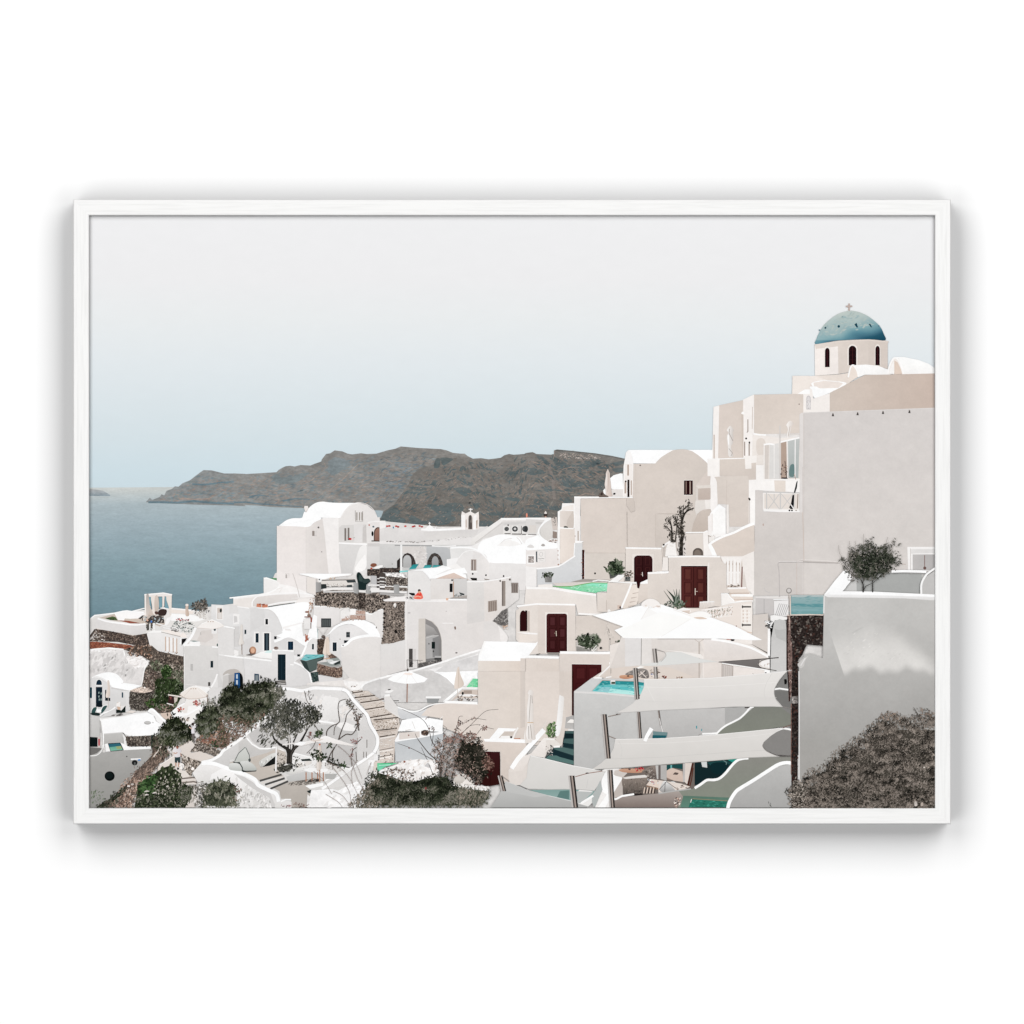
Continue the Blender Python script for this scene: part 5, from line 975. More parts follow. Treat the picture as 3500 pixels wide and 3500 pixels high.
P('#dcd0c7:#d1c4ba', '540 560 620 470 720 420 840 395 1290 405 1950 700 1932 940 1700 1470 1600 1480 1580 1040 1350 1040 1300 900 830 720 820 600')
P('#dcd1c8>#d9cdc3', '1290 -20 1850 -20 1850 720 1560 720 1440 870 1300 860 1290 400'); P('#cfc3ba>#cbc1b9', '1848 -20 1932 -20 1932 700 1848 730')
L('#fdfcfb', 34, '850 385 960 385 1285 400'); L('#f1eeec', 14, '620 440 720 412 860 395')
P('#fefefe', '1440 870 1560 725 1800 735 1760 770 1640 770 1560 860 1760 870 1932 880 1932 925 1380 905 1360 870'); P('#c9bdb3', '1570 855 1640 780 1760 775 1740 860 1620 830'); P('#f7f4f1', '1600 830 1700 830 1780 870 1570 865'); E('#2b2624', 1728, 848, 16, 14); P('#b37f6b', '1760 860 1850 860 1850 872 1770 872')
L('#efeae6', 22, '1750 860 1790 770 1820 720'); L('#cfc7c0', 10, '1780 850 1790 800 1820 770'); C('#f6f3f0', '1920 700 1932 720 1932 860 1900 860'); P('#d6c9bf:#ccbfb5', '1340 930 1700 930 1932 950 1932 1100 1700 1470 1590 1470 1590 1040 1350 1030')
S('dark_red_gate', 'dark red plank door half hidden behind the dry shrub', 'wood')
P('#3f1619:#35110f', '1380 1035 1580 1045 1580 1470 1450 1495 1240 1480'); L('#2a0c0c', 8, '1450 1040 1450 1480'); L('#e6ddd6', 10, '1350 1030 1590 1038 1590 1460')
S('white_slab_roof', 'small white flat roof with raised edge and round vent')
P('#b5b9bc:#c6c8ca', '190 900 520 860 830 790 830 1000 760 1180 200 1170'); P('#fbfafa', '190 890 240 800 520 760 680 790 830 770 830 800 520 860 200 910')
P('#fefefe', '230 770 290 620 480 590 620 590 830 625 820 780 680 770 520 765'); P('#d9cfc8', '250 790 520 770 520 850 250 880'); L('#cfc8c3', 6, '420 640 460 740'); E('#4b3f39', 590, 790, 52, 38); F('545 760 640 760 640 820 545 820', 26, 24, '#8b7a70 #2f2825 #6b5b52', 1.6); L('#b3a59b', 8, '330 758 400 750'); L('#e9e4e0', 10, '790 610 825 570')
S('white_boulders', 'whitewashed boulders beside a sliver of green pool', 'rough')
P('#f7f4f2:#e9e4e1', '0 1280 240 1200 300 1160 480 1140 740 1150 780 1300 700 1400 300 1450 0 1400'); F('0 1300 260 1180 480 1130 740 1150 760 1330 400 1440 0 1400', 130, 60, '#ffffff #e6dfdb #d3cac4 #f3eeeb', 2, 40, 50, jit=.03); P('#bfbcbc', '580 1230 630 1180 660 1220 670 1260'); L('#faf8f7', 26, '0 1340 60 1370 120 1400'); P('#c9c6c4', '0 1380 60 1390 100 1440 0 1430')
P('#5fc08a:#8be0bd', '-40 1190 230 1190 60 1240 -40 1310'); L('#a9e8cf', 12, '-20 1220 140 1212')
C('#d3ccc5:#b8b1a9', '960 1420 1010 1350 1080 1330 1150 1340 1220 1430 1230 1470 1100 1480 960 1450'); P('#e6dfd9', '1070 1470 1130 1400 1220 1470'); P('#efeae6', '960 1480 1100 1470 1440 1500 1450 1560 1100 1540 980 1500'); F('960 1450 1440 1490 1450 1560 1000 1530', 60, 34, '#fbf9f7 #d9d1ca #b3a9a1 #efe9e4', 2)
S('dry_shrub_tree', 'leggy bush with reddish dry leaves and bare twigs', 'leaf')
for s, w in (('800 1400 780 1200 640 1060 500 880 460 800', 20), ('800 1380 800 1100 680 900 640 740 540 600 290 480', 13), ('940 1400 1000 1200 1100 1080 960 900', 20), ('860 1350 900 1050 980 820 1060 640', 10), ('700 1150 420 1000 230 930', 8), ('960 900 1160 720 1280 600 1400 500 1560 480', 6), ('980 800 1020 680 1040 580 1090 570', 6), ('1080 800 1180 700 1300 680', 6), ('1280 800 1360 720 1500 740', 6), ('680 960 700 800 690 700', 8), ('620 1150 540 980', 8), ('1140 640 1240 600 1400 620', 5), ('820 800 880 740 830 690', 5), ('700 1350 640 1200', 10), ('120 1300 80 1230', 6)): L('#51453e', w, s, 4, sm=True)
F('700 900 860 840 1000 880 1080 980 1000 1150 1060 1330 940 1380 780 1340 700 1150', 560, 36, '#7d6a60 #a5867a #55483f #b8968a #3f3832 #8f6f64 #cdb5aa #67594f', 2.8)
F('1060 900 1160 820 1280 830 1350 940 1400 1060 1440 1200 1430 1340 1300 1450 1200 1380 1060 1300 980 1150', 900, 38, '#8b7a6e #6d6055 #4d473c #363529 #23251c #15170f #a98a7c', 2.6, base='#26271f', lit=.3)
F('840 840 1000 820 1180 800 1300 820 1240 900 1000 900 860 900', 150, 34, '#a5766a #8b5e53 #b98f84 #6b4c43', 2.4); F('1380 1060 1500 1180 1480 1260 1360 1260', 110, 36, '#96685a #7b5044 #b38476 #55382f', 2.8); F('960 1150 1300 1350 1350 1460 1240 1470 1060 1330', 160, 34, '#a5867a #6d5a50 #3f3832 #241f1b', 2.6)
F('960 780 1040 620 1140 590 1150 630 1060 700 1010 820', 40, 24, '#6b4a42 #8b5e53 #4b3731', 1.8); F('1180 590 1280 590 1270 620 1190 620', 8, 22, '#4b3731 #8b5e53', 1.8); F('1310 680 1400 690 1400 750 1320 740', 20, 24, '#6b4a42 #8b5e53', 1.8); F('640 690 700 700 700 760 640 760', 10, 24, '#8b5e53 #6b4a42', 2); F('600 590 630 590 630 620 600 620', 5, 20, '#8b5e53', 2); F('1100 860 1310 850 1310 920 1120 900', 60, 30, '#efeae6 #cfc4bb #3b382f #8b7a6e', 2.4)
E('#b35a3f', 320, 1172, 14); E('#a5503c', 375, 822, 9); E('#8b4a3c', 380, 990, 10)
S('front_shrub', 'long dark green shrub along the bottom edge in front of the dry bush', 'leaf')
F('-300 1775 -200 1500 -100 1300 60 1340 200 1400 400 1460 560 1390 740 1360 900 1370 980 1480 1200 1540 1440 1560 1440 1640 1330 1775', 2600, 42, '#8d8a7b #6f7060 #555b47 #404a34 #2b3524 #1a2216 #10150e', 2.8, 70, 70, base='#2f3626', lit=.25)
F('-460 1775 -300 1560 -60 1400 100 1500 60 1775', 420, 44, '#a59888 #857a6b #6b6455 #4d4b3c #b8a99a', 4, 70, 40); F('80 1260 260 1260 460 1300 420 1380 200 1480 100 1420', 150, 34, '#8b6f62 #a98d80 #5b4a41 #d6c5ba #3b3630', 2.6)
TUFT('-200 1600 60 1440 500 1480 860 1460 960 1560 900 1700 0 1740', 44, 95, 110, 34, '#8d8a7b #6b6c5b #4f5541 #3b4530 #273020 #161d12', 2.8)
F('1000 1500 1440 1560 1400 1660 1300 1775 1000 1700', 330, 40, '#a59888 #8b8476 #6b6a59 #4b4f3e', 3.4, 70, 60); E('#9b3a3a', 600, 1522, 13, 18)
for s in ('-560 960 -440 1060 -320 1200 -240 1400', '-700 1180 -520 1260 -400 1400 -300 1600', '-620 1560 -500 1620 -380 1775', '-640 1230 -480 1440 -400 1600 -390 1775', '-720 1600 -560 1700 -500 1775', '-300 1150 -380 1300 -360 1500', '-400 1100 -300 1400 -180 1600', '-880 1300 -760 1400 -640 1600', '-120 1180 -180 1340'): L('#a48a80', 6, s, 3, sm=True)

# ================================================================ right: the upper houses
S('domed_roof_side', 'white parapet wall with a small framed notice beside domed roofs')
T(1800, 1500)
P('#efebe9', '-10 1290 160 1280 400 1330 440 1460 440 1700 130 1720 130 2010 -10 2010'); P('#e8e2df:#e6deda', '-10 1440 410 1440 430 1690 130 1700 -10 1680')
P('#faf8f7', '-10 1040 320 1040 330 1060 260 1100 180 1180 140 1270 -10 1290'); P('#d9d5d2', '-10 1060 240 1070 180 1150 130 1260 -10 1270'); E('#37393a', -8, 1190, 26, 42); R('#d9d2cc', 30, 1140, 125, 1240); C('#c6c2bf', '110 1110 160 1095 210 1105 180 1130'); L('#5b5653', 9, '20 1262 130 1264')
E('#3b2f2b', 250, 1000, 24, 30); P('#e6ddd6', '232 980 250 950 270 980 265 990 235 990'); E('#d98a78', 2, 1010, 12, 30); P('#b39083', '240 1020 262 1020 262 1040 240 1040')
C('#dcd8d4:#d3cec9', '180 1200 200 1130 260 1080 330 1060 350 1120 340 1290 270 1340 200 1300'); C('#fdfdfd', '150 1270 180 1300 260 1360 400 1385 420 1440 200 1460 60 1470 -10 1460 -10 1340 100 1290'); L('#fdfdfd', 18, '330 1050 240 1100 165 1190 165 1260 215 1320 300 1370 400 1385', sm=True)
P('#8b7f78', '345 1220 400 1230 400 1310 345 1310'); F('270 1340 400 1330 395 1370 300 1365', 20, 28, '#8b7468 #5b4a42 #a9958a', 3); P('#c9bdb5', '320 1050 400 1030 410 1200 345 1200'); F('340 1050 390 1040 390 1150 350 1150', 14, 22, '#5b5653 #8b8683', 2)
C('#d9d5d2', '5 1430 50 1395 95 1420 85 1440'); C('#a39d99', '190 1410 215 1385 245 1405 225 1420'); R('#f3f0ee', 5, 1530, 110, 1655); R('#8b8380', 22, 1550, 96, 1635); F('26 1555 92 1555 92 1630 26 1630', 10, 30, '#b3aaa5 #c9c1bc', 2)
R('#e0dbd8', 130, 1475, 250, 1630); P('#3d454c', '122 1490 138 1485 142 1630 126 1625'); R('#eae5e2', 148, 1482, 240, 1622)
L('#a9a5a3', 4, '165 1530 180 1500 205 1500 215 1525 200 1550 180 1550 165 1530'); L('#8f8c8a', 6, '155 1580 180 1585 200 1578 232 1584'); L('#b5b1ae', 4, '165 1600 220 1604')
for y in (1478, 1535, 1590, 1660): E('#9b7d70', 420, y, 12, 10)
S('stair_house', 'stepped beige and white house rising on the left of the big block')
P('#f6f3f1', '410 960 460 930 470 850 620 850 640 860 640 1180 440 1185 430 1460 408 1460'); P('#efe7e1', '480 900 560 880 620 870 620 940 470 950'); P('#e0d5cd>#d3c7be', '440 960 470 950 620 955 620 1175 440 1165'); C('#c9bdb4', '530 1090 580 1000 618 960 618 1170 540 1165')
P('#e8dcd3>#dfd2c8', '440 1185 640 1185 640 1560 560 1620 440 1600'); C('#4f5148', '490 1160 510 1150 540 1160 545 1178 500 1178'); L('#fbf9f7', 18, '425 960 430 1180 428 1600'); L('#fcfaf8', 14, '440 1178 620 1186')
P('#e4d6cc', '440 1600 560 1590 520 1630 440 1650')
S('great_beige_house', 'large plain house front in shade, with a barrel vaulted roof')
P('#faf7f5', '1280 360 1300 250 1310 180 1340 150 1380 170 1410 330 1410 780 1270 780'); P('#f3ece7', '1300 330 1400 330 1405 770 1280 770')
P('#fefefe', '1340 150 1360 145 2480 145 2520 330 1700 325 1410 325 1390 220 1370 170'); P('#fefefe', '1100 520 1150 480 1240 455 1270 460 1275 680 1110 660'); P('#e3ddd9', '1110 665 1275 665 1275 760 1120 760'); P('#fbfaf9', '1010 680 1050 640 1070 700 1060 750 1020 740')
P('#d5c9c0>#cdc2b9', '1410 330 1700 325 1720 300 1780 240 1860 190 1932 150 1990 141 2060 137 2120 143 2190 165 2260 210 2320 260 2370 305 2420 360 2480 420 2480 700 2480 2000 740 1990 720 1400 710 780 1400 780')
P('#fbf9f8', '628 760 1400 765 1405 782 1300 778 850 785 710 788 705 1360 640 1360 628 1000'); P('#efeae7', '632 780 705 785 705 1355 640 1355'); P('#cbbfb6:#c8bdb4', '1420 820 1430 950 1380 970 1320 880 1320 780 1400 780')
L('#c8bcb2', 6, '1325 960 1330 1430'); L('#c4b8ae', 7, '1700 1420 1700 990 1932 985'); L('#c5b9af', 5, '780 1505 1310 1508'); L('#c9bdb3', 5, '1440 330 1445 900')
P('#cfc4bb:#c7bcb3', '1705 995 2480 990 2480 1500 1705 1440')
R('#a9968b', 1330, 340, 1350, 485); E('#5b4f49', 1500, 350, 9); R('#1d1110', 1332, 540, 1356, 770); P('#b5a398', '1298 560 1315 555 1315 720 1298 720'); R('#b5a398', 1375, 550, 1390, 740); E('#332826', 1308, 562, 12, 12); L('#9a8c84', 9, '1298 580 1298 720'); R('#ad9d93', 672, 1215, 688, 1345); E('#b5aaa3', 640, 1285, 6, 14)
P('#dcd7d3:#d0cfce', '640 1370 740 1365 740 1990 580 2010 430 1700 630 1560'); P('#d6d6d6:#cbccce', '140 1720 430 1690 630 1560 640 1380 730 1380 735 1900 560 1990 140 1990'); P('#fbf9f8', '640 1345 760 1350 720 1372 640 1376'); L('#fbf9f8', 18, '130 1715 300 1700 420 1685 480 1650 640 1545', sm=False); P('#fcfbfa', '640 1380 630 1550 620 1540 628 1370')
R('#3a1c1a', 732, 1465, 762, 1880); F('730 1465 765 1465 765 1880 730 1880', 14, 26, '#6b4a40 #8b6a5c #1f0f0e', 2, 0, 20); R('#efe9e5', 762, 1500, 772, 1880)
P('#d2c8bf', '770 1510 1300 1510 1300 1860 770 1860'); E('#1d1918', 903, 1776, 13, 13); P('#99938e', '750 1850 920 1855 1060 1865 900 1890 580 1890')
P('#ded4cc:#d6cbc2', '1310 1440 1780 1450 1790 1560 1790 1990 1300 1990'); L('#fdfbfa', 20, '1305 1440 1780 1448'); R('#e6ddd6', 1395, 1520, 1680, 1860)
P('#35181a:#2b1012', '1418 1580 1430 1555 1460 1540 1620 1540 1650 1558 1662 1590 1662 1830 1520 1900 1500 1990 1460 1990 1418 1880'); L('#1c0808', 6, '1532 1545 1532 1860')
for x in (1455, 1570):
    for y in (1570, 1700): L('#4d2725', 5, (x, y, x + 55, y, x + 55, y + 95, x, y + 95, x, y))
L('#e6ddd6', 8, '1527 1760 1532 1815'); E('#8b7a70', 1515, 1790, 8)
S('potted_ficus', 'dense dark green potted shrub against the beige wall', 'leaf')
P('#5e625e', '1090 1770 1220 1760 1260 1800 1100 1850')
F('1080 1700 1120 1640 1180 1600 1240 1640 1280 1700 1260 1760 1180 1780 1100 1770', 420, 36, '#64785a #4a6040 #2f4329 #1d2c1a #101a0f #7f8f73', 2, base='#1f2b1a', lit=.4)
S('potted_plant', 'small plant in a pale grey pot beside the green pool', 'leaf')
P('#a5a5a4>#7f7f7e', '235 1820 335 1820 330 1895 245 1895'); F('220 1770 340 1770 345 1820 220 1820', 90, 26, '#35472c #1d2a18 #55684a #10170d', 2); S('potted_plant', 'small reddish plant in a dark grey pot left of the arched red door', 'leaf')
P('#6b7070', '1300 1820 1370 1820 1370 1880 1300 1880'); F('1290 1760 1380 1750 1380 1820 1300 1820', 60, 26, '#5b6050 #35382c #a5867a #1d2018', 2); 
S('closed_parasol_roof', 'closed pale pink parasol on the roof terrace in front of the cliff', 'plain')
C('#e3d6ce>#c5b3a9', '1045 460 1060 420 1072 400 1085 425 1100 460 1100 500 1112 600 1120 700 1128 755 1070 765 1050 760 1045 680 1030 600 1045 500'); L('#b8a79d', 7, '1075 440 1080 560 1070 700', sm=True); L('#f0e8e3', 8, '1052 470 1050 620'); P('#6b6059', '950 760 960 720 1000 700 1040 740 1080 755 1080 770 960 772'); C('#3b322e', '975 740 990 705 1005 720 1000 745'); C('#1f1d1c', '1143 720 1165 712 1175 728 1150 740')
S('pool_house_front', 'beige front wall of the raised terrace with a green pool behind it')
T(1800, 1900)
P('#e8e0da:#e3d9d1', '-10 420 130 430 340 420 920 500 930 740 1060 760 860 790 680 780 650 640 0 640 -90 720 -130 660 -30 640'); P('#f9f6f4', '-10 400 130 410 340 410 600 450 920 500 920 530 600 490 340 440 0 440')
P('#efe9e4', '150 380 340 370 345 420 150 410'); P('#d5ccc5', '340 360 560 350 860 340 1060 340 1060 360 700 400 400 400')
P('#7cc08a>#8fdcb2', '345 400 440 405 600 400 740 370 860 350 1070 355 1070 470 940 465 920 490 700 465 500 435'); P('#8fe3c0', '740 385 860 365 1070 368 1070 420 900 400'); F('520 410 1060 370 1065 465 930 485 700 460', 70, 36, '#a9ebc8 #74cf9a #c3f2da #66b988', 4, 5, 20); L('#6a9f5c', 9, '345 400 440 405 600 402 740 375 860 355 1070 360')
P('#dfd5cd:#d8cdc4', '930 480 1070 485 1070 740 930 740'); L('#fbf9f8', 14, '870 335 940 320 1080 330 1100 345')
P('#f6f4f2', '1080 345 1210 250 1290 250 1285 270 1210 340 1450 345 1455 370 1390 365'); P('#ddd2c9:#d5cac1', '1070 350 1390 365 1250 690 1060 760 1055 500'); P('#e6dbd3', '1215 340 1285 270 1285 340'); L('#b3a59b', 5, '1055 580 1055 720')
P('#e9ddd3:#e0d3c8', '1370 400 1455 370 1460 420 1500 440 1460 640 1300 700 1250 690'); L('#fdfcfb', 24, '1385 365 1340 480 1250 690')
for y, x in ((490, 1400), (550, 1380), (605, 1360), (660, 1340)): L('#b9aaa0', 13, (x, y + 8, x + 80, y - 8), 6)
P('#2b0f10', '1455 340 1500 345 1500 360 1488 408 1462 408'); P('#fdfdfc', '1505 350 1640 290 1725 270 1725 350 1520 360'); P('#dcd0c7:#d2c6bc', '1500 370 1725 355 1730 640 1700 640 1680 580 1560 580 1470 640 1475 480'); L('#fcfbfa', 18, '1500 362 1725 352')
P('#c9b3a6', '1200 650 1250 650 1240 700 1200 700'); E('#3f2b2b', 1236, 680, 12, 16); R('#fbfaf9', 1700, 490, 1728, 590); C('#f3efec', '1070 720 1090 705 1110 725 1100 740 1075 740')
S('red_door_house', 'beige house wall around the lower red door')
T(1800, 1900)
P('#e0d6ce', '-140 720 -10 640 0 640 160 640 640 645 650 1260 440 1300 150 1290 20 1310 -140 1100'); P('#ddd2ca:#d6cbc2', '145 650 645 655 650 1260 430 1260 150 1300'); L('#fdfbfa', 22, '-130 665 0 650 130 635 645 645')
P('#dbd0c8', '650 790 870 790 1440 990 1440 1150 1250 1230 1100 1260 650 1260'); P('#d2c7be:#d4c9c0', '655 790 860 795 1060 850 1430 1000 1430 1140 1240 1210 1060 1250 940 1250 660 1250'); L('#fbf8f6', 22, '685 762 800 770 980 775')
P('#f7f4f2', '-140 1010 -10 1010 145 1020 140 1040 -10 1030'); P('#e6dbd2', '-100 1040 140 1040 140 1120 -100 1150')
P('#fefefe', '-140 1140 120 1150 150 1130 130 1180 30 1310 -140 1310'); L('#fdfcfb', 34, '-10 1330 430 1345')
R('#ece4dd', 245, 745, 545, 1280)
S('red_panelled_door', 'dark red panelled double door with two columns of square panels', 'wood')
P('#4a1c1e:#3f1516', '262 790 270 770 290 762 510 762 528 772 534 790 534 1278 262 1278')
for x in (300, 430):
    for y in (800, 955, 1110): L('#2a0b0c', 6, (x, y, x + 82, y, x + 82, y + 125, x, y + 125, x, y)); R('#55262a' if y < 1000 else '#4c2022', x + 14, y + 14, x + 70, y + 112)
L('#220808', 6, '400 770 400 1275'); L('#d9cbb8', 10, '390 990 393 1060'); L('#a58d7a', 8, '365 1020 380 1020'); R('#1f0a0a', -20, 720, 8, 990); P('#cdbfb5', '10 730 40 730 40 1000 10 990'); P('#9a958f', '270 1280 430 1280 430 1305 280 1300'); L('#5b5752', 10, '130 1305 180 1290')
A('#331012', -150 + 60, 660 + 60, -2, 995, 800)
S('lower_beige_front', 'beige wall with a wide dark red panelled door behind the grey pool block')
P('#dcd0c7>#d8cbc1', '-10 1350 430 1360 432 1932 430 2400 -10 2400'); P('#d6cbc3>#dacfc6', '432 1290 1140 1290 1140 1500 980 1600 620 1790 600 2400 432 2400')
P('#ded3ca', '1110 1300 1240 1270 1440 1200 1520 1330 1440 1400 1180 1420 1090 1410'); P('#e6dad0', '1140 1300 1440 1180 1440 1310 1200 1390 1140 1400')
L('#fdfbfa', 34, '440 1275 700 1278 1060 1280 1160 1265 1280 1220 1440 1150', sm=True); L('#fcfaf9', 28, '1090 1420 1200 1400 1360 1360 1520 1315', sm=True)
P('#d9ccc2:#d3c6bc', '1110 1440 1260 1400 1540 1340 1700 1450 1560 1640 1100 1640 980 1600 1100 1480'); L('#f6f3f1', 16, '950 1590 1040 1510 1120 1430')
P('#431a1b:#3a1214', '597 1430 988 1435 988 1530 880 1600 620 1790 612 2105 597 2105'); L('#e9dfd7', 10, '590 1422 995 1428'); P('#4b1f20', '655 1480 770 1480 770 1620 655 1625'); P('#4b1f20', '825 1480 935 1480 935 1560 825 1620'); L('#2a0b0c', 6, '655 1480 770 1480 770 1622 655 1622 655 1480'); L('#2a0b0c', 6, '825 1615 825 1480 935 1480 935 1560'); L('#250a0a', 6, '795 1440 795 1670'); L('#2a0b0c', 6, '650 1780 650 1680 760 1680')
L('#8b8783', 7, '1112 1460 1112 1600'); R('#d9d3ce', 1150, 1450, 1185, 1600)
S('terrace_greenery', 'leafy dark green shrub in a white planter beside a folded drying rack', 'leaf')
P('#d9d5d0', '655 1130 740 1200 930 1230 930 1260 655 1260'); P('#9d9b96', '660 1190 850 1240 860 1262 660 1262')
F('680 1090 740 1040 800 1060 860 1045 930 1040 945 1140 900 1200 820 1215 740 1190 700 1140', 480, 36, '#7f8f76 #5c6e52 #3f5136 #25331f #131c10 #a3ad98', 2, base='#2b3824', lit=.35)
L('#fbfaf9', 12, '860 1255 925 1180'); L('#fbfaf9', 10, '880 1262 930 1210'); E('#191818', 980, 1216, 16, 15); F('1195 1130 1280 1120 1285 1180 1200 1185', 90, 26, '#35472c #1d2a18 #55684a', 1.8); P('#b5b2ae', '1200 1180 1280 1180 1270 1215 1205 1210')
C('#e6dcd4', '1040 880 1065 870 1080 900 1100 960 1150 1060 1140 1090 1100 1080 1090 1110 1060 1020 1020 1040 1050 950'); L('#a3988f', 8, '1075 960 1090 1000 1095 1020'); E('#8b8078', 1100, 1098, 8, 14); L('#efe8e3', 10, '1100 1110 1098 1250'); L('#bdb2a9', 5, '1250 960 1250 1180'); L('#bdb2a9', 5, '1325 980 1320 1170')
# ================================================================ upper right: church and towers
T(2700, 1000)
S('church', 'cream church drum with arched windows and small vaulted roofs')
P('#e9ddd4>#e3d6cc', '35 1115 330 1100 650 1080 780 1060 900 1110 700 1250 540 1330 180 1345 100 1340 25 1345'); P('#eee3db', '35 1115 330 1100 500 1160 300 1190 150 1290 30 1330')
P('#f1e8e2>#efe6e1', '325 690 640 640 640 1075 330 1098'); P('#ddd1c8>#d5c9c0', '330 690 620 640 640 655 635 710 340 745'); P('#d6cac1>#d1c5bc', '632 640 1040 618 1040 980 800 960 770 1055 640 1075'); P('#cdc1b8>#d0c3ba', '1035 618 1250 632 1305 645 1290 670 1290 1010 1150 965 1035 960')
P('#dccfc6', '325 685 640 636 1040 618 1305 645 1300 660 1040 636 640 655 325 705')
for x0, x1, y0, ys, y1, k in ((462, 524, 730, 780, 985, 18), (776, 876, 702, 755, 960, 16), (1128, 1186, 704, 750, 960, 8)):
    A('#eee5de', x0 - k, y0 - 20, x1 + k, y1 + (18 if k == 18 else 0), ys); A('#1f0f12', x0, y0, x1, y1, ys); L('#4a2024', 5, ((x0 + x1) / 2, y0 + 20, (x0 + x1) / 2, y1))
    for y in (ys + 10, ys + 70, ys + 130): L('#3a1a1e', 4, (x0 + 6, y, x1 - 6, y))
S('blue_dome', 'faded teal blue church dome with small dark vents and a cross on top')
DO = '333 678 350 610 385 530 440 440 520 360 620 290 720 252 800 240 900 255 1010 300 1110 370 1190 450 1235 540 1255 632 1040 615 640 632 450 665'
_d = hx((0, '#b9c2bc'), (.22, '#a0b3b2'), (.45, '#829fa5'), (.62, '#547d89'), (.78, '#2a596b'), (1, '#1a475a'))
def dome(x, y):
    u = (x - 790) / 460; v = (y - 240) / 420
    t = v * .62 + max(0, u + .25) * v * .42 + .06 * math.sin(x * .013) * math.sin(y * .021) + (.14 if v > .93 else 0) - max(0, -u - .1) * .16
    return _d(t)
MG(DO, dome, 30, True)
F('380 560 520 400 800 270 1000 330 1150 440 1000 470 860 500 600 560', 90, 60, '#9db0af #a6b4b0 #94a9ab', 2.5, 20, 40, jit=.01)
for x, y, r in ((468, 466, 13), (644, 447, 17), (390, 496, 10), (1172, 442, 12)): E('#1b4352' if r > 12 else '#5f7f8a', x, y, r, r)
P('#16404f', '850 420 880 400 900 460 880 462'); P('#16404f', '1040 415 1060 410 1085 462 1065 455')
L('#b9a49b', 20, '780 145 780 240'); L('#b9a49b', 18, '738 182 822 180'); C('#b9a49b', '760 182 780 160 800 182 780 204')
S('church_vaults', 'bright white curved roofs around the church drum')
P('#fcfbfa:#f3f1ef', '820 960 1000 950 1160 965 1290 1015 1400 1060 1300 1085 990 1085 900 1120 880 1040'); P('#e9dbd0', '765 1150 780 1040 800 980 830 965 870 1020 905 1110 780 1180'); L('#faf8f6', 20, '770 1120 785 1040 810 970 850 965 885 1030 905 1110', sm=True)
P('#fdfdfc:#f4f2f0', '1380 850 1500 850 1700 890 1830 940 1932 1010 1932 1070 1480 1080 1440 960'); P('#f0e8e2', '1285 1070 1320 930 1370 855 1440 870 1490 1070'); P('#d9c4b5', '1378 895 1420 920 1460 1000 1482 1075 1378 1080'); P('#f5f1ee', '1305 1060 1340 960 1375 905 1375 1080'); L('#fbf9f8', 22, '1290 1070 1320 950 1375 865 1430 890 1480 1000 1495 1070', sm=True)
C('#fdfcfb', '290 1190 420 1160 560 1165 740 1190 700 1240 560 1300 400 1290 300 1240'); P('#e9ddd5', '310 1190 450 1165 640 1180 700 1200 640 1260 400 1265 320 1240')
P('#fdfdfd', '100 1335 220 1270 270 1240 350 1240 390 1270 620 1265 540 1320 410 1370 330 1400 290 1345 175 1345')
P('#f3ece7', '175 1345 215 1270 250 1240 290 1280 310 1400 400 1370 525 1330 525 1580 175 1590'); A('#c9c4c4', 215, 1360, 275, 1545, 1400); A('#dcd7d6', 228, 1378, 262, 1530, 1410); F('222 1380 270 1380 268 1540 222 1540', 14, 22, '#a9a5a6 #8f8b8d #e6e2e1', 2)
P('#c9bbb0>#bfaca0', '525 1325 990 1088 1300 1082 1932 1068 1932 1520 525 1585')
S('tower_houses', 'tall beige and white tower houses with balconies, arches and closed parasols')
T(2250, 1300)
P('#d6cac2>#d3c6bd', '500 1380 645 1200 690 1180 690 1930 500 1900'); P('#f4eeea', '728 350 805 330 800 1040 710 1040'); P('#d4c7be>#d1c4ba', '805 330 1120 262 1120 1030 790 1030')
P('#f4eeea', '1120 255 1265 185 1265 720 1240 1000 1120 1030'); P('#d3c6bc:#d6cac0', '1265 190 1760 180 1915 182 1915 700 1300 710 1265 690'); P('#ece2da', '1770 -60 2000 -60 2000 180 1770 180'); P('#fdfcfb', '1840 180 1932 120 2000 120 2000 180')
R('#c4b5aa', 728, 718, 746, 1040); P('#c9bbb0', '1095 440 1125 420 1125 1020 1108 1020'); C('#fbf9f7', '1095 440 1110 415 1130 415 1130 450')
P('#ede5df:#e3dad2', '1250 700 1400 730 1600 760 1870 750 1870 1300 1300 1310 1200 1320 1240 1000'); L('#fdfcfb', 22, '1255 705 1330 718 1425 722'); C('#dcd1c8', '1300 790 1400 780 1420 960 1310 975')
for x, y0, y1, w in ((1183, 515, 680, 13), (1140, 810, 995, 16), (1200, 840, 995, 16)): L('#9b8f88', w, (x, y0, x, y1))
E('#2f2a28', 1160, 768, 13); E('#2f2a28', 1203, 823, 11, 15); L('#8b8078', 8, '1170 690 1185 670'); L('#c9bcb2', 9, '1245 350 1240 640'); E('#8b7f78', 1860, 315, 9)
P('#f6f1ed', '650 1040 810 1035 812 1265 650 1265'); P('#d2c6bc:#cdc1b8', '810 1040 1140 1035 1150 1100 1290 1090 1290 1310 1195 1310 1180 1260 810 1265'); L('#fbf9f7', 12, '640 1040 800 1038 1140 1028'); P('#f3ede8', '1140 1010 1300 990 1300 1080 1230 1090 1230 1165 1150 1170'); L('#e3d9d0', 6, '1300 990 1390 985')
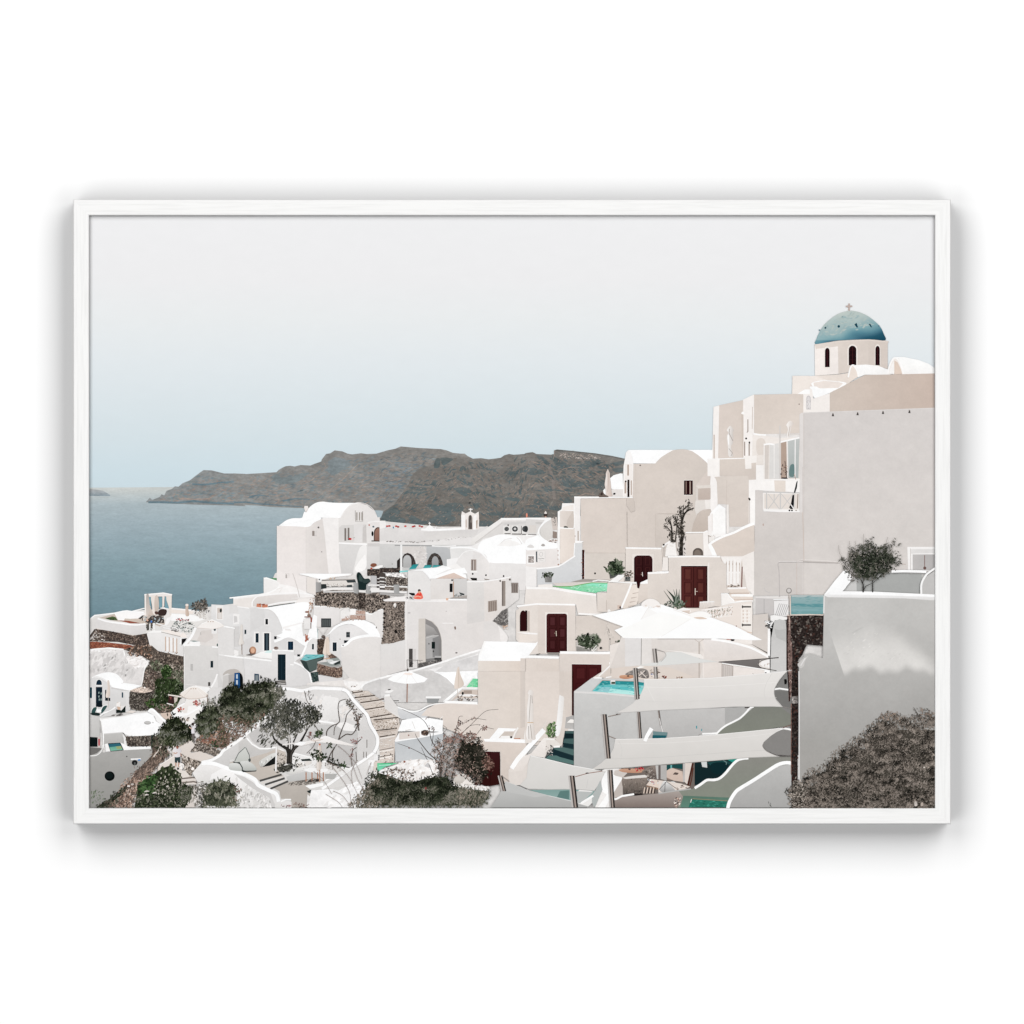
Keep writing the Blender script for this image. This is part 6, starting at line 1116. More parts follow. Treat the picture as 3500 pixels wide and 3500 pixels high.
P('#f7f2ef', '690 1265 812 1265 860 1280 780 1300 775 1932 690 1700'); P('#d5cac1:#cfc3ba', '740 1275 900 1265 1180 1260 1195 1300 1195 1895 1100 1932 940 1932 930 1640 900 1640 800 1630 775 1640 770 1340'); C('#f7f2ef', '690 1270 740 1280 768 1330 776 1420 776 1700 690 1700'); L('#c3b6ac', 5, '905 1320 900 1640')
P('#f7f3f0', '1195 1320 1290 1310 1290 1120 1390 1120 1390 1310 1870 1310 1870 1480 1290 1450 1290 1932 1195 1895'); P('#e0d4ca', '1530 1320 1680 1320 1680 1480 1540 1480')
P('#cfc6bf', '1400 850 1460 850 1450 1300 1400 1300'); P('#d8d5d2', '1470 850 1590 830 1600 1300 1460 1300'); P('#a9958a', '1620 820 1690 805 1700 1300 1620 1300'); P('#b9bcba:#a3aaa8', '1705 800 1865 770 1850 1290 1720 1290')
L('#fbf9f8', 22, '1390 850 1470 838 1540 850'); L('#fbf9f8', 20, '1600 820 1870 755'); L('#cfc9c5', 18, '1607 600 1607 1300'); L('#e9e4e0', 14, '1705 800 1712 1300'); L('#f1eeec', 14, '1808 780 1805 1280'); L('#ebe7e4', 12, '1530 830 1530 1290'); L('#e6ddd6', 10, '1465 860 1460 1300'); P('#f1ebe6', '1390 850 1405 850 1405 1310 1390 1310'); C('#6b7f7e', '1740 1130 1790 1110 1800 1200 1790 1270 1730 1260')
F('1620 1110 1700 1100 1700 1300 1620 1300', 26, 36, '#3b2f2b #6b5549 #8b7263 #c9b0a0 #2b3a40', 2.5); L('#3b3230', 8, '1672 1065 1695 1290'); L('#1f1b1a', 16, '1625 1290 1700 1290'); P('#f7f3f0', '1390 1305 1870 1300 1870 1325 1390 1320')
L('#e4dcd6', 8, '1300 1110 1390 1110'); L('#d9cfc7', 6, '1630 720 1870 715')
C('#f1ece8>#c3bbb5', '905 660 925 620 950 600 975 620 1000 660 985 690 990 760 985 830 960 870 975 940 990 1000 950 1015 925 990 920 900 915 830 905 740 925 690'); L('#9b928c', 8, '940 640 935 700 985 800'); L('#9b928c', 7, '930 900 980 960 960 1000'); L('#faf8f7', 16, '925 720 928 850')
C('#f3eeea>#cfc4bc', '1690 590 1720 545 1750 535 1790 570 1770 590 1755 620 1740 700 1710 770 1695 740 1710 650 1700 610'); L('#b3a59b', 7, '1740 600 1715 740')
R('#22090c', 340, 1322, 455, 1512); R('#7b6a63', 360, 1335, 376, 1500); R('#9b8b83', 412, 1335, 430, 1500); L('#ece4de', 8, '335 1318 458 1318'); L('#ece4de', 8, '338 1516 458 1516')
P('#dfd6ce', '490 1390 690 1380 690 1420 520 1430'); P('#c2b3a9:#b9a99f', '525 1430 690 1420 690 1570 525 1575'); P('#d6cdc6', '490 1420 525 1430 525 1590 495 1590'); P('#dcd5cf', '490 1590 615 1580 625 1700 560 1720 500 1780 480 1700'); P('#eae4df', '615 1580 690 1575 690 1700 625 1700'); P('#c4b7ad:#bcaea3', '520 1760 580 1720 690 1700 690 1850 640 2000 620 2010 440 2010 460 1900'); L('#c4b7ad', 5, '0 1760 420 1768')
P('#fefefe:#f6f2ef', '690 1750 800 1635 885 1690 890 2040 670 2100 655 1850'); P('#f3edea', '655 1800 715 1750 715 2000 660 2060'); P('#fbf9f7', '715 1770 800 1690 885 1700 885 2020 720 2030'); L('#dfd3cb', 7, '712 1760 712 1990'); L('#f3ece7', 22, '918 1640 918 2020')
L('#fdfcfb', 34, '1270 1890 1180 1920 1090 1960'); L('#cbc1ba', 12, '1203 1570 1206 1890'); C('#3b3532', '1190 1550 1215 1560 1215 1585 1195 1580')
S('balcony', 'white lattice balcony railing below a glazed terrace', 'plain')
P('#efe9e4', '1380 1480 1860 1490 1860 1730 1380 1710'); P('#e0d6ce', '1400 1500 1850 1505 1850 1700 1400 1690')
L('#c6c3c1', 18, '1380 1475 1860 1485'); L('#f5f2f0', 30, '1390 1715 1640 1728 1870 1735')
for x in (1430, 1612, 1790): L('#c6c3c1', 15, (x, 1485, x, 1700))
for s in ('1450 1500 1600 1700', '1600 1500 1450 1700', '1625 1500 1780 1690', '1780 1500 1625 1700', '1450 1700 1530 1600 1600 1700', '1530 1500 1530 1600'): L('#c6c3c1', 9, s)
P('#2f3334', '1790 1480 1825 1340 1840 1325 1830 1420 1805 1490'); P('#16181a', '1740 1700 1770 1520 1795 1510 1790 1640 1780 1700'); P('#1b1d1e', '1725 1680 1745 1640 1760 1690'); E('#191a1b', 1732, 1718, 12, 11); E('#191a1b', 1765, 1718, 12, 11); L('#8b7f77', 12, '1845 1500 1838 1690'); L('#f3efed', 12, '1750 1640 1790 1700'); L('#b3958a', 8, '1795 1240 1815 1310'); E('#8b7f78', 1820, 1718, 11, 7)
S('great_grey_wall', 'huge plain grey white wall at the right with small vents under its top edge')
T(2700, 1000)
P('#cec8c5:#d1cac5', '125 1610 150 1590 350 1582 1932 1520 1932 4000 -412 4000 -412 2900 130 2900'); P('#dad4d1', '125 1610 150 1588 182 1588 182 4000 130 2890'); L('#d9d4d1', 9, '180 1590 360 1582 1932 1524'); L('#bfb5ae', 6, '182 1600 182 4000')
P('#cec7c3', '-412 2895 182 2905 182 4000 -412 4000')
for x, y in ((567, 1612), (893, 1598), (1228, 1582), (1577, 1570)): P('#4a4543', (x - 16, y + 22, x - 4, y - 20, x + 8, y - 14, x + 16, y + 22)); E('#8b8481', x, y - 14, 9, 6)
T(2250, 1700)
P('#cfc8c4:#c9c2bd', '1280 -95 1380 -90 1380 200 1870 200 1900 300 1900 1290 1250 1300 1280 300'); L('#cbc3bf', 9, '1905 -400 1912 880'); P('#c2bdbb', '1285 1330 1710 1345 1530 1590 1280 1590')
L('#e4dedb', 12, '1290 1320 1500 1325 1760 1335'); L('#a9a3a0', 13, '1600 855 1830 855'); L('#b9aeaa', 11, '1840 850 1870 830 1910 825'); L('#b3acaa', 11, '1610 860 1580 880 1595 1000 1600 1310', sm=True); L('#c4b5ad', 7, '1828 870 1828 1290'); L('#e9e3e0', 8, '1590 845 1825 845'); L('#b0aaa7', 8, '1830 855 1932 860 2200 868 2400 870'); L('#dfd8d4', 8, '1830 845 1932 850 2400 860')
L('#8f8e8e', 5, '1397 1340 1397 1590'); L('#b8b5b4', 6, '1400 1190 1420 1240 1480 1262', sm=True); P('#a98b80', '1378 350 1390 345 1390 375 1380 375')
E('#8b8784', 1725, 1232, 38, 38); E('#c9c3c0', 1725, 1230, 25, 26); L('#b5a59c', 7, '1722 1270 1722 1540'); P('#c8bfb7:#bdb3aa', '1250 1590 1500 1590 1450 1800 1450 2250 1250 2100')
S('white_lattice', 'small white lattice screen on the terrace edge', 'plain')
P('#eae7e6', '1525 1370 1720 1355 1720 1570 1530 1580')
for i in range(7): L('#a9a7a6', 9, (1545 + i * 25, 1560, 1600 + i * 25 - (20 if i > 5 else 0), 1400 + i * 3)) if i < 6 else None
L('#fafafa', 12, '1520 1350 1720 1345')
S('church_side_window', 'white framed window with grey shutters at the right edge')
T(2700, 1750)
P('#f2efed', '1550 460 1932 460 1932 780 1560 780'); P('#dcd9d7', '1590 490 1932 490 1932 540 1600 550'); P('#b9b5b3>#a8a5a4', '1620 560 1932 560 1932 770 1620 770'); L('#7f6a66', 10, '1778 570 1778 740'); E('#6b5550', 1780, 740, 20, 20); L('#bdb5b1', 7, '1592 480 1592 770')
S('wall_pipe', 'long painted pipe running along and down the great wall')
L('#a9a19c', 11, '170 655 640 672'); L('#e3dcd7', 8, '100 640 180 625 640 655'); L('#c9b8ad', 8, '168 0 185 640')
S('wall_pipe', 'short stub of pipe beside the shuttered window')
L('#b8aaa2', 9, '1440 682 1530 692')

# ================================================================ centre right: door house, agave, stairs
T(2250, 1700)
S('stair_wall', 'curved beige stair wall with white edge and pale steps')
P('#d8cbc1>#d5c8be', '640 650 760 560 1000 450 1270 350 1270 720 1100 780 1050 850 820 800 700 700'); L('#fdfcfb', 30, '650 640 740 575 860 515 1000 465 1130 400 1270 345', sm=True); P('#fdfdfc', '640 640 700 620 740 690 780 780 720 780 690 710')
P('#dacec5:#d1c4ba', '790 770 1120 770 1120 1200 880 1200'); P('#efe8e3', '1105 780 1265 710 1265 1300 1180 1220 1120 1060'); P('#d9cfc8', '1130 960 1170 1200 1110 1200')
P('#f3ede9', '820 780 1110 780 1090 900 1080 1160 900 1160 880 900')
for x in (878, 917, 962, 1010, 1052):
    P('#f6f2ef', (x - 12, 800 + abs(x - 940) * .3, x + 16, 800 + abs(x - 940) * .3, x + 14, 1150, x - 10, 1150)); L('#c9b9ae', 9, (x + 22, 830 + abs(x - 940) * .3, x + 20, 980)); E('#b5a398', x + 20, 880, 6, 18); L('#d9ccc3', 6, (x + 18, 1000, x + 18, 1140))
L('#6b3a36', 13, '1108 915 1100 1190'); F('905 1150 1070 1140 1070 1190 910 1190', 26, 30, '#5b4f48 #a9988d #8b7a70 #e0d6ce', 2)
P('#e5d8ce', '900 1200 1160 1190 1200 1240 1240 1300 1255 1380 1000 1400 940 1290'); L('#fbf8f6', 20, '910 1200 1160 1195'); L('#fbf9f7', 34, '965 1290 1250 1295'); L('#c4b0a3', 16, '940 1270 1200 1265'); L('#cbb8ac', 18, '1000 1350 1250 1345'); P('#e1d2c7', '940 1225 1170 1215 1190 1255 955 1262'); P('#e1d2c7', '1000 1315 1250 1315 1252 1340 1010 1345')
P('#f5f0ec', '825 1262 920 1262 960 1330 1010 1370 940 1440 830 1440'); L('#fdfcfb', 14, '825 1268 915 1266 950 1320 1000 1365'); P('#fbf9f7', '940 1390 1100 1360 1250 1360 1250 1385 960 1420')
S('round_arch_niche', 'pale pillar and dark round headed niche behind the door house')
P('#dcd2ca:#d6cbc2', '355 480 600 475 600 770 370 775'); P('#f5efeb', '590 475 660 440 660 640 720 780 600 770'); L('#fbf9f8', 16, '360 465 600 462 650 440'); A('#5a514b:#6b625b', 455, 668, 592, 770, 735); A('#7a716a', 475, 690, 560, 770, 740); P('#d8cfc9', '240 500 360 500 370 775 250 770'); P('#efe9e4', '665 510 745 500 740 560 670 600'); F('665 500 745 500 745 530 665 530', 14, 22, '#c9bcb3 #8b8078 #f3eeea', 2)
P('#f5f0ec', '90 780 100 690 110 640 140 600 225 600 235 690 250 780'); L('#d9cec6', 7, '150 640 200 645'); L('#f8f5f2', 24, '55 655 100 615 160 580'); E('#262322', 72, 625, 13, 13); L('#a9a29d', 7, '75 650 75 780'); P('#efe7e1', '60 790 130 790 130 970 50 970'); L('#fdfbfa', 26, '-20 990 135 985')
S('bare_branch_plant', 'dark spiky branched plant against the beige wall', 'leaf')
for s, w, w2 in (('300 770 305 600 320 480 300 380 330 250 370 190 440 150', 52, 14), ('310 480 270 400 235 330 220 270', 22, 10), ('320 350 300 250 290 170', 22, 12), ('340 240 330 170 400 100 405 50', 16, 12), ('180 590 180 500 175 400 155 310', 26, 14), ('178 470 130 410 90 380', 14, 12), ('225 590 235 480 245 390 240 290', 14, 12)): L('#35302b', w, s, w2, sm=True)
F('70 350 130 350 130 410 70 410', 14, 40, '#35302b #5b554c', 4); F('120 280 180 270 180 340 120 340', 24, 40, '#2f2b26 #4b463e', 4, 80, 60); F('200 240 270 250 260 300 200 290', 20, 40, '#2f2b26 #5b554c', 4, 80, 60); F('280 140 320 140 320 260 280 260', 26, 36, '#35302b #5b554c', 3); F('320 120 400 120 380 190 320 180', 22, 36, '#35302b #5b554c', 3.4, 60, 60); F('385 40 425 40 425 110 380 110', 18, 32, '#35302b #6b6559', 2.6); F('410 130 465 120 460 180 400 170', 12, 34, '#35302b #5b554c', 3.4, 30, 40)
F('220 330 330 330 350 500 250 480', 90, 34, '#3b352f #241f1b #5b544b #8b8177', 2.6); F('265 480 345 480 340 770 270 770', 90, 34, '#3b352f #1f1b18 #5b544b #6b645b', 3, 90, 30); F('130 470 215 470 210 590 150 590', 44, 32, '#3b352f #5b544b #241f1b', 3)
S('main_door_house', 'beige entrance house with a broad dark red double door')
P('#dcd2ca:#d8cdc4', '-140 1010 -20 1000 135 1005 135 780 820 780 830 840 900 890 900 1190 950 1262 825 1262 830 1440 740 1440 540 1480 -140 1480'); L('#fbf8f6', 22, '125 785 500 778 820 782'); L('#fdfbfa', 24, '-140 1000 135 990'); L('#efe8e3', 12, '665 860 665 1380'); L('#ece4de', 14, '290 900 660 900')
S('main_red_door', 'large dark red double door with six panels and a brass handle, beside a spiky agave', 'wood')
P('#5c2724>#4a1d1c', '300 905 645 905 645 1370 540 1370 540 1460 300 1460'); L('#2b0d0e', 12, '302 912 648 912'); L('#2b0d0e', 14, '640 915 640 1370'); L('#2b0d0e', 7, '468 915 462 1460')
for y in (940, 1120, 1300):
    for x in (345, 512): L('#35110f', 6, (x, y, x + 92, y, x + 92, y + 150, x, y + 150, x, y)); P('#643029', (x + 16, y + 14, x + 76, y + 14, x + 76, y + 134, x + 16, y + 134))
L('#e6dacc', 10, '487 1200 487 1290'); L('#d9c8b8', 7, '487 1240 520 1242'); P('#dcd0c7', '540 1440 660 1440 660 1500 540 1500')
P('#f3ece6:#e6dbd2', '545 1385 640 1370 740 1370 740 1440 560 1475 545 1470'); L('#fdfcfb', 16, '548 1385 740 1375')
S('agave', 'spiky grey green agave with broad pointed leaves', 'leaf')
for s, w in (('230 1440 150 1340 70 1230', 24), ('240 1430 190 1310 110 1215', 34), ('240 1420 210 1320 140 1240', 44), ('245 1420 230 1320 200 1215', 30), ('250 1420 245 1300 240 1205', 34), ('250 1420 265 1320 280 1215', 30), ('250 1430 280 1350 275 1250', 24), ('230 1440 190 1380 130 1380', 30), ('270 1440 310 1390 340 1390', 34)): L('#3b4f42' if w != 30 else '#6b7d6e', w, s, 3)
F('130 1380 340 1380 350 1450 230 1470 120 1440', 110, 36, '#55705a #3b4f3c #7f9480 #25302a #8fa08f #4b6b3a', 2); F('120 1390 180 1390 190 1450 130 1440', 30, 26, '#2b2f2c #8b8f88 #e6e2dc', 2); L('#9fb0a0', 12, '225 1400 235 1330 250 1300')
S('decorative_railing', 'pale cut out railing panel and hinged gate by the parasols', 'plain')
P('#eadfd7:#e3d6cc', '200 1500 420 1470 540 1480 820 1440 960 1400 1240 1370 1260 2150 900 2000 700 1700 300 1620')
F('570 1500 980 1430 985 1550 700 1600', 130, 34, '#fbf8f6 #cbbab0 #b5a398 #f3ece7 #8f8f85', 2.4, 60, 60); L('#fbf8f6', 9, '570 1490 980 1440'); L('#f3ece6', 8, '700 1600 985 1560'); P('#f7f3f0', '250 1480 330 1455 420 1475 430 1510 300 1520'); P('#d6c4b8', '290 1500 420 1490 400 1560 330 1560')
L('#f3ece6', 12, '1100 1400 1100 1730'); P('#f0e8e1', '1110 1410 1240 1400 1240 1790 1110 1730'); L('#4b4745', 20, '1110 1445 1225 1445'); L('#4b4745', 20, '1108 1685 1222 1685'); C('#4b4745', '1105 1425 1130 1445 1105 1465'); C('#4b4745', '1105 1665 1130 1685 1105 1705')
for x in (1120, 1172):
    for y in (1500, 1545, 1590, 1635): E('#c4aa9b', x, y, 6, 13); E('#faf7f5', x + 26, y + 20, 8, 10)
E('#8b6a60', 1030, 1700, 8, 8); L('#d9bfae', 10, '1160 1780 1235 1785')

# ================================================================ lower right terraces
T(2250, 2050)
S('parasol_terrace', 'pale terrace wall under the two big parasols')
P('#e4dbd4:#ddd5cf', '-640 600 -400 520 1000 520 1250 600 1450 720 1480 1000 0 1060 -640 900'); P('#ddd6d1:#d3cac3', '-460 420 0 520 540 520 600 680 200 700 -100 1000 -640 900'); P('#e3dcd8:#dcd3cd', '590 520 780 520 1000 570 1200 620 1430 740 1430 770 800 800 620 780')
L('#fdfcfb', 30, '700 520 850 540 1000 570 1150 610 1240 640 1340 690 1450 750', sm=True); P('#ede5df', '940 530 1240 500 1240 590 1000 560'); P('#cfc6bf', '1250 200 1450 180 1450 700 1240 590')
P('#dad1cb:#d1c5bc', '0 870 600 830 540 1040 0 1060'); P('#e3d9d2', '600 840 850 830 1000 1010 600 1030'); P('#e9e0da', '990 880 1450 930 1470 980 990 1010')
L('#cfc3bb', 20, '-420 530 -430 1000'); R('#dcd8d6', -440, 440, -230, 880); R('#e0dad6', -230, 480, -90, 900); L('#8f8c8a', 9, '-222 440 -228 860')
L('#b9aea6', 20, '540 560 540 1040'); L('#bdb2aa', 9, '480 520 535 560 600 520'); L('#ece3dd', 14, '590 700 596 1030'); P('#f1ebe6', '60 660 300 680 560 720 600 760 580 780 250 690'); L('#ece2da', 10, '60 950 240 970')
P('#c9c0ba', '838 850 990 880 985 1010 838 1025')
for x in (860, 885, 910, 935, 960): L('#b3aaa4', 7, (x, 862 + (x - 860) * .2, x, 1015))
L('#9b8f88', 9, '840 1020 840 848 985 878 980 1010'); E('#1f1614', 980, 530, 26, 16); L('#9b5f50', 9, '900 522 960 524')
S('grey_pool_block', 'grey white raised block with a turquoise plunge pool on top')
T(1800, 2300)
P('#c5c4c2:#b4b3b1', '625 240 800 250 1420 310 2200 460 2900 480 2900 900 1500 870 1100 1140 880 1270 625 1220'); P('#c8c8c7', '630 240 860 65 1000 70 1560 90 1560 280 1420 300 1000 260'); L('#d9d6d4', 24, '630 252 1000 268 1420 308')
P('#bdbbb9:#aeacaa', '2140 480 3060 440 3080 860 2250 860 1500 870 1500 500'); P('#a9a29e', '3050 440 3340 440 3180 700 3060 740'); L('#b59b93', 5, '3060 450 3060 740')
for x in (3100, 3140, 3180, 3220, 3260): L('#9b948f', 5, (x, 450, x, 700 - (x - 3100) * .6))
S('plunge_pool_water', 'turquoise water in the raised plunge pool', 'plain')
P('#4fa3a6:#8fd6d3', '858 240 920 170 1000 95 1420 105 1560 130 1560 270 1420 290'); P('#2f8488', '1000 95 1420 105 1560 130 1540 160 1100 150 950 170'); P('#5fb3b6', '870 238 1000 170 1400 190 1420 250 1100 240'); P('#a3e0dc:#b3ece4', '1060 235 1110 205 1420 240 1420 288 1080 262'); P('#8cc0c6', '930 240 1000 185 1100 185 1090 250')
F('880 230 1000 110 1420 130 1540 160 1420 280', 50, 44, '#7fc9c8 #3b9296 #a9e6e0 #57a9ab', 4, 0, 15); L('#b5a398', 7, '860 238 1000 96 1420 108'); R('#e6e2de', 1108, 95, 1170, 150); R('#1f3a22', 1118, 118, 1168, 144); P('#fbfaf9', '880 60 940 50 1000 60 990 75 890 72')
S('upper_terrace_furniture', 'round wooden table and grey wicker chair behind the pool', 'plain')
P('#d9ccc2', '1100 60 1130 -60 1300 -80 1500 -100 1900 -70 2240 60 1560 90 1180 70'); C('#c99a83:#b07d65', '1225 45 1260 28 1400 30 1430 55 1330 78 1240 70'); C('#8b8683:#6b6663', '1300 20 1380 -30 1500 -60 1590 -40 1615 30 1600 70 1500 60 1400 30'); F('1320 10 1500 -50 1600 0 1590 70 1440 40', 46, 36, '#a9a39f #55504d #7b7672 #c9b8ac', 3, 20, 40); L('#d9ccc3', 12, '1480 40 1560 -30'); L('#d9ccc3', 12, '1500 -20 1580 60'); E('#5b4a42', 1340, 40, 18, 10); L('#3f6296', 16, '1640 15 1700 25')
F('1620 -40 1770 -50 1770 70 1640 60', 40, 30, '#8b7a70 #e6ddd6 #5b4f48 #c9bcb2', 2); F('1790 40 1860 30 1840 80 1800 80', 16, 28, '#5b2f2b #3b2422 #8b5a4c', 1.8); F('1980 50 2060 40 2050 80 1990 80', 12, 26, '#3b2f2a #c9a077 #8b6a55', 2); P('#fbfaf8', '1430 -60 1500 -90 1560 -80 1480 -60')
L('#fbfaf9', 14, '1045 60 1120 50')
S('dark_steps', 'steep dark teal steps between white walls and the pool block')
P('#ddd1c8', '-20 -20 590 -20 600 560 500 600 500 760 380 870 240 900 -20 900'); P('#d3c7be', '430 -20 600 -20 600 560 500 590 430 560'); R('#35110f', 597, -20, 622, 556)
P('#a3a09e:#b3b0ad', '500 590 622 560 622 740 500 730'); P('#f6f1ec', '530 655 580 610 622 615 622 660'); P('#e3e0de', '550 740 622 740 622 765 550 765')
P('#24393d', '505 765 622 765 622 1210 240 1130 270 1090 350 1000 480 980 490 860'); P('#47605f', '520 765 622 770 622 800 510 795'); P('#47605f', '500 870 622 865 622 940 480 920'); P('#516a68', '355 990 480 980 622 1010 622 1090 500 1050 370 1010'); P('#587370', '290 1090 400 1090 622 1160 622 1210 250 1130'); P('#1a2e33', '352 1000 500 1060 622 1100 622 1160 440 1110 352 1070'); P('#1a2e33', '482 925 622 940 622 990 490 975'); P('#152529', '505 800 622 800 622 865 500 860')
C('#fbfafa>#e0dbd7', '430 310 450 298 480 310 495 350 470 640 430 820 380 830 370 810 400 600'); P('#d6cbc2', '495 360 470 640 440 820 370 860 430 940 470 960 500 760 520 600'); P('#e2dad3', '250 860 370 870 460 960 360 980 270 1030 250 1100 200 1090'); L('#f6f1ed', 22, '250 870 370 878'); F('250 960 340 960 350 1090 250 1090', 40, 30, '#e6dfd9 #8b8480 #4b4a48 #c9bfb8', 2); L('#fbf8f6', 24, '360 975 440 970')
P('#f0e9e4:#d6ccc4', '-240 1280 -90 1120 60 1060 230 850 260 870 240 1120 50 1090 0 1250 -90 1480 -240 1480'); L('#fdfdfd', 66, '-60 1080 60 940 230 750'); L('#fdfcfb', 60, '-200 1260 -120 1140 -40 1050'); P('#d9d0c9', '-230 1310 -60 1290 20 1180 60 1100 60 1300 -60 1480 -230 1480')
F('270 690 380 640 390 860 300 850 255 800', 200, 34, '#4b6b3a #35502a #6b8755 #1f3318 #8b9b7a', 2.4, 75, 50); L('#e6ded7', 10, '215 720 260 640'); P('#e3dbd4', '-20 870 80 880 60 920 -20 930')
S('closed_courtyard_parasol', 'closed pale parasol standing in the small courtyard', 'plain')
C('#f3eeea>#cfc5bd', '15 270 30 230 55 220 85 240 92 280 80 300 92 500 90 640 100 760 120 860 90 885 10 880 -10 800 10 660 5 480 25 300'); L('#a9a19b', 8, '55 290 40 500 30 660'); L('#a9a19b', 8, '70 300 75 400'); L('#9b938d', 7, '50 680 70 870'); L('#c9a583', 9, '10 655 90 655'); L('#8b8480', 6, '25 700 30 870')
S('lower_terrace', 'shaded lower terrace with wicker chairs, tables and sculpted white walls')
P('#ece8e5', '1000 1280 1100 1250 1320 1270 1400 1280 1960 1180 3700 1080 3700 1775 900 1775 960 1560')
P('#6f6863', '1260 1280 1930 1180 2400 1160 2240 1560 1930 1580 1330 1660 1260 1600'); P('#c9c0b9', '1160 1290 1230 1270 1330 1320 1270 1380 1150 1350')
C('#c29783:#b08470', '1220 1275 1300 1262 1500 1268 1560 1290 1480 1320 1320 1315 1240 1300'); F('1440 1260 1540 1240 1550 1290 1450 1290', 24, 28, '#b23a3f #d0545a #8b2a30', 1.6); E('#6b4f45', 1358, 1272, 16, 12); C('#8b8079:#5b534e', '1530 1290 1620 1240 1700 1225 1710 1330 1700 1390 1600 1390 1540 1340'); F('1540 1290 1700 1230 1700 1390 1600 1390', 60, 30, '#a39a93 #4b4541 #766e68', 3, 30, 30)
P('#b8b5b2', '1700 1220 1830 1215 1830 1400 1720 1400'); P('#8b8886', '1740 1220 1765 1220 1765 1400 1745 1400'); P('#2b4445', '1840 1215 1932 1210 1932 1300 1860 1310')
P('#fbfaf9', '990 1370 1060 1290 1180 1360 1268 1385 1150 1580 1100 1640 990 1560'); P('#b9afa8', '1268 1390 1268 1640 1160 1650 1150 1580'); P('#cfccc9:#b5b4b2', '960 1420 990 1370 990 1560 880 1775 860 1700'); P('#fbfaf9', '940 1775 1090 1560 1110 1640 1040 1775')
C('#8b817a:#4f4843', '1262 1385 1400 1360 1560 1350 1595 1370 1580 1450 1540 1580 1480 1620 1300 1625 1280 1560'); P('#d9d3ce', '1265 1382 1400 1358 1560 1345 1595 1362 1580 1380 1300 1400')
F('1275 1400 1580 1385 1530 1590 1300 1610', 120, 26, '#958b83 #6b625b #7b726b #574f49', 3.4, 85, 14); F('1290 1560 1530 1550 1500 1620 1310 1620', 50, 30, '#2f2a27 #4b4541 #6b625c', 3, 0, 20)
P('#2b2624', '1280 1600 1530 1590 1540 1620 1330 1650 1270 1640')
P('#dccabd', '1580 1480 1640 1400 1850 1430 1750 1520'); P('#8b7668', '1580 1485 1750 1522 1850 1435 1850 1450 1755 1545 1580 1500'); F('1600 1400 1740 1430 1730 1480 1620 1450', 20, 30, '#c9d0d0 #b04a50 #e6e9e9 #5b3f3f', 2)
for x in (1560, 1600, 1640, 1680): L('#d9c3b3', 14, (x, 1510, x - 15, 1590)); L('#3b2a24', 9, (x + 18, 1515, x + 5, 1590))
C('#e3e3e3:#8b8a8a', '1810 1520 1860 1450 1960 1440 2010 1560 1850 1590'); L('#2b2a2a', 6, '1930 1440 1935 1560'); P('#8b7a70', '1850 1380 1932 1300 1932 1410 1860 1410')
T(2250, 2300)
P('#a9a6a3', '30 1220 110 1215 110 1420 30 1400'); P('#6b6461', '0 1220 30 1220 30 1400 0 1400'); P('#cfb9ab:#c4ada0', '110 1290 170 1250 320 1300 330 1440 200 1420 110 1380'); P('#1f4a4a', '110 1215 320 1200 320 1270 190 1250 110 1280'); R('#6fa5a3', 160, 1215, 180, 1260); P('#5b4f4a', '190 1340 220 1310 270 1320 250 1345'); P('#b5b0ad', '325 1195 360 1190 350 1440 325 1440'); P('#d9ccc3', '355 1190 450 1185 380 1470 350 1440'); L('#4b2a22', 24, '455 1190 420 1350 390 1490'); L('#5b3529', 14, '460 1250 440 1400 415 1500'); P('#dccfc6', '0 1420 120 1430 300 1460 420 1500 300 1560 0 1580'); C('#dfdedd:#8b8988', '20 1540 60 1440 110 1430 200 1520 220 1570 60 1575'); L('#2f2c2b', 7, '90 1440 85 1570'); L('#2f2c2b', 7, '10 1540 110 1435 230 1520'); F('220 1480 400 1480 420 1540 240 1560', 24, 34, '#8b7a70 #5b4a42 #e6d8cd', 3, 10, 30)
P('#14272a', '480 1185 900 1140 1000 1180 900 1340 800 1390 640 1410 540 1480 480 1480'); P('#1f4445', '640 1180 860 1150 980 1180 900 1260 760 1280'); P('#2c8b7f', '900 1140 1080 1130 1040 1170 1000 1190'); P('#c9cccb', '565 1175 640 1170 645 1250 580 1240'); C('#10292d', '700 1200 860 1180 940 1230 860 1320 720 1320'); L('#6b7f7f', 12, '860 1155 900 1180 895 1210')
P('#85847f:#7f847a', '1080 1130 1210 1110 1600 1095 1760 1100 1760 1230 1600 1220 1400 1330 1040 1560 960 1660 940 1775 -160 1775 0 1590 200 1560 450 1530 600 1430 750 1430 870 1350 990 1220')
P('#9f9691:#7b716c', '-640 1700 -560 1640 -300 1620 0 1590 260 1545 330 1640 260 1775 -640 1775'); L('#fbfaf9', 26, '-640 1660 -560 1665 -480 1625 -320 1600')
L('#fdfcfb', 34, '480 1520 560 1470 640 1415 720 1412 800 1395 880 1330 980 1210 1050 1150 1120 1130 1190 1125', sm=True); L('#a9a8a6', 16, '0 1592 200 1560 430 1530')
F('210 1650 290 1640 290 1775 210 1775', 30, 30, '#efe2d8 #2f1f1a #6b4034 #c9a593', 2.4, 30, 20)
P('#5a7368:#5f7f73', '330 1620 940 1645 930 1690 900 1775 290 1775'); P('#2f7366:#2a6b5e', '450 1660 920 1690 900 1775 400 1775 420 1700'); F('450 1670 910 1700 890 1775 420 1775', 50, 40, '#3b8677 #245c50 #4b9486', 3, 0, 20); L('#8b7f6b', 9, '450 1660 930 1690'); L('#e9e6e3', 10, '440 1665 425 1710')
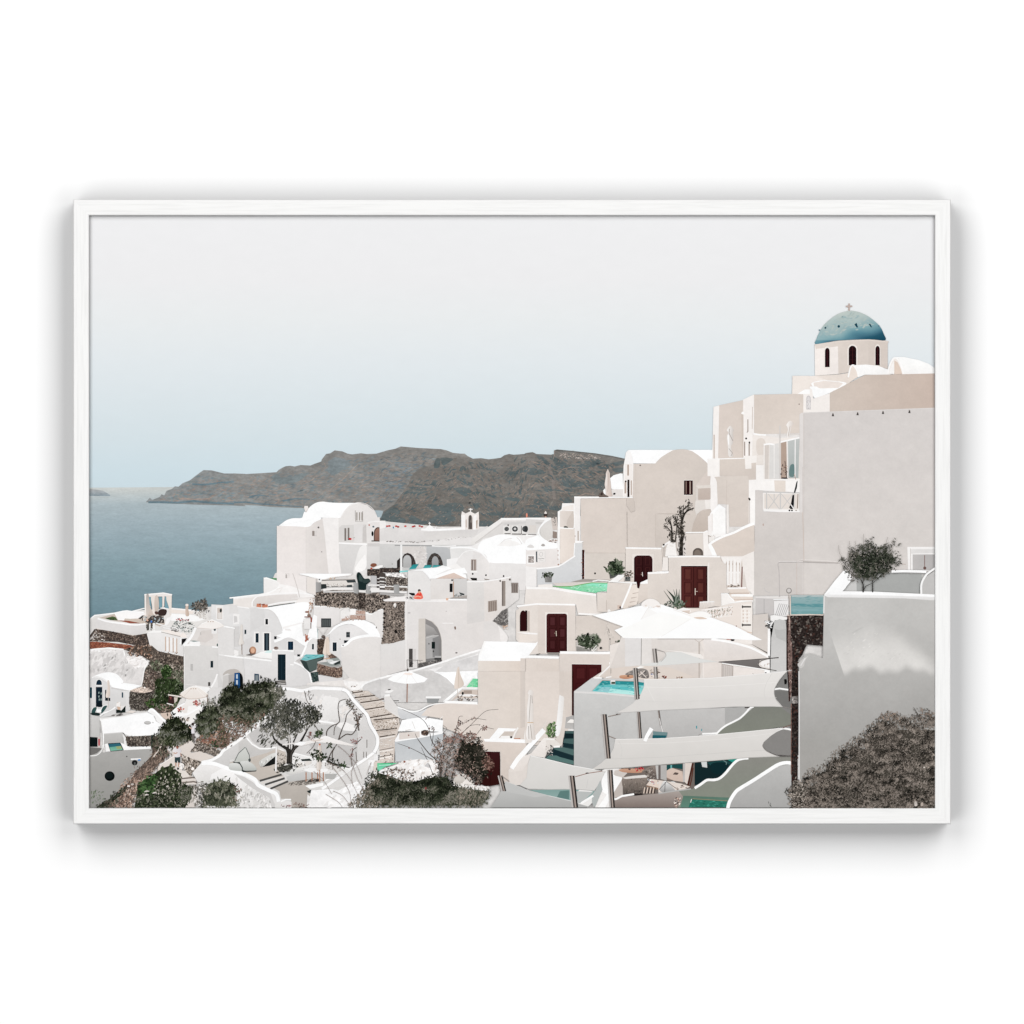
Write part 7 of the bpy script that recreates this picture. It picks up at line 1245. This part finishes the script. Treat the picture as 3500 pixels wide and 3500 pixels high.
P('#b3b2b0:#9f9e9c', '910 1775 970 1660 1060 1560 1300 1420 1500 1290 1620 1220 1760 1210 1760 1775'); L('#fefefe', 46, '915 1800 940 1700 1020 1570 1100 1510 1250 1420 1450 1290 1580 1210 1680 1185 1762 1190', sm=True)
F('1450 1710 1500 1720 1490 1775 1460 1775', 8, 40, '#5b5f55 #3b3f36', 5, 110, 20)
S('curved_grey_walls', 'curving grey terrace walls with thin white rims')
P('#7b7c76:#7e8078', '1265 445 1600 440 1760 465 1760 700 1600 715 1300 760 760 815 900 690 1100 590'); P('#a4a3a1', '880 455 1240 450 1080 600 880 680'); L('#fbfaf9', 24, '760 812 830 740 900 690 1000 640 1080 595 1160 520 1210 460 1260 445', sm=True); L('#fbfaf9', 22, '580 803 700 800 770 795'); P('#4b4543', '1140 450 1215 448 1190 465 1140 465')
P('#2b8b93', '497 700 512 695 512 735 500 735'); P('#2b8b93', '566 738 578 735 576 765 566 765'); L('#8b8683', 6, '520 830 545 812 570 800')
P('#7f7e7c', '1540 200 1690 -10 1760 -60 1760 560 1640 470 1540 340 1520 240'); L('#fbfaf9', 22, '1530 215 1600 205 1715 222'); P('#757472', '1535 235 1715 240 1760 470 1640 440 1550 330')
P('#82807e', '1370 950 1400 890 1500 800 1620 740 1760 750 1760 1090 1560 1080 1420 1020'); L('#fbfaf9', 24, '1385 900 1480 815 1620 738 1700 738 1770 755', sm=True); P('#787774', '1540 1095 1760 1085 1760 1110 1540 1110')
S('white_pillar', 'white plastered pillar beside the rough stone wall')
T(2250, 2050)
P('#f4f2f0', '1480 210 1530 200 1700 230 1700 260 1640 270 1540 270 1500 380 1480 420 1450 400 1440 740 1475 740 1480 500'); P('#bdbcba:#c9c7c5', '1530 280 1600 255 1680 275 1690 380 1690 940 1480 960 1490 500 1510 400'); P('#b3b2b0', '1530 380 1600 400 1690 380 1690 560 1560 500'); L('#fbf9f8', 30, '1460 380 1458 740'); F('1395 270 1500 280 1500 370 1420 350', 36, 40, '#fbfaf9 #8b8a8a #c9c7c5 #3b3a3a', 2.6, 20, 50)

S('rough_stone_wall', 'dark stone wall with a pale crumbling edge below the turquoise pool', 'stone')
T(2250, 2050)
P('#2b2422', '1725 200 2200 210 2200 610 1960 590 1900 730 1840 800 1850 1275 1765 1275 1760 700 1700 700'); P('#2b2422', '1760 1370 1840 1370 1840 2750 1755 2750')
F('1725 205 2200 215 2200 600 1960 590 1890 730 1760 700', 330, 36, '#3b3532 #1a1615 #57504b #2b2523 #45302a #6b645e', 1.6); F('1760 700 1850 720 1840 1275 1765 1275', 130, 30, '#3b3532 #141110 #4b443f #2b2523 #452c26', 1.7); F('1760 1370 1840 1370 1838 2640 1758 2640', 260, 30, '#3b3532 #141110 #4b443f #2b2523 #452c26', 1.7)
P('#75605a', '1700 210 1745 200 1750 500 1770 700 1755 1280 1720 1350 1710 900 1705 500'); F('1700 210 1750 205 1770 700 1760 1300 1715 1300 1705 500', 110, 30, '#978079 #4b3a35 #b8a198 #332624', 3.4, 85, 25); L('#c9b3a8', 9, '1728 220 1735 400'); L('#2b1a18', 14, '1705 250 1700 620 1705 900 1735 1340')
P('#8b8683', '1765 1275 1840 1275 1835 1368 1765 1368'); F('1765 1275 1840 1275 1835 1368 1765 1368', 16, 26, '#a9a39f #5b5653 #c9c2bd', 1.6); L('#d9c9bf', 12, '1700 205 2190 195 2200 190'); L('#8b6a60', 8, '1755 1370 1752 2300')
P('#151515', '1660 1050 1690 1045 1700 1080 1690 1115 1665 1115')
S('infinity_pool', 'still teal pool water above the rough stone wall', 'plain')
T(2250, 1700)
P('#8fa6a8:#6f9496', '1755 1290 2180 1290 2175 1540 1745 1545'); P('#5f8a8e', '1755 1400 2175 1410 2175 1450 1755 1440'); P('#7f9fa3', '1755 1470 2175 1480 2175 1500 1755 1500'); P('#a9b5b5', '1760 1290 2200 1290 2200 1310 1760 1318')
F('1760 1300 2170 1300 2170 1535 1755 1535', 50, 80, '#7a9b9e #86a3a6 #688f93', 8, 0, 6, jit=.02); L('#ddccc0', 13, '1745 1545 1740 1300'); L('#ddccc0', 12, '1740 1552 2000 1545 2175 1555')
S('rounded_parapet', 'big soft edged grey white parapet wall at the right with a sunlit patch', 'plaster')
T(2700, 1750)
P('#b9b7b4:#a9a8a5', '700 1040 760 950 880 850 1340 790 1932 790 1932 1090 700 1060'); P('#9fa09e', '880 880 1100 870 1200 850 1340 800 1740 820 1740 1070 880 1060'); P('#c5c4c2', '850 880 880 860 880 1060 700 1050')
P('#fcfbfb', '450 1090 520 1000 700 780 740 770 830 860 790 930 690 1045 1100 1050 1932 1090 1932 1130 1500 1120 460 1110'); C('#fefefe', '460 1100 520 1000 640 850 720 775 780 830 800 880 700 1040 560 1080')
L('#fbfafa', 34, '1340 785 1500 780 1720 785 1800 790'); P('#b8b6b4', '1740 1080 1740 940 1800 850 1932 760 1932 1090'); L('#f5f4f3', 26, '1733 1080 1735 950 1790 840 1860 780 1940 725', sm=True)
WALLP = '450 1100 520 1085 800 1100 1400 1120 1932 1130 1932 4000 116 4000 116 2060 140 1980 200 1880 290 1870 430 1930'
_b = hx((0, '#bebcb9'), (.35, '#aeaca9'), (1, '#94928f')); _w = hx((0, '#000000'), (1, '#ffffff'))
def sst(a, b, v):
    t = min(1, max(0, (v - a) / (b - a))); return t * t * (3 - 2 * t)
def wbase(x, y):
    return _b(sst(1050, 3400, y) * .85 + .1 * sst(800, 1932, x) + .03 * math.sin(x * .006 + y * .004))
def wpatch(x, y):
    c = wbase(x, y)
    wob = 30 * math.sin(x * .011) + 18 * math.sin(x * .027 + 1)
    t = sst(1380, 1900, y + (x - 1000) * .25 * (1 if x < 1100 else 0)) * (1 - sst(2010 + wob, 2150 + wob, y)) * (1 - sst(1150 + (y - 1500) * .95, 1480 + (y - 1500) * 1.15, x))
    t *= .9 + .06 * math.sin(x * .009 + y * .012)
    return tuple(v + (w - v) * t for v, w in zip(c, HC('#dad7d3')))
MG(WALLP, wbase, 30)
MG('480 1200 1932 1200 1932 2400 800 2400 735 2225 640 1932 488 1470', wpatch, 64)
P('#fbfafa:#d3d1cf', '445 1100 520 1055 800 1060 1400 1078 1932 1090 1932 1170 1500 1140 800 1130 500 1125'); L('#fefefe', 30, '520 1075 900 1075 1400 1090 1932 1105'); L('#e3e1df', 16, '450 1110 445 1340'); L('#9b9895', 4, '445 1350 440 1900')
T(2700, 1750)
C('#c2bfbc', '100 2010 160 1950 240 1900 200 1960 180 2040 130 2060')
F('620 1700 900 1560 1150 1600 1500 1850 1600 1960 1200 2040 900 2050 720 2080', 60, 46, '#cfccc8 #d9d6d2 #c9c6c2 #dedbd7', 4, 30, 16, jit=.01)
F('480 1200 1100 1180 1500 1300 1300 1500 700 1600 520 1500', 14, 150, '#bcbab7 #c0bebb #b9b7b4', 6, 25, 20, jit=.005)
L('#dddbd9', 13, '140 2030 200 1930'); L('#d3d1cf', 18, '118 2100 122 2500 120 4000')
S('potted_olive', 'airy young olive tree in the walled planter, two thin stems', 'leaf')
for s, w in (('965 1060 965 960 930 880 850 820', 20), ('965 1040 1000 980 1080 940', 12), ('1090 1060 1090 860 1100 700', 15), ('960 940 990 800 1010 650', 10), ('900 900 780 760 700 660', 8), ('1090 940 1180 860 1300 740', 7)): L('#3b3935', w, s, 6)
F('770 560 860 500 940 450 1040 440 1130 460 1230 460 1340 530 1390 640 1340 750 1220 850 1100 880 940 880 840 820 790 700', 1100, 38, '#8b857c #6b6a5f #55594b #3f4638 #2b3326 #1a2017 #a39b93', 2.4, lit=.25)
F('800 600 1100 520 1360 620 1300 780 1000 860 840 760', 420, 34, '#232b20 #1a2118 #343e2e #4b5444', 2); F('640 620 720 600 800 720 880 880 800 860 700 760', 80, 32, '#4b4f44 #35392f #6b6a60', 2.6, 60, 60); F('1000 360 1080 350 1110 460 1000 460', 44, 30, '#4b4f44 #35392f #6b6a60', 2.4); F('900 430 960 430 960 500 890 500', 30, 26, '#4b4f44 #6b6a60', 2.4); F('780 450 830 460 870 540 780 560', 26, 26, '#55594b #6b6a60', 2.4); F('1200 450 1250 450 1340 430 1300 520 1210 520', 44, 28, '#4b4f44 #35392f', 2.2); F('1270 380 1380 350 1450 400 1420 540 1330 520', 26, 30, '#55594b #35392f #7b766c', 2.4); F('1380 560 1470 580 1470 680 1390 720 1420 760 1340 760', 44, 30, '#3f4638 #55594b #2b3326', 2.2); F('740 830 880 860 880 930 760 900', 20, 28, '#5b5650 #7b6a66', 2.6)
for s in ('640 440 650 540 700 620', '860 380 870 560', '970 290 970 440', '780 380 800 520', '1290 330 1250 480', '1360 360 1330 520'): L('#8b8078', 4, s)
S('corner_shrub', 'large twiggy grey brown shrub filling the lower right corner', 'leaf')
T(2700, 2250)
CS = '-20 1720 120 1600 200 1580 300 1470 440 1440 560 1280 700 1180 830 1090 960 1000 1080 880 1180 790 1320 740 1420 760 1560 800 1680 760 1760 720 1860 740 1932 780 1932 2000 -40 2000'
P('#4a453d', '60 1960 130 1800 320 1660 600 1480 860 1280 1000 1180 1100 1080 1240 980 1440 940 1932 950 1932 2040 0 2040')
SP = '#b0a297 #a39589 #93867b #81756b #6b6158 #524b43 #3a362f #25241f #191a16'
F(CS, 3600, 30, '#a09489 #968a7f #8b8076 #7d7369 #6d655c #554f47', 3, 60, 60, lit=.4)
for a, b in zip([(60, 1690), (200, 1580), (300, 1480), (440, 1440), (560, 1290), (700, 1180), (830, 1100), (960, 1000), (1080, 890), (1180, 800), (1320, 740), (1450, 760), (1560, 800), (1700, 770), (1860, 750)], [(200, 1580), (300, 1480), (440, 1440), (560, 1290), (700, 1180), (830, 1100), (960, 1000), (1080, 890), (1180, 800), (1320, 740), (1450, 760), (1560, 800), (1700, 770), (1860, 750), (1980, 780)]):
    F((a[0] - 25, a[1] - 30, b[0] - 25, b[1] - 30, b[0] + 60, b[1] + 130, a[0] + 60, a[1] + 130), 120, 27, '#a3958a #8f8379 #7b7168 #665d54 #b3a396 #4f4941', 2.8, 75, 70)
TUFT('0 1760 320 1530 600 1330 860 1140 1100 930 1240 840 1420 800 1560 860 1932 830 1932 1960 0 1960', 230, 80, 90, 29, SP, 3.2, .62, .75)
F('0 1700 500 1480 1000 1150 1932 950 1932 2000 -20 2000', 900, 34, '#a3978c #92867c #80766c', 5, 20, 80)
F('1160 760 1300 720 1420 700 1440 800 1200 840', 90, 24, '#a9917f #8b7a6c #c4a591 #6b6158', 2.4); F('1620 650 1680 700 1700 830 1650 800', 18, 26, '#55504a #7b726a', 4, 120, 30); F('1700 660 1860 680 1870 800 1700 800', 80, 24, '#a98b78 #55504a #8b7f76', 2.4)
L('#4f4943', 7, '1640 660 1670 720 1730 830', 4); L('#9b9088', 7, '1700 800 1740 860', 5)
E('#e6dcd4', 1770, 1440, 11, 9); E('#cfb8a4', 1830, 1440, 9, 7); C('#d9d0c9', '1640 1900 1668 1890 1680 1940 1645 1950'); C('#c9b8ab', '1726 1908 1756 1905 1752 1945 1726 1950')
T(2250, 2300)
F('1760 1440 1860 1420 1932 1450 1932 1775 1760 1775', 330, 40, '#b3a79b #8b8076 #5b554d #3b372f #776d64 #2a2a22 #cfc3b8', 2.6)

# ================================================================ parasols and shade sails
S('big_white_parasol', 'large bright white square parasol, the left one of two', 'plain')
T(1800, 1900)
P('#fefefe', '870 785 1000 760 1240 710 1515 655 1780 640 1932 690 2240 800 2200 880 1932 860 1930 1085 1730 1080 1620 975 1410 985'); P('#f9f7f5', '1600 690 1932 860 2200 880 2240 1000 1932 1085 1730 1080 1600 975 1430 970'); P('#fefefe', '870 785 1000 760 1600 690 1430 970 1410 985')
L('#e9e4e0', 6, '1600 690 1430 972'); L('#dfd9d5', 7, '870 785 1410 985 1620 978 1730 1085 1932 1088'); C('#f5efeb', '1515 650 1540 600 1620 565 1700 580 1760 630 1770 690 1700 680 1680 690 1620 660 1570 680'); F('1530 650 1760 650 1765 695 1560 690', 18, 30, '#dcc9bd #fbf9f7 #c9b5a9', 2)
S('wide_white_parasol', 'large bright white square parasol, the right one of two', 'plain')
T(2250, 2050)
P('#fefefe', '0 150 340 240 430 200 690 230 1000 340 1250 470 1370 530 1250 535 1000 520 700 510 0 512 -460 505 -580 400 30 160'); P('#fcfbf9', '30 160 430 250 40 480 -460 505 -560 420'); L('#f0ebe7', 5, '430 250 40 485'); L('#dfd8d3', 7, '-150 512 300 512 700 513'); C('#fbf8f5', '400 200 470 165 560 150 640 165 690 200 690 225 600 245 480 245'); C('#d9c3b3', '470 235 560 225 620 240 640 252 540 256'); L('#f3ece7', 8, '200 130 340 180 430 215')
S('far_shade_sail', 'slim pale shade sail with dark trailing corner', 'plain')
P('#d9d9d6', '-300 870 -180 850 60 800 90 720 110 690 300 690 560 780 780 815 300 850 0 870'); P('#757170:#6b6866', '780 822 1200 790 1440 770 1340 800 1310 850 1350 890 1480 920 1100 875'); L('#57534f', 8, '800 820 1430 775 1590 760'); L('#4b4746', 9, '1590 765 1440 780 1350 810 1320 855 1370 900 1560 935', sm=True); P('#f3f0ee', '1340 850 1370 810 1470 785 1470 900 1380 885'); F('1400 840 1460 840 1460 890 1400 890', 7, 26, '#a9988d #c9bcb2', 2); L('#fbf9f7', 14, '840 838 1100 875 1450 930'); P('#fbfaf9', '1400 930 1475 930 1475 970 1400 975'); E('#3b2f2c', 1418, 965, 13, 9); L('#a9a29d', 6, '1240 970 1280 995')
L('#8f8a87', 5, '0 665 80 690'); L('#c9c3be', 8, '-40 640 80 690 90 740 20 800 -20 860', sm=True)
SAIL = []
S('upper_shade_sail', 'broad light grey shade sail, topmost of the three big ones', 'plain')
P('#e3dfdb:#d3cfcb', '-190 1050 0 1050 700 1030 1200 990 1700 940 1600 1060 1530 1180 1530 1260 1570 1340 1640 1410 1500 1405 1000 1408 500 1435 0 1455 -560 1490 -460 1445 -340 1370 -240 1260 -190 1150'); L('#eae7e3', 5, '-230 1150 200 1160 800 1140 1300 1110 1560 1090'); L('#cfccc8', 5, '-300 1330 200 1345 900 1320 1560 1290'); L('#e9e6e2', 4, '-180 1060 -120 1200 -60 1320 0 1440', sm=True); L('#cac7c3', 4, '1500 970 1420 1120 1400 1260 1480 1400', sm=True)
P('#d6d2ce', '-420 1430 -300 1340 600 1340 1300 1280 1540 1300 1640 1410 1000 1410 0 1455 -500 1490'); L('#efecea', 9, '-190 1052 0 1052 700 1033 1200 993 1700 943'); L('#bdbab7', 7, '-500 1490 0 1457 500 1437 1000 1410 1500 1407 1640 1412'); L('#b3b0ad', 7, '1700 943 1610 1040 1540 1160 1530 1250 1570 1345 1640 1412', sm=True); L('#c5c2bf', 8, '1690 940 1760 930'); L('#8b8683', 8, '1640 1410 1760 1435')
S('middle_shade_sail', 'broad light grey shade sail, middle one of the three big ones', 'plain')
P('#dad6d2:#cecac5', '-570 1842 0 1832 500 1800 800 1775 1200 1735 1640 1690 1480 1800 1390 1880 1375 1932 1420 1990 1540 2050 1600 2065 1200 2080 600 2130 0 2175 -400 2210 -880 2240 -760 2160 -640 2050 -590 1960'); L('#e3e0dc', 5, '-540 1900 0 1895 600 1862 1200 1800 1500 1765'); L('#c5c2be', 5, '-620 2100 0 2080 700 2030 1300 1990 1400 1985'); L('#c9c6c2', 4, '-520 1860 -480 1980 -500 2120', sm=True)
L('#eeebe8', 9, '-570 1842 0 1833 500 1801 800 1777 1200 1738 1640 1692'); L('#b3b0ac', 8, '-880 2240 -400 2212 0 2177 600 2132 1200 2082 1600 2067'); L('#8b8784', 7, '1385 1900 1378 1935 1425 1995 1540 2050 1600 2065', sm=True); L('#7b625a', 9, '1640 1692 1750 1650'); L('#6b6663', 9, '1600 2062 1750 2060')
S('lower_shade_sail', 'light grey shade sail spreading to the left below the steps', 'plain')
T(1800, 2300)
P('#d9d6d2:#cfccc8', '-90 1480 0 1380 20 1200 50 1090 240 1130 600 1220 900 1275 1040 1300 970 1440 890 1560 700 1540 20 1530'); L('#efedeb', 10, '50 1092 240 1132 600 1222 900 1277'); P('#7b9490:#8fa3a0', '20 1540 500 1530 900 1550 860 1700 640 1720 560 1680 300 1620'); P('#5f7a77', '440 1560 560 1550 560 1670 400 1640'); P('#e9e7e4', '700 1540 880 1560 760 1600 690 1720 860 1650 880 1700 800 1775 670 1775 640 1600'); L('#a9a7a4', 8, '0 1535 20 1540 640 1535 900 1555'); P('#b0b3b1', '640 1560 880 1570 760 1680 680 1720')
P('#a9aeac', '870 1600 900 1560 970 1420 1000 1540 900 1775 860 1700'); L('#fbfaf9', 30, '720 1720 880 1620'); L('#c3c1be', 6, '790 1520 810 1400')
S('front_shade_sail', 'darker grey shade sail at the bottom edge', 'plain')
P('#bfbfbd:#a3a3a1', '-480 1775 -380 1640 -300 1500 -280 1430 -100 1500 0 1545 300 1620 600 1690 700 1730 860 1775'); L('#dad9d7', 8, '-280 1430 -100 1500 0 1545 300 1622 600 1692'); P('#b9b9b7', '-280 1430 -100 1500 0 1545 300 1620 100 1640 -300 1560')
for s, w in (('590 1355 640 1775', 82), ('1098 1280 1130 1775', 70), ('1020 545 1075 1130', 72), ('1475 515 1498 860', 48), ('1440 -60 1450 350', 50), ('1740 495 1770 700', 26), ('-350 1355 -300 1560', 62), ('1400 -380 1450 20', 0)):
    if not w: continue
    v = [float(t) for t in s.split()]
    S('steel_post', None, 'plain')
    for k, c in ((-.38, '#b8b2ae'), (-.12, '#57504d'), (.12, '#9b8f88'), (.36, '#262423')):
        L(c, w * .28, (v[0] + w * k, v[1], v[2] + w * k, v[3]))
T(1800, 1900)
S('steel_post', None, 'plain')
for k, c in ((-.36, '#8b8683'), (0, '#b9b2ad'), (.36, '#57524f')): L(c, 20, (1685 + k * 50, 1225, 1705 + k * 50, 1410)); L(c, 17, (1700 + k * 46, 1465, 1708 + k * 46, 1620))
S('steel_post', None, 'plain')
for k, c in ((-.36, '#a9a39f'), (-.1, '#4b4744'), (.14, '#b3aaa4'), (.38, '#3b3735')): L(c, 18, (1432 + k * 60, 1480, 1460 + k * 60, 1890))
T(1800, 1900)
S('sail_cable', None, 'plain'); L('#8b8683', 7, '1715 1240 1820 1270')
S('sail_cable', None, 'plain'); L('#a9a5a2', 6, '1820 1275 1840 1320 1770 1400', sm=True)
T(1800, 2300)
S('sail_cable', None, 'plain'); L('#8b7f79', 9, '1075 575 1240 540'); L('#57514e', 13, '1180 548 1205 542')
S('sail_cable', None, 'plain'); L('#8b7f79', 9, '1080 830 1180 870')
S('sail_cable', None, 'plain'); L('#8b6f66', 9, '640 1370 800 1325 1000 1295'); E('#4b4543', 800, 1322, 22, 8)
S('sail_cable', None, 'plain'); L('#8b8683', 8, '-320 1365 -230 1430')
S('folded_parasol', 'narrow folded parasol on a grey base behind the pool block', 'plain')
L('#f0ece9', 9, '1755 600 1775 700 1800 780'); P('#6f8587', '1670 770 1860 785 1850 850 1670 850'); P('#1f5a63', '1665 820 1845 825 1835 860 1660 860')
S('rounded_wall_end', 'white rounded end of a stair wall')
L('#fdfdfd', 56, '1650 730 1590 830 1560 900', 44)
# ================================================================ build
def tag(o, **k):
    for a, b in k.items(): o[a] = b
frame_root = bpy.data.objects.new('framed_print', None); col.objects.link(frame_root)
frame_root.location = (0, 0.046, 0)
tag(frame_root, label='wide white wooden frame holding a print of a cliffside village, hung on the white wall', category='framed picture')
OFF = Vector((0, -0.046, 0))

def link(name, me, parent, mat):
    o = bpy.data.objects.new(name, me); col.objects.link(o)
    me.materials.append(mat)
    o.parent = parent
    return o
# frame: four mitred rails
def wood(name, along):
    m, nt, out = nodemat(name); N = nt.nodes; Lk = nt.links
    bs = N.new('ShaderNodeBsdfPrincipled'); bs.inputs['Roughness'].default_value = .8
    bs.inputs['Specular IOR Level'].default_value = 0.1
    Lk.new(bs.outputs[0], out.inputs[0])
    tc = N.new('ShaderNodeTexCoord'); mp = N.new('ShaderNodeMapping')
    mp.inputs['Scale'].default_value = (1, 12, 26) if along == 'x' else (26, 12, 1)
    Lk.new(tc.outputs['Object'], mp.inputs[0])
    nz = N.new('ShaderNodeTexNoise'); nz.inputs['Scale'].default_value = 14; nz.inputs['Detail'].default_value = 6
    nz.inputs['Roughness'].default_value = .65; nz.inputs['Distortion'].default_value = .25
    Lk.new(mp.outputs[0], nz.inputs['Vector'])
    cr = N.new('ShaderNodeValToRGB')
    cr.color_ramp.elements[0].position = .33; cr.color_ramp.elements[0].color = (.765, .763, .755, 1)
    cr.color_ramp.elements[1].position = .56; cr.color_ramp.elements[1].color = (.83, .828, .82, 1)
    Lk.new(nz.outputs['Fac'], cr.inputs[0]); Lk.new(cr.outputs[0], bs.inputs['Base Color'])
    return m
WX, WZ = wood('white_wood_grain', 'x'), wood('white_wood_grain_upright', 'z')
ox, oy = 1500 * MM, 1067.5 * MM                       # outer half sizes
cx, cz = 0.0, (1750 - 1749.5) * MM
RW = 54.5 * MM
# profile across the rail: (distance inwards from the outer edge, y)
prof = [(0.0, .046), (0.0, .0016), (.0005, .0005), (.0014, .0), (RW - .0016, .0), (RW - .0005, .0004), (RW, .0014),
        (RW, DEPTH + .0012), (RW - .006, DEPTH + .0012), (RW - .006, .046)]
def rail(side):
    vs = []
    for end in (-1, 1):
        for d, y in prof:
            if side in ('top', 'bottom'):
                s = 1 if side == 'top' else -1
                vs.append((end * (ox - d) + cx, y, s * (oy - d) + cz))
            else:
                s = 1 if side == 'right' else -1
                vs.append((s * (ox - d) + cx, y, end * (oy - d) + cz))
    n = len(prof)
    fs = [(i, (i + 1) % n, n + (i + 1) % n, n + i) for i in range(n)]
    fs += [tuple(range(n)), tuple(range(2 * n - 1, n - 1, -1))]
    me = bpy.data.meshes.new('frame_rail'); me.from_pydata([tuple(Vector(v) + OFF) for v in vs], [], fs); me.update()
    import bmesh
    b = bmesh.new(); b.from_mesh(me); bmesh.ops.recalc_face_normals(b, faces=b.faces); b.to_mesh(me); b.free()
    return link('frame_rail', me, frame_root, WX if side in ('top', 'bottom') else WZ)
for s_ in ('top', 'bottom', 'left', 'right'): rail(s_)

# paper sheet carrying the print
def sheet(name, x0, x1, z0, z1, y, mat, parent, off=OFF):
    me = bpy.data.meshes.new(name)
    me.from_pydata([tuple(Vector(v) + off) for v in ((x0, y, z0), (x1, y, z0), (x1, y, z1), (x0, y, z1))], [], [(0, 1, 2, 3)])
    return link(name, me, parent, mat)
pm, nt, out = nodemat('white_paper'); bs = nt.nodes.new('ShaderNodeBsdfDiffuse'); bs.inputs[0].default_value = (.85, .85, .85, 1)
nt.links.new(bs.outputs[0], out.inputs[0])
paper = sheet('print', -(1452) * MM, 1452 * MM, -(1018) * MM, 1018 * MM, DEPTH + .0008, pm, frame_root)
back = sheet('backing_board', -(1485) * MM, 1485 * MM, -(1050) * MM, 1050 * MM, .030, pm, frame_root)
for d in SUBS:
    if not d['f']: continue
    me = bpy.data.meshes.new(d['name'])
    me.from_pydata([tuple(Vector(v) + OFF) for v in d['v']], [], d['f'])
    ca = me.color_attributes.new('ink', 'FLOAT_COLOR', 'POINT')
    buf = []
    for c in d['c']: buf += [c[0] * ALB, c[1] * ALB, c[2] * ALB, 1.0]
    ca.data.foreach_set('color', buf)
    me.update()
    o = link(d['name'], me, paper, INK[d['ink']])
    if d['label']: o['label'] = d['label']

# white wall behind
wm, nt, out = nodemat('white_wall_paint'); N = nt.nodes
bs = N.new('ShaderNodeBsdfDiffuse'); nt.links.new(bs.outputs[0], out.inputs[0])
nz = N.new('ShaderNodeTexNoise'); nz.inputs['Scale'].default_value = 60
mr = N.new('ShaderNodeMapRange'); mr.inputs[3].default_value = .915; mr.inputs[4].default_value = .925
nt.links.new(nz.outputs['Fac'], mr.inputs[0])
nt.links.new(mr.outputs[0], bs.inputs[0])
wall = sheet('wall', -2.5, 2.5, -2.5, 2.5, .0465, wm, None, Vector((0, 0, 0)))
tag(wall, kind='structure', label='plain white wall behind the framed print')

# lamps: soft boxes left and right, a strong pair above and a weaker pair below
DL = 10.0
def lamp(name, tx0, tx1, ty0, ty1, rad):
    ld = bpy.data.lights.new(name, 'AREA'); ld.shape = 'RECTANGLE'
    ld.size = (tx1 - tx0) * DL; ld.size_y = (ty1 - ty0) * DL
    ld.energy = rad * math.pi * ld.size * ld.size_y
    o = bpy.data.objects.new(name, ld); col.objects.link(o)
    o.location = ((tx0 + tx1) / 2 * DL, .035 - DL, (ty0 + ty1) / 2 * DL)
    o.rotation_euler = (math.radians(90), 0, 0)
    return o
for sx in (-1, 1):
    a, b = sorted((sx * .25, sx * 1.19))
    lamp('studio_lamp', a, b, .22, 1.55, LU)
    lamp('studio_lamp', a, b, -.78, -.02, LD)

cam = bpy.data.cameras.new('camera'); co = bpy.data.objects.new('camera', cam); col.objects.link(co)
co.location = (0, -CAM_D, 0); co.rotation_euler = (math.radians(90), 0, 0)
cam.sensor_width = 36; cam.sensor_fit = 'HORIZONTAL'
cam.lens = 36 * CAM_D / (3500 * MM)
cam.clip_start = .1; cam.clip_end = 100
scene.camera = co
w = bpy.data.worlds.new('World'); scene.world = w; w.use_nodes = True
w.node_tree.nodes['Background'].inputs[0].default_value = (1, 1, 1, 1)
w.node_tree.nodes['Background'].inputs[1].default_value = 0.0
scene.view_settings.view_transform = 'Standard'; scene.view_settings.look = 'None'
scene.view_settings.exposure = 0
scene.cycles.diffuse_bounces = 0
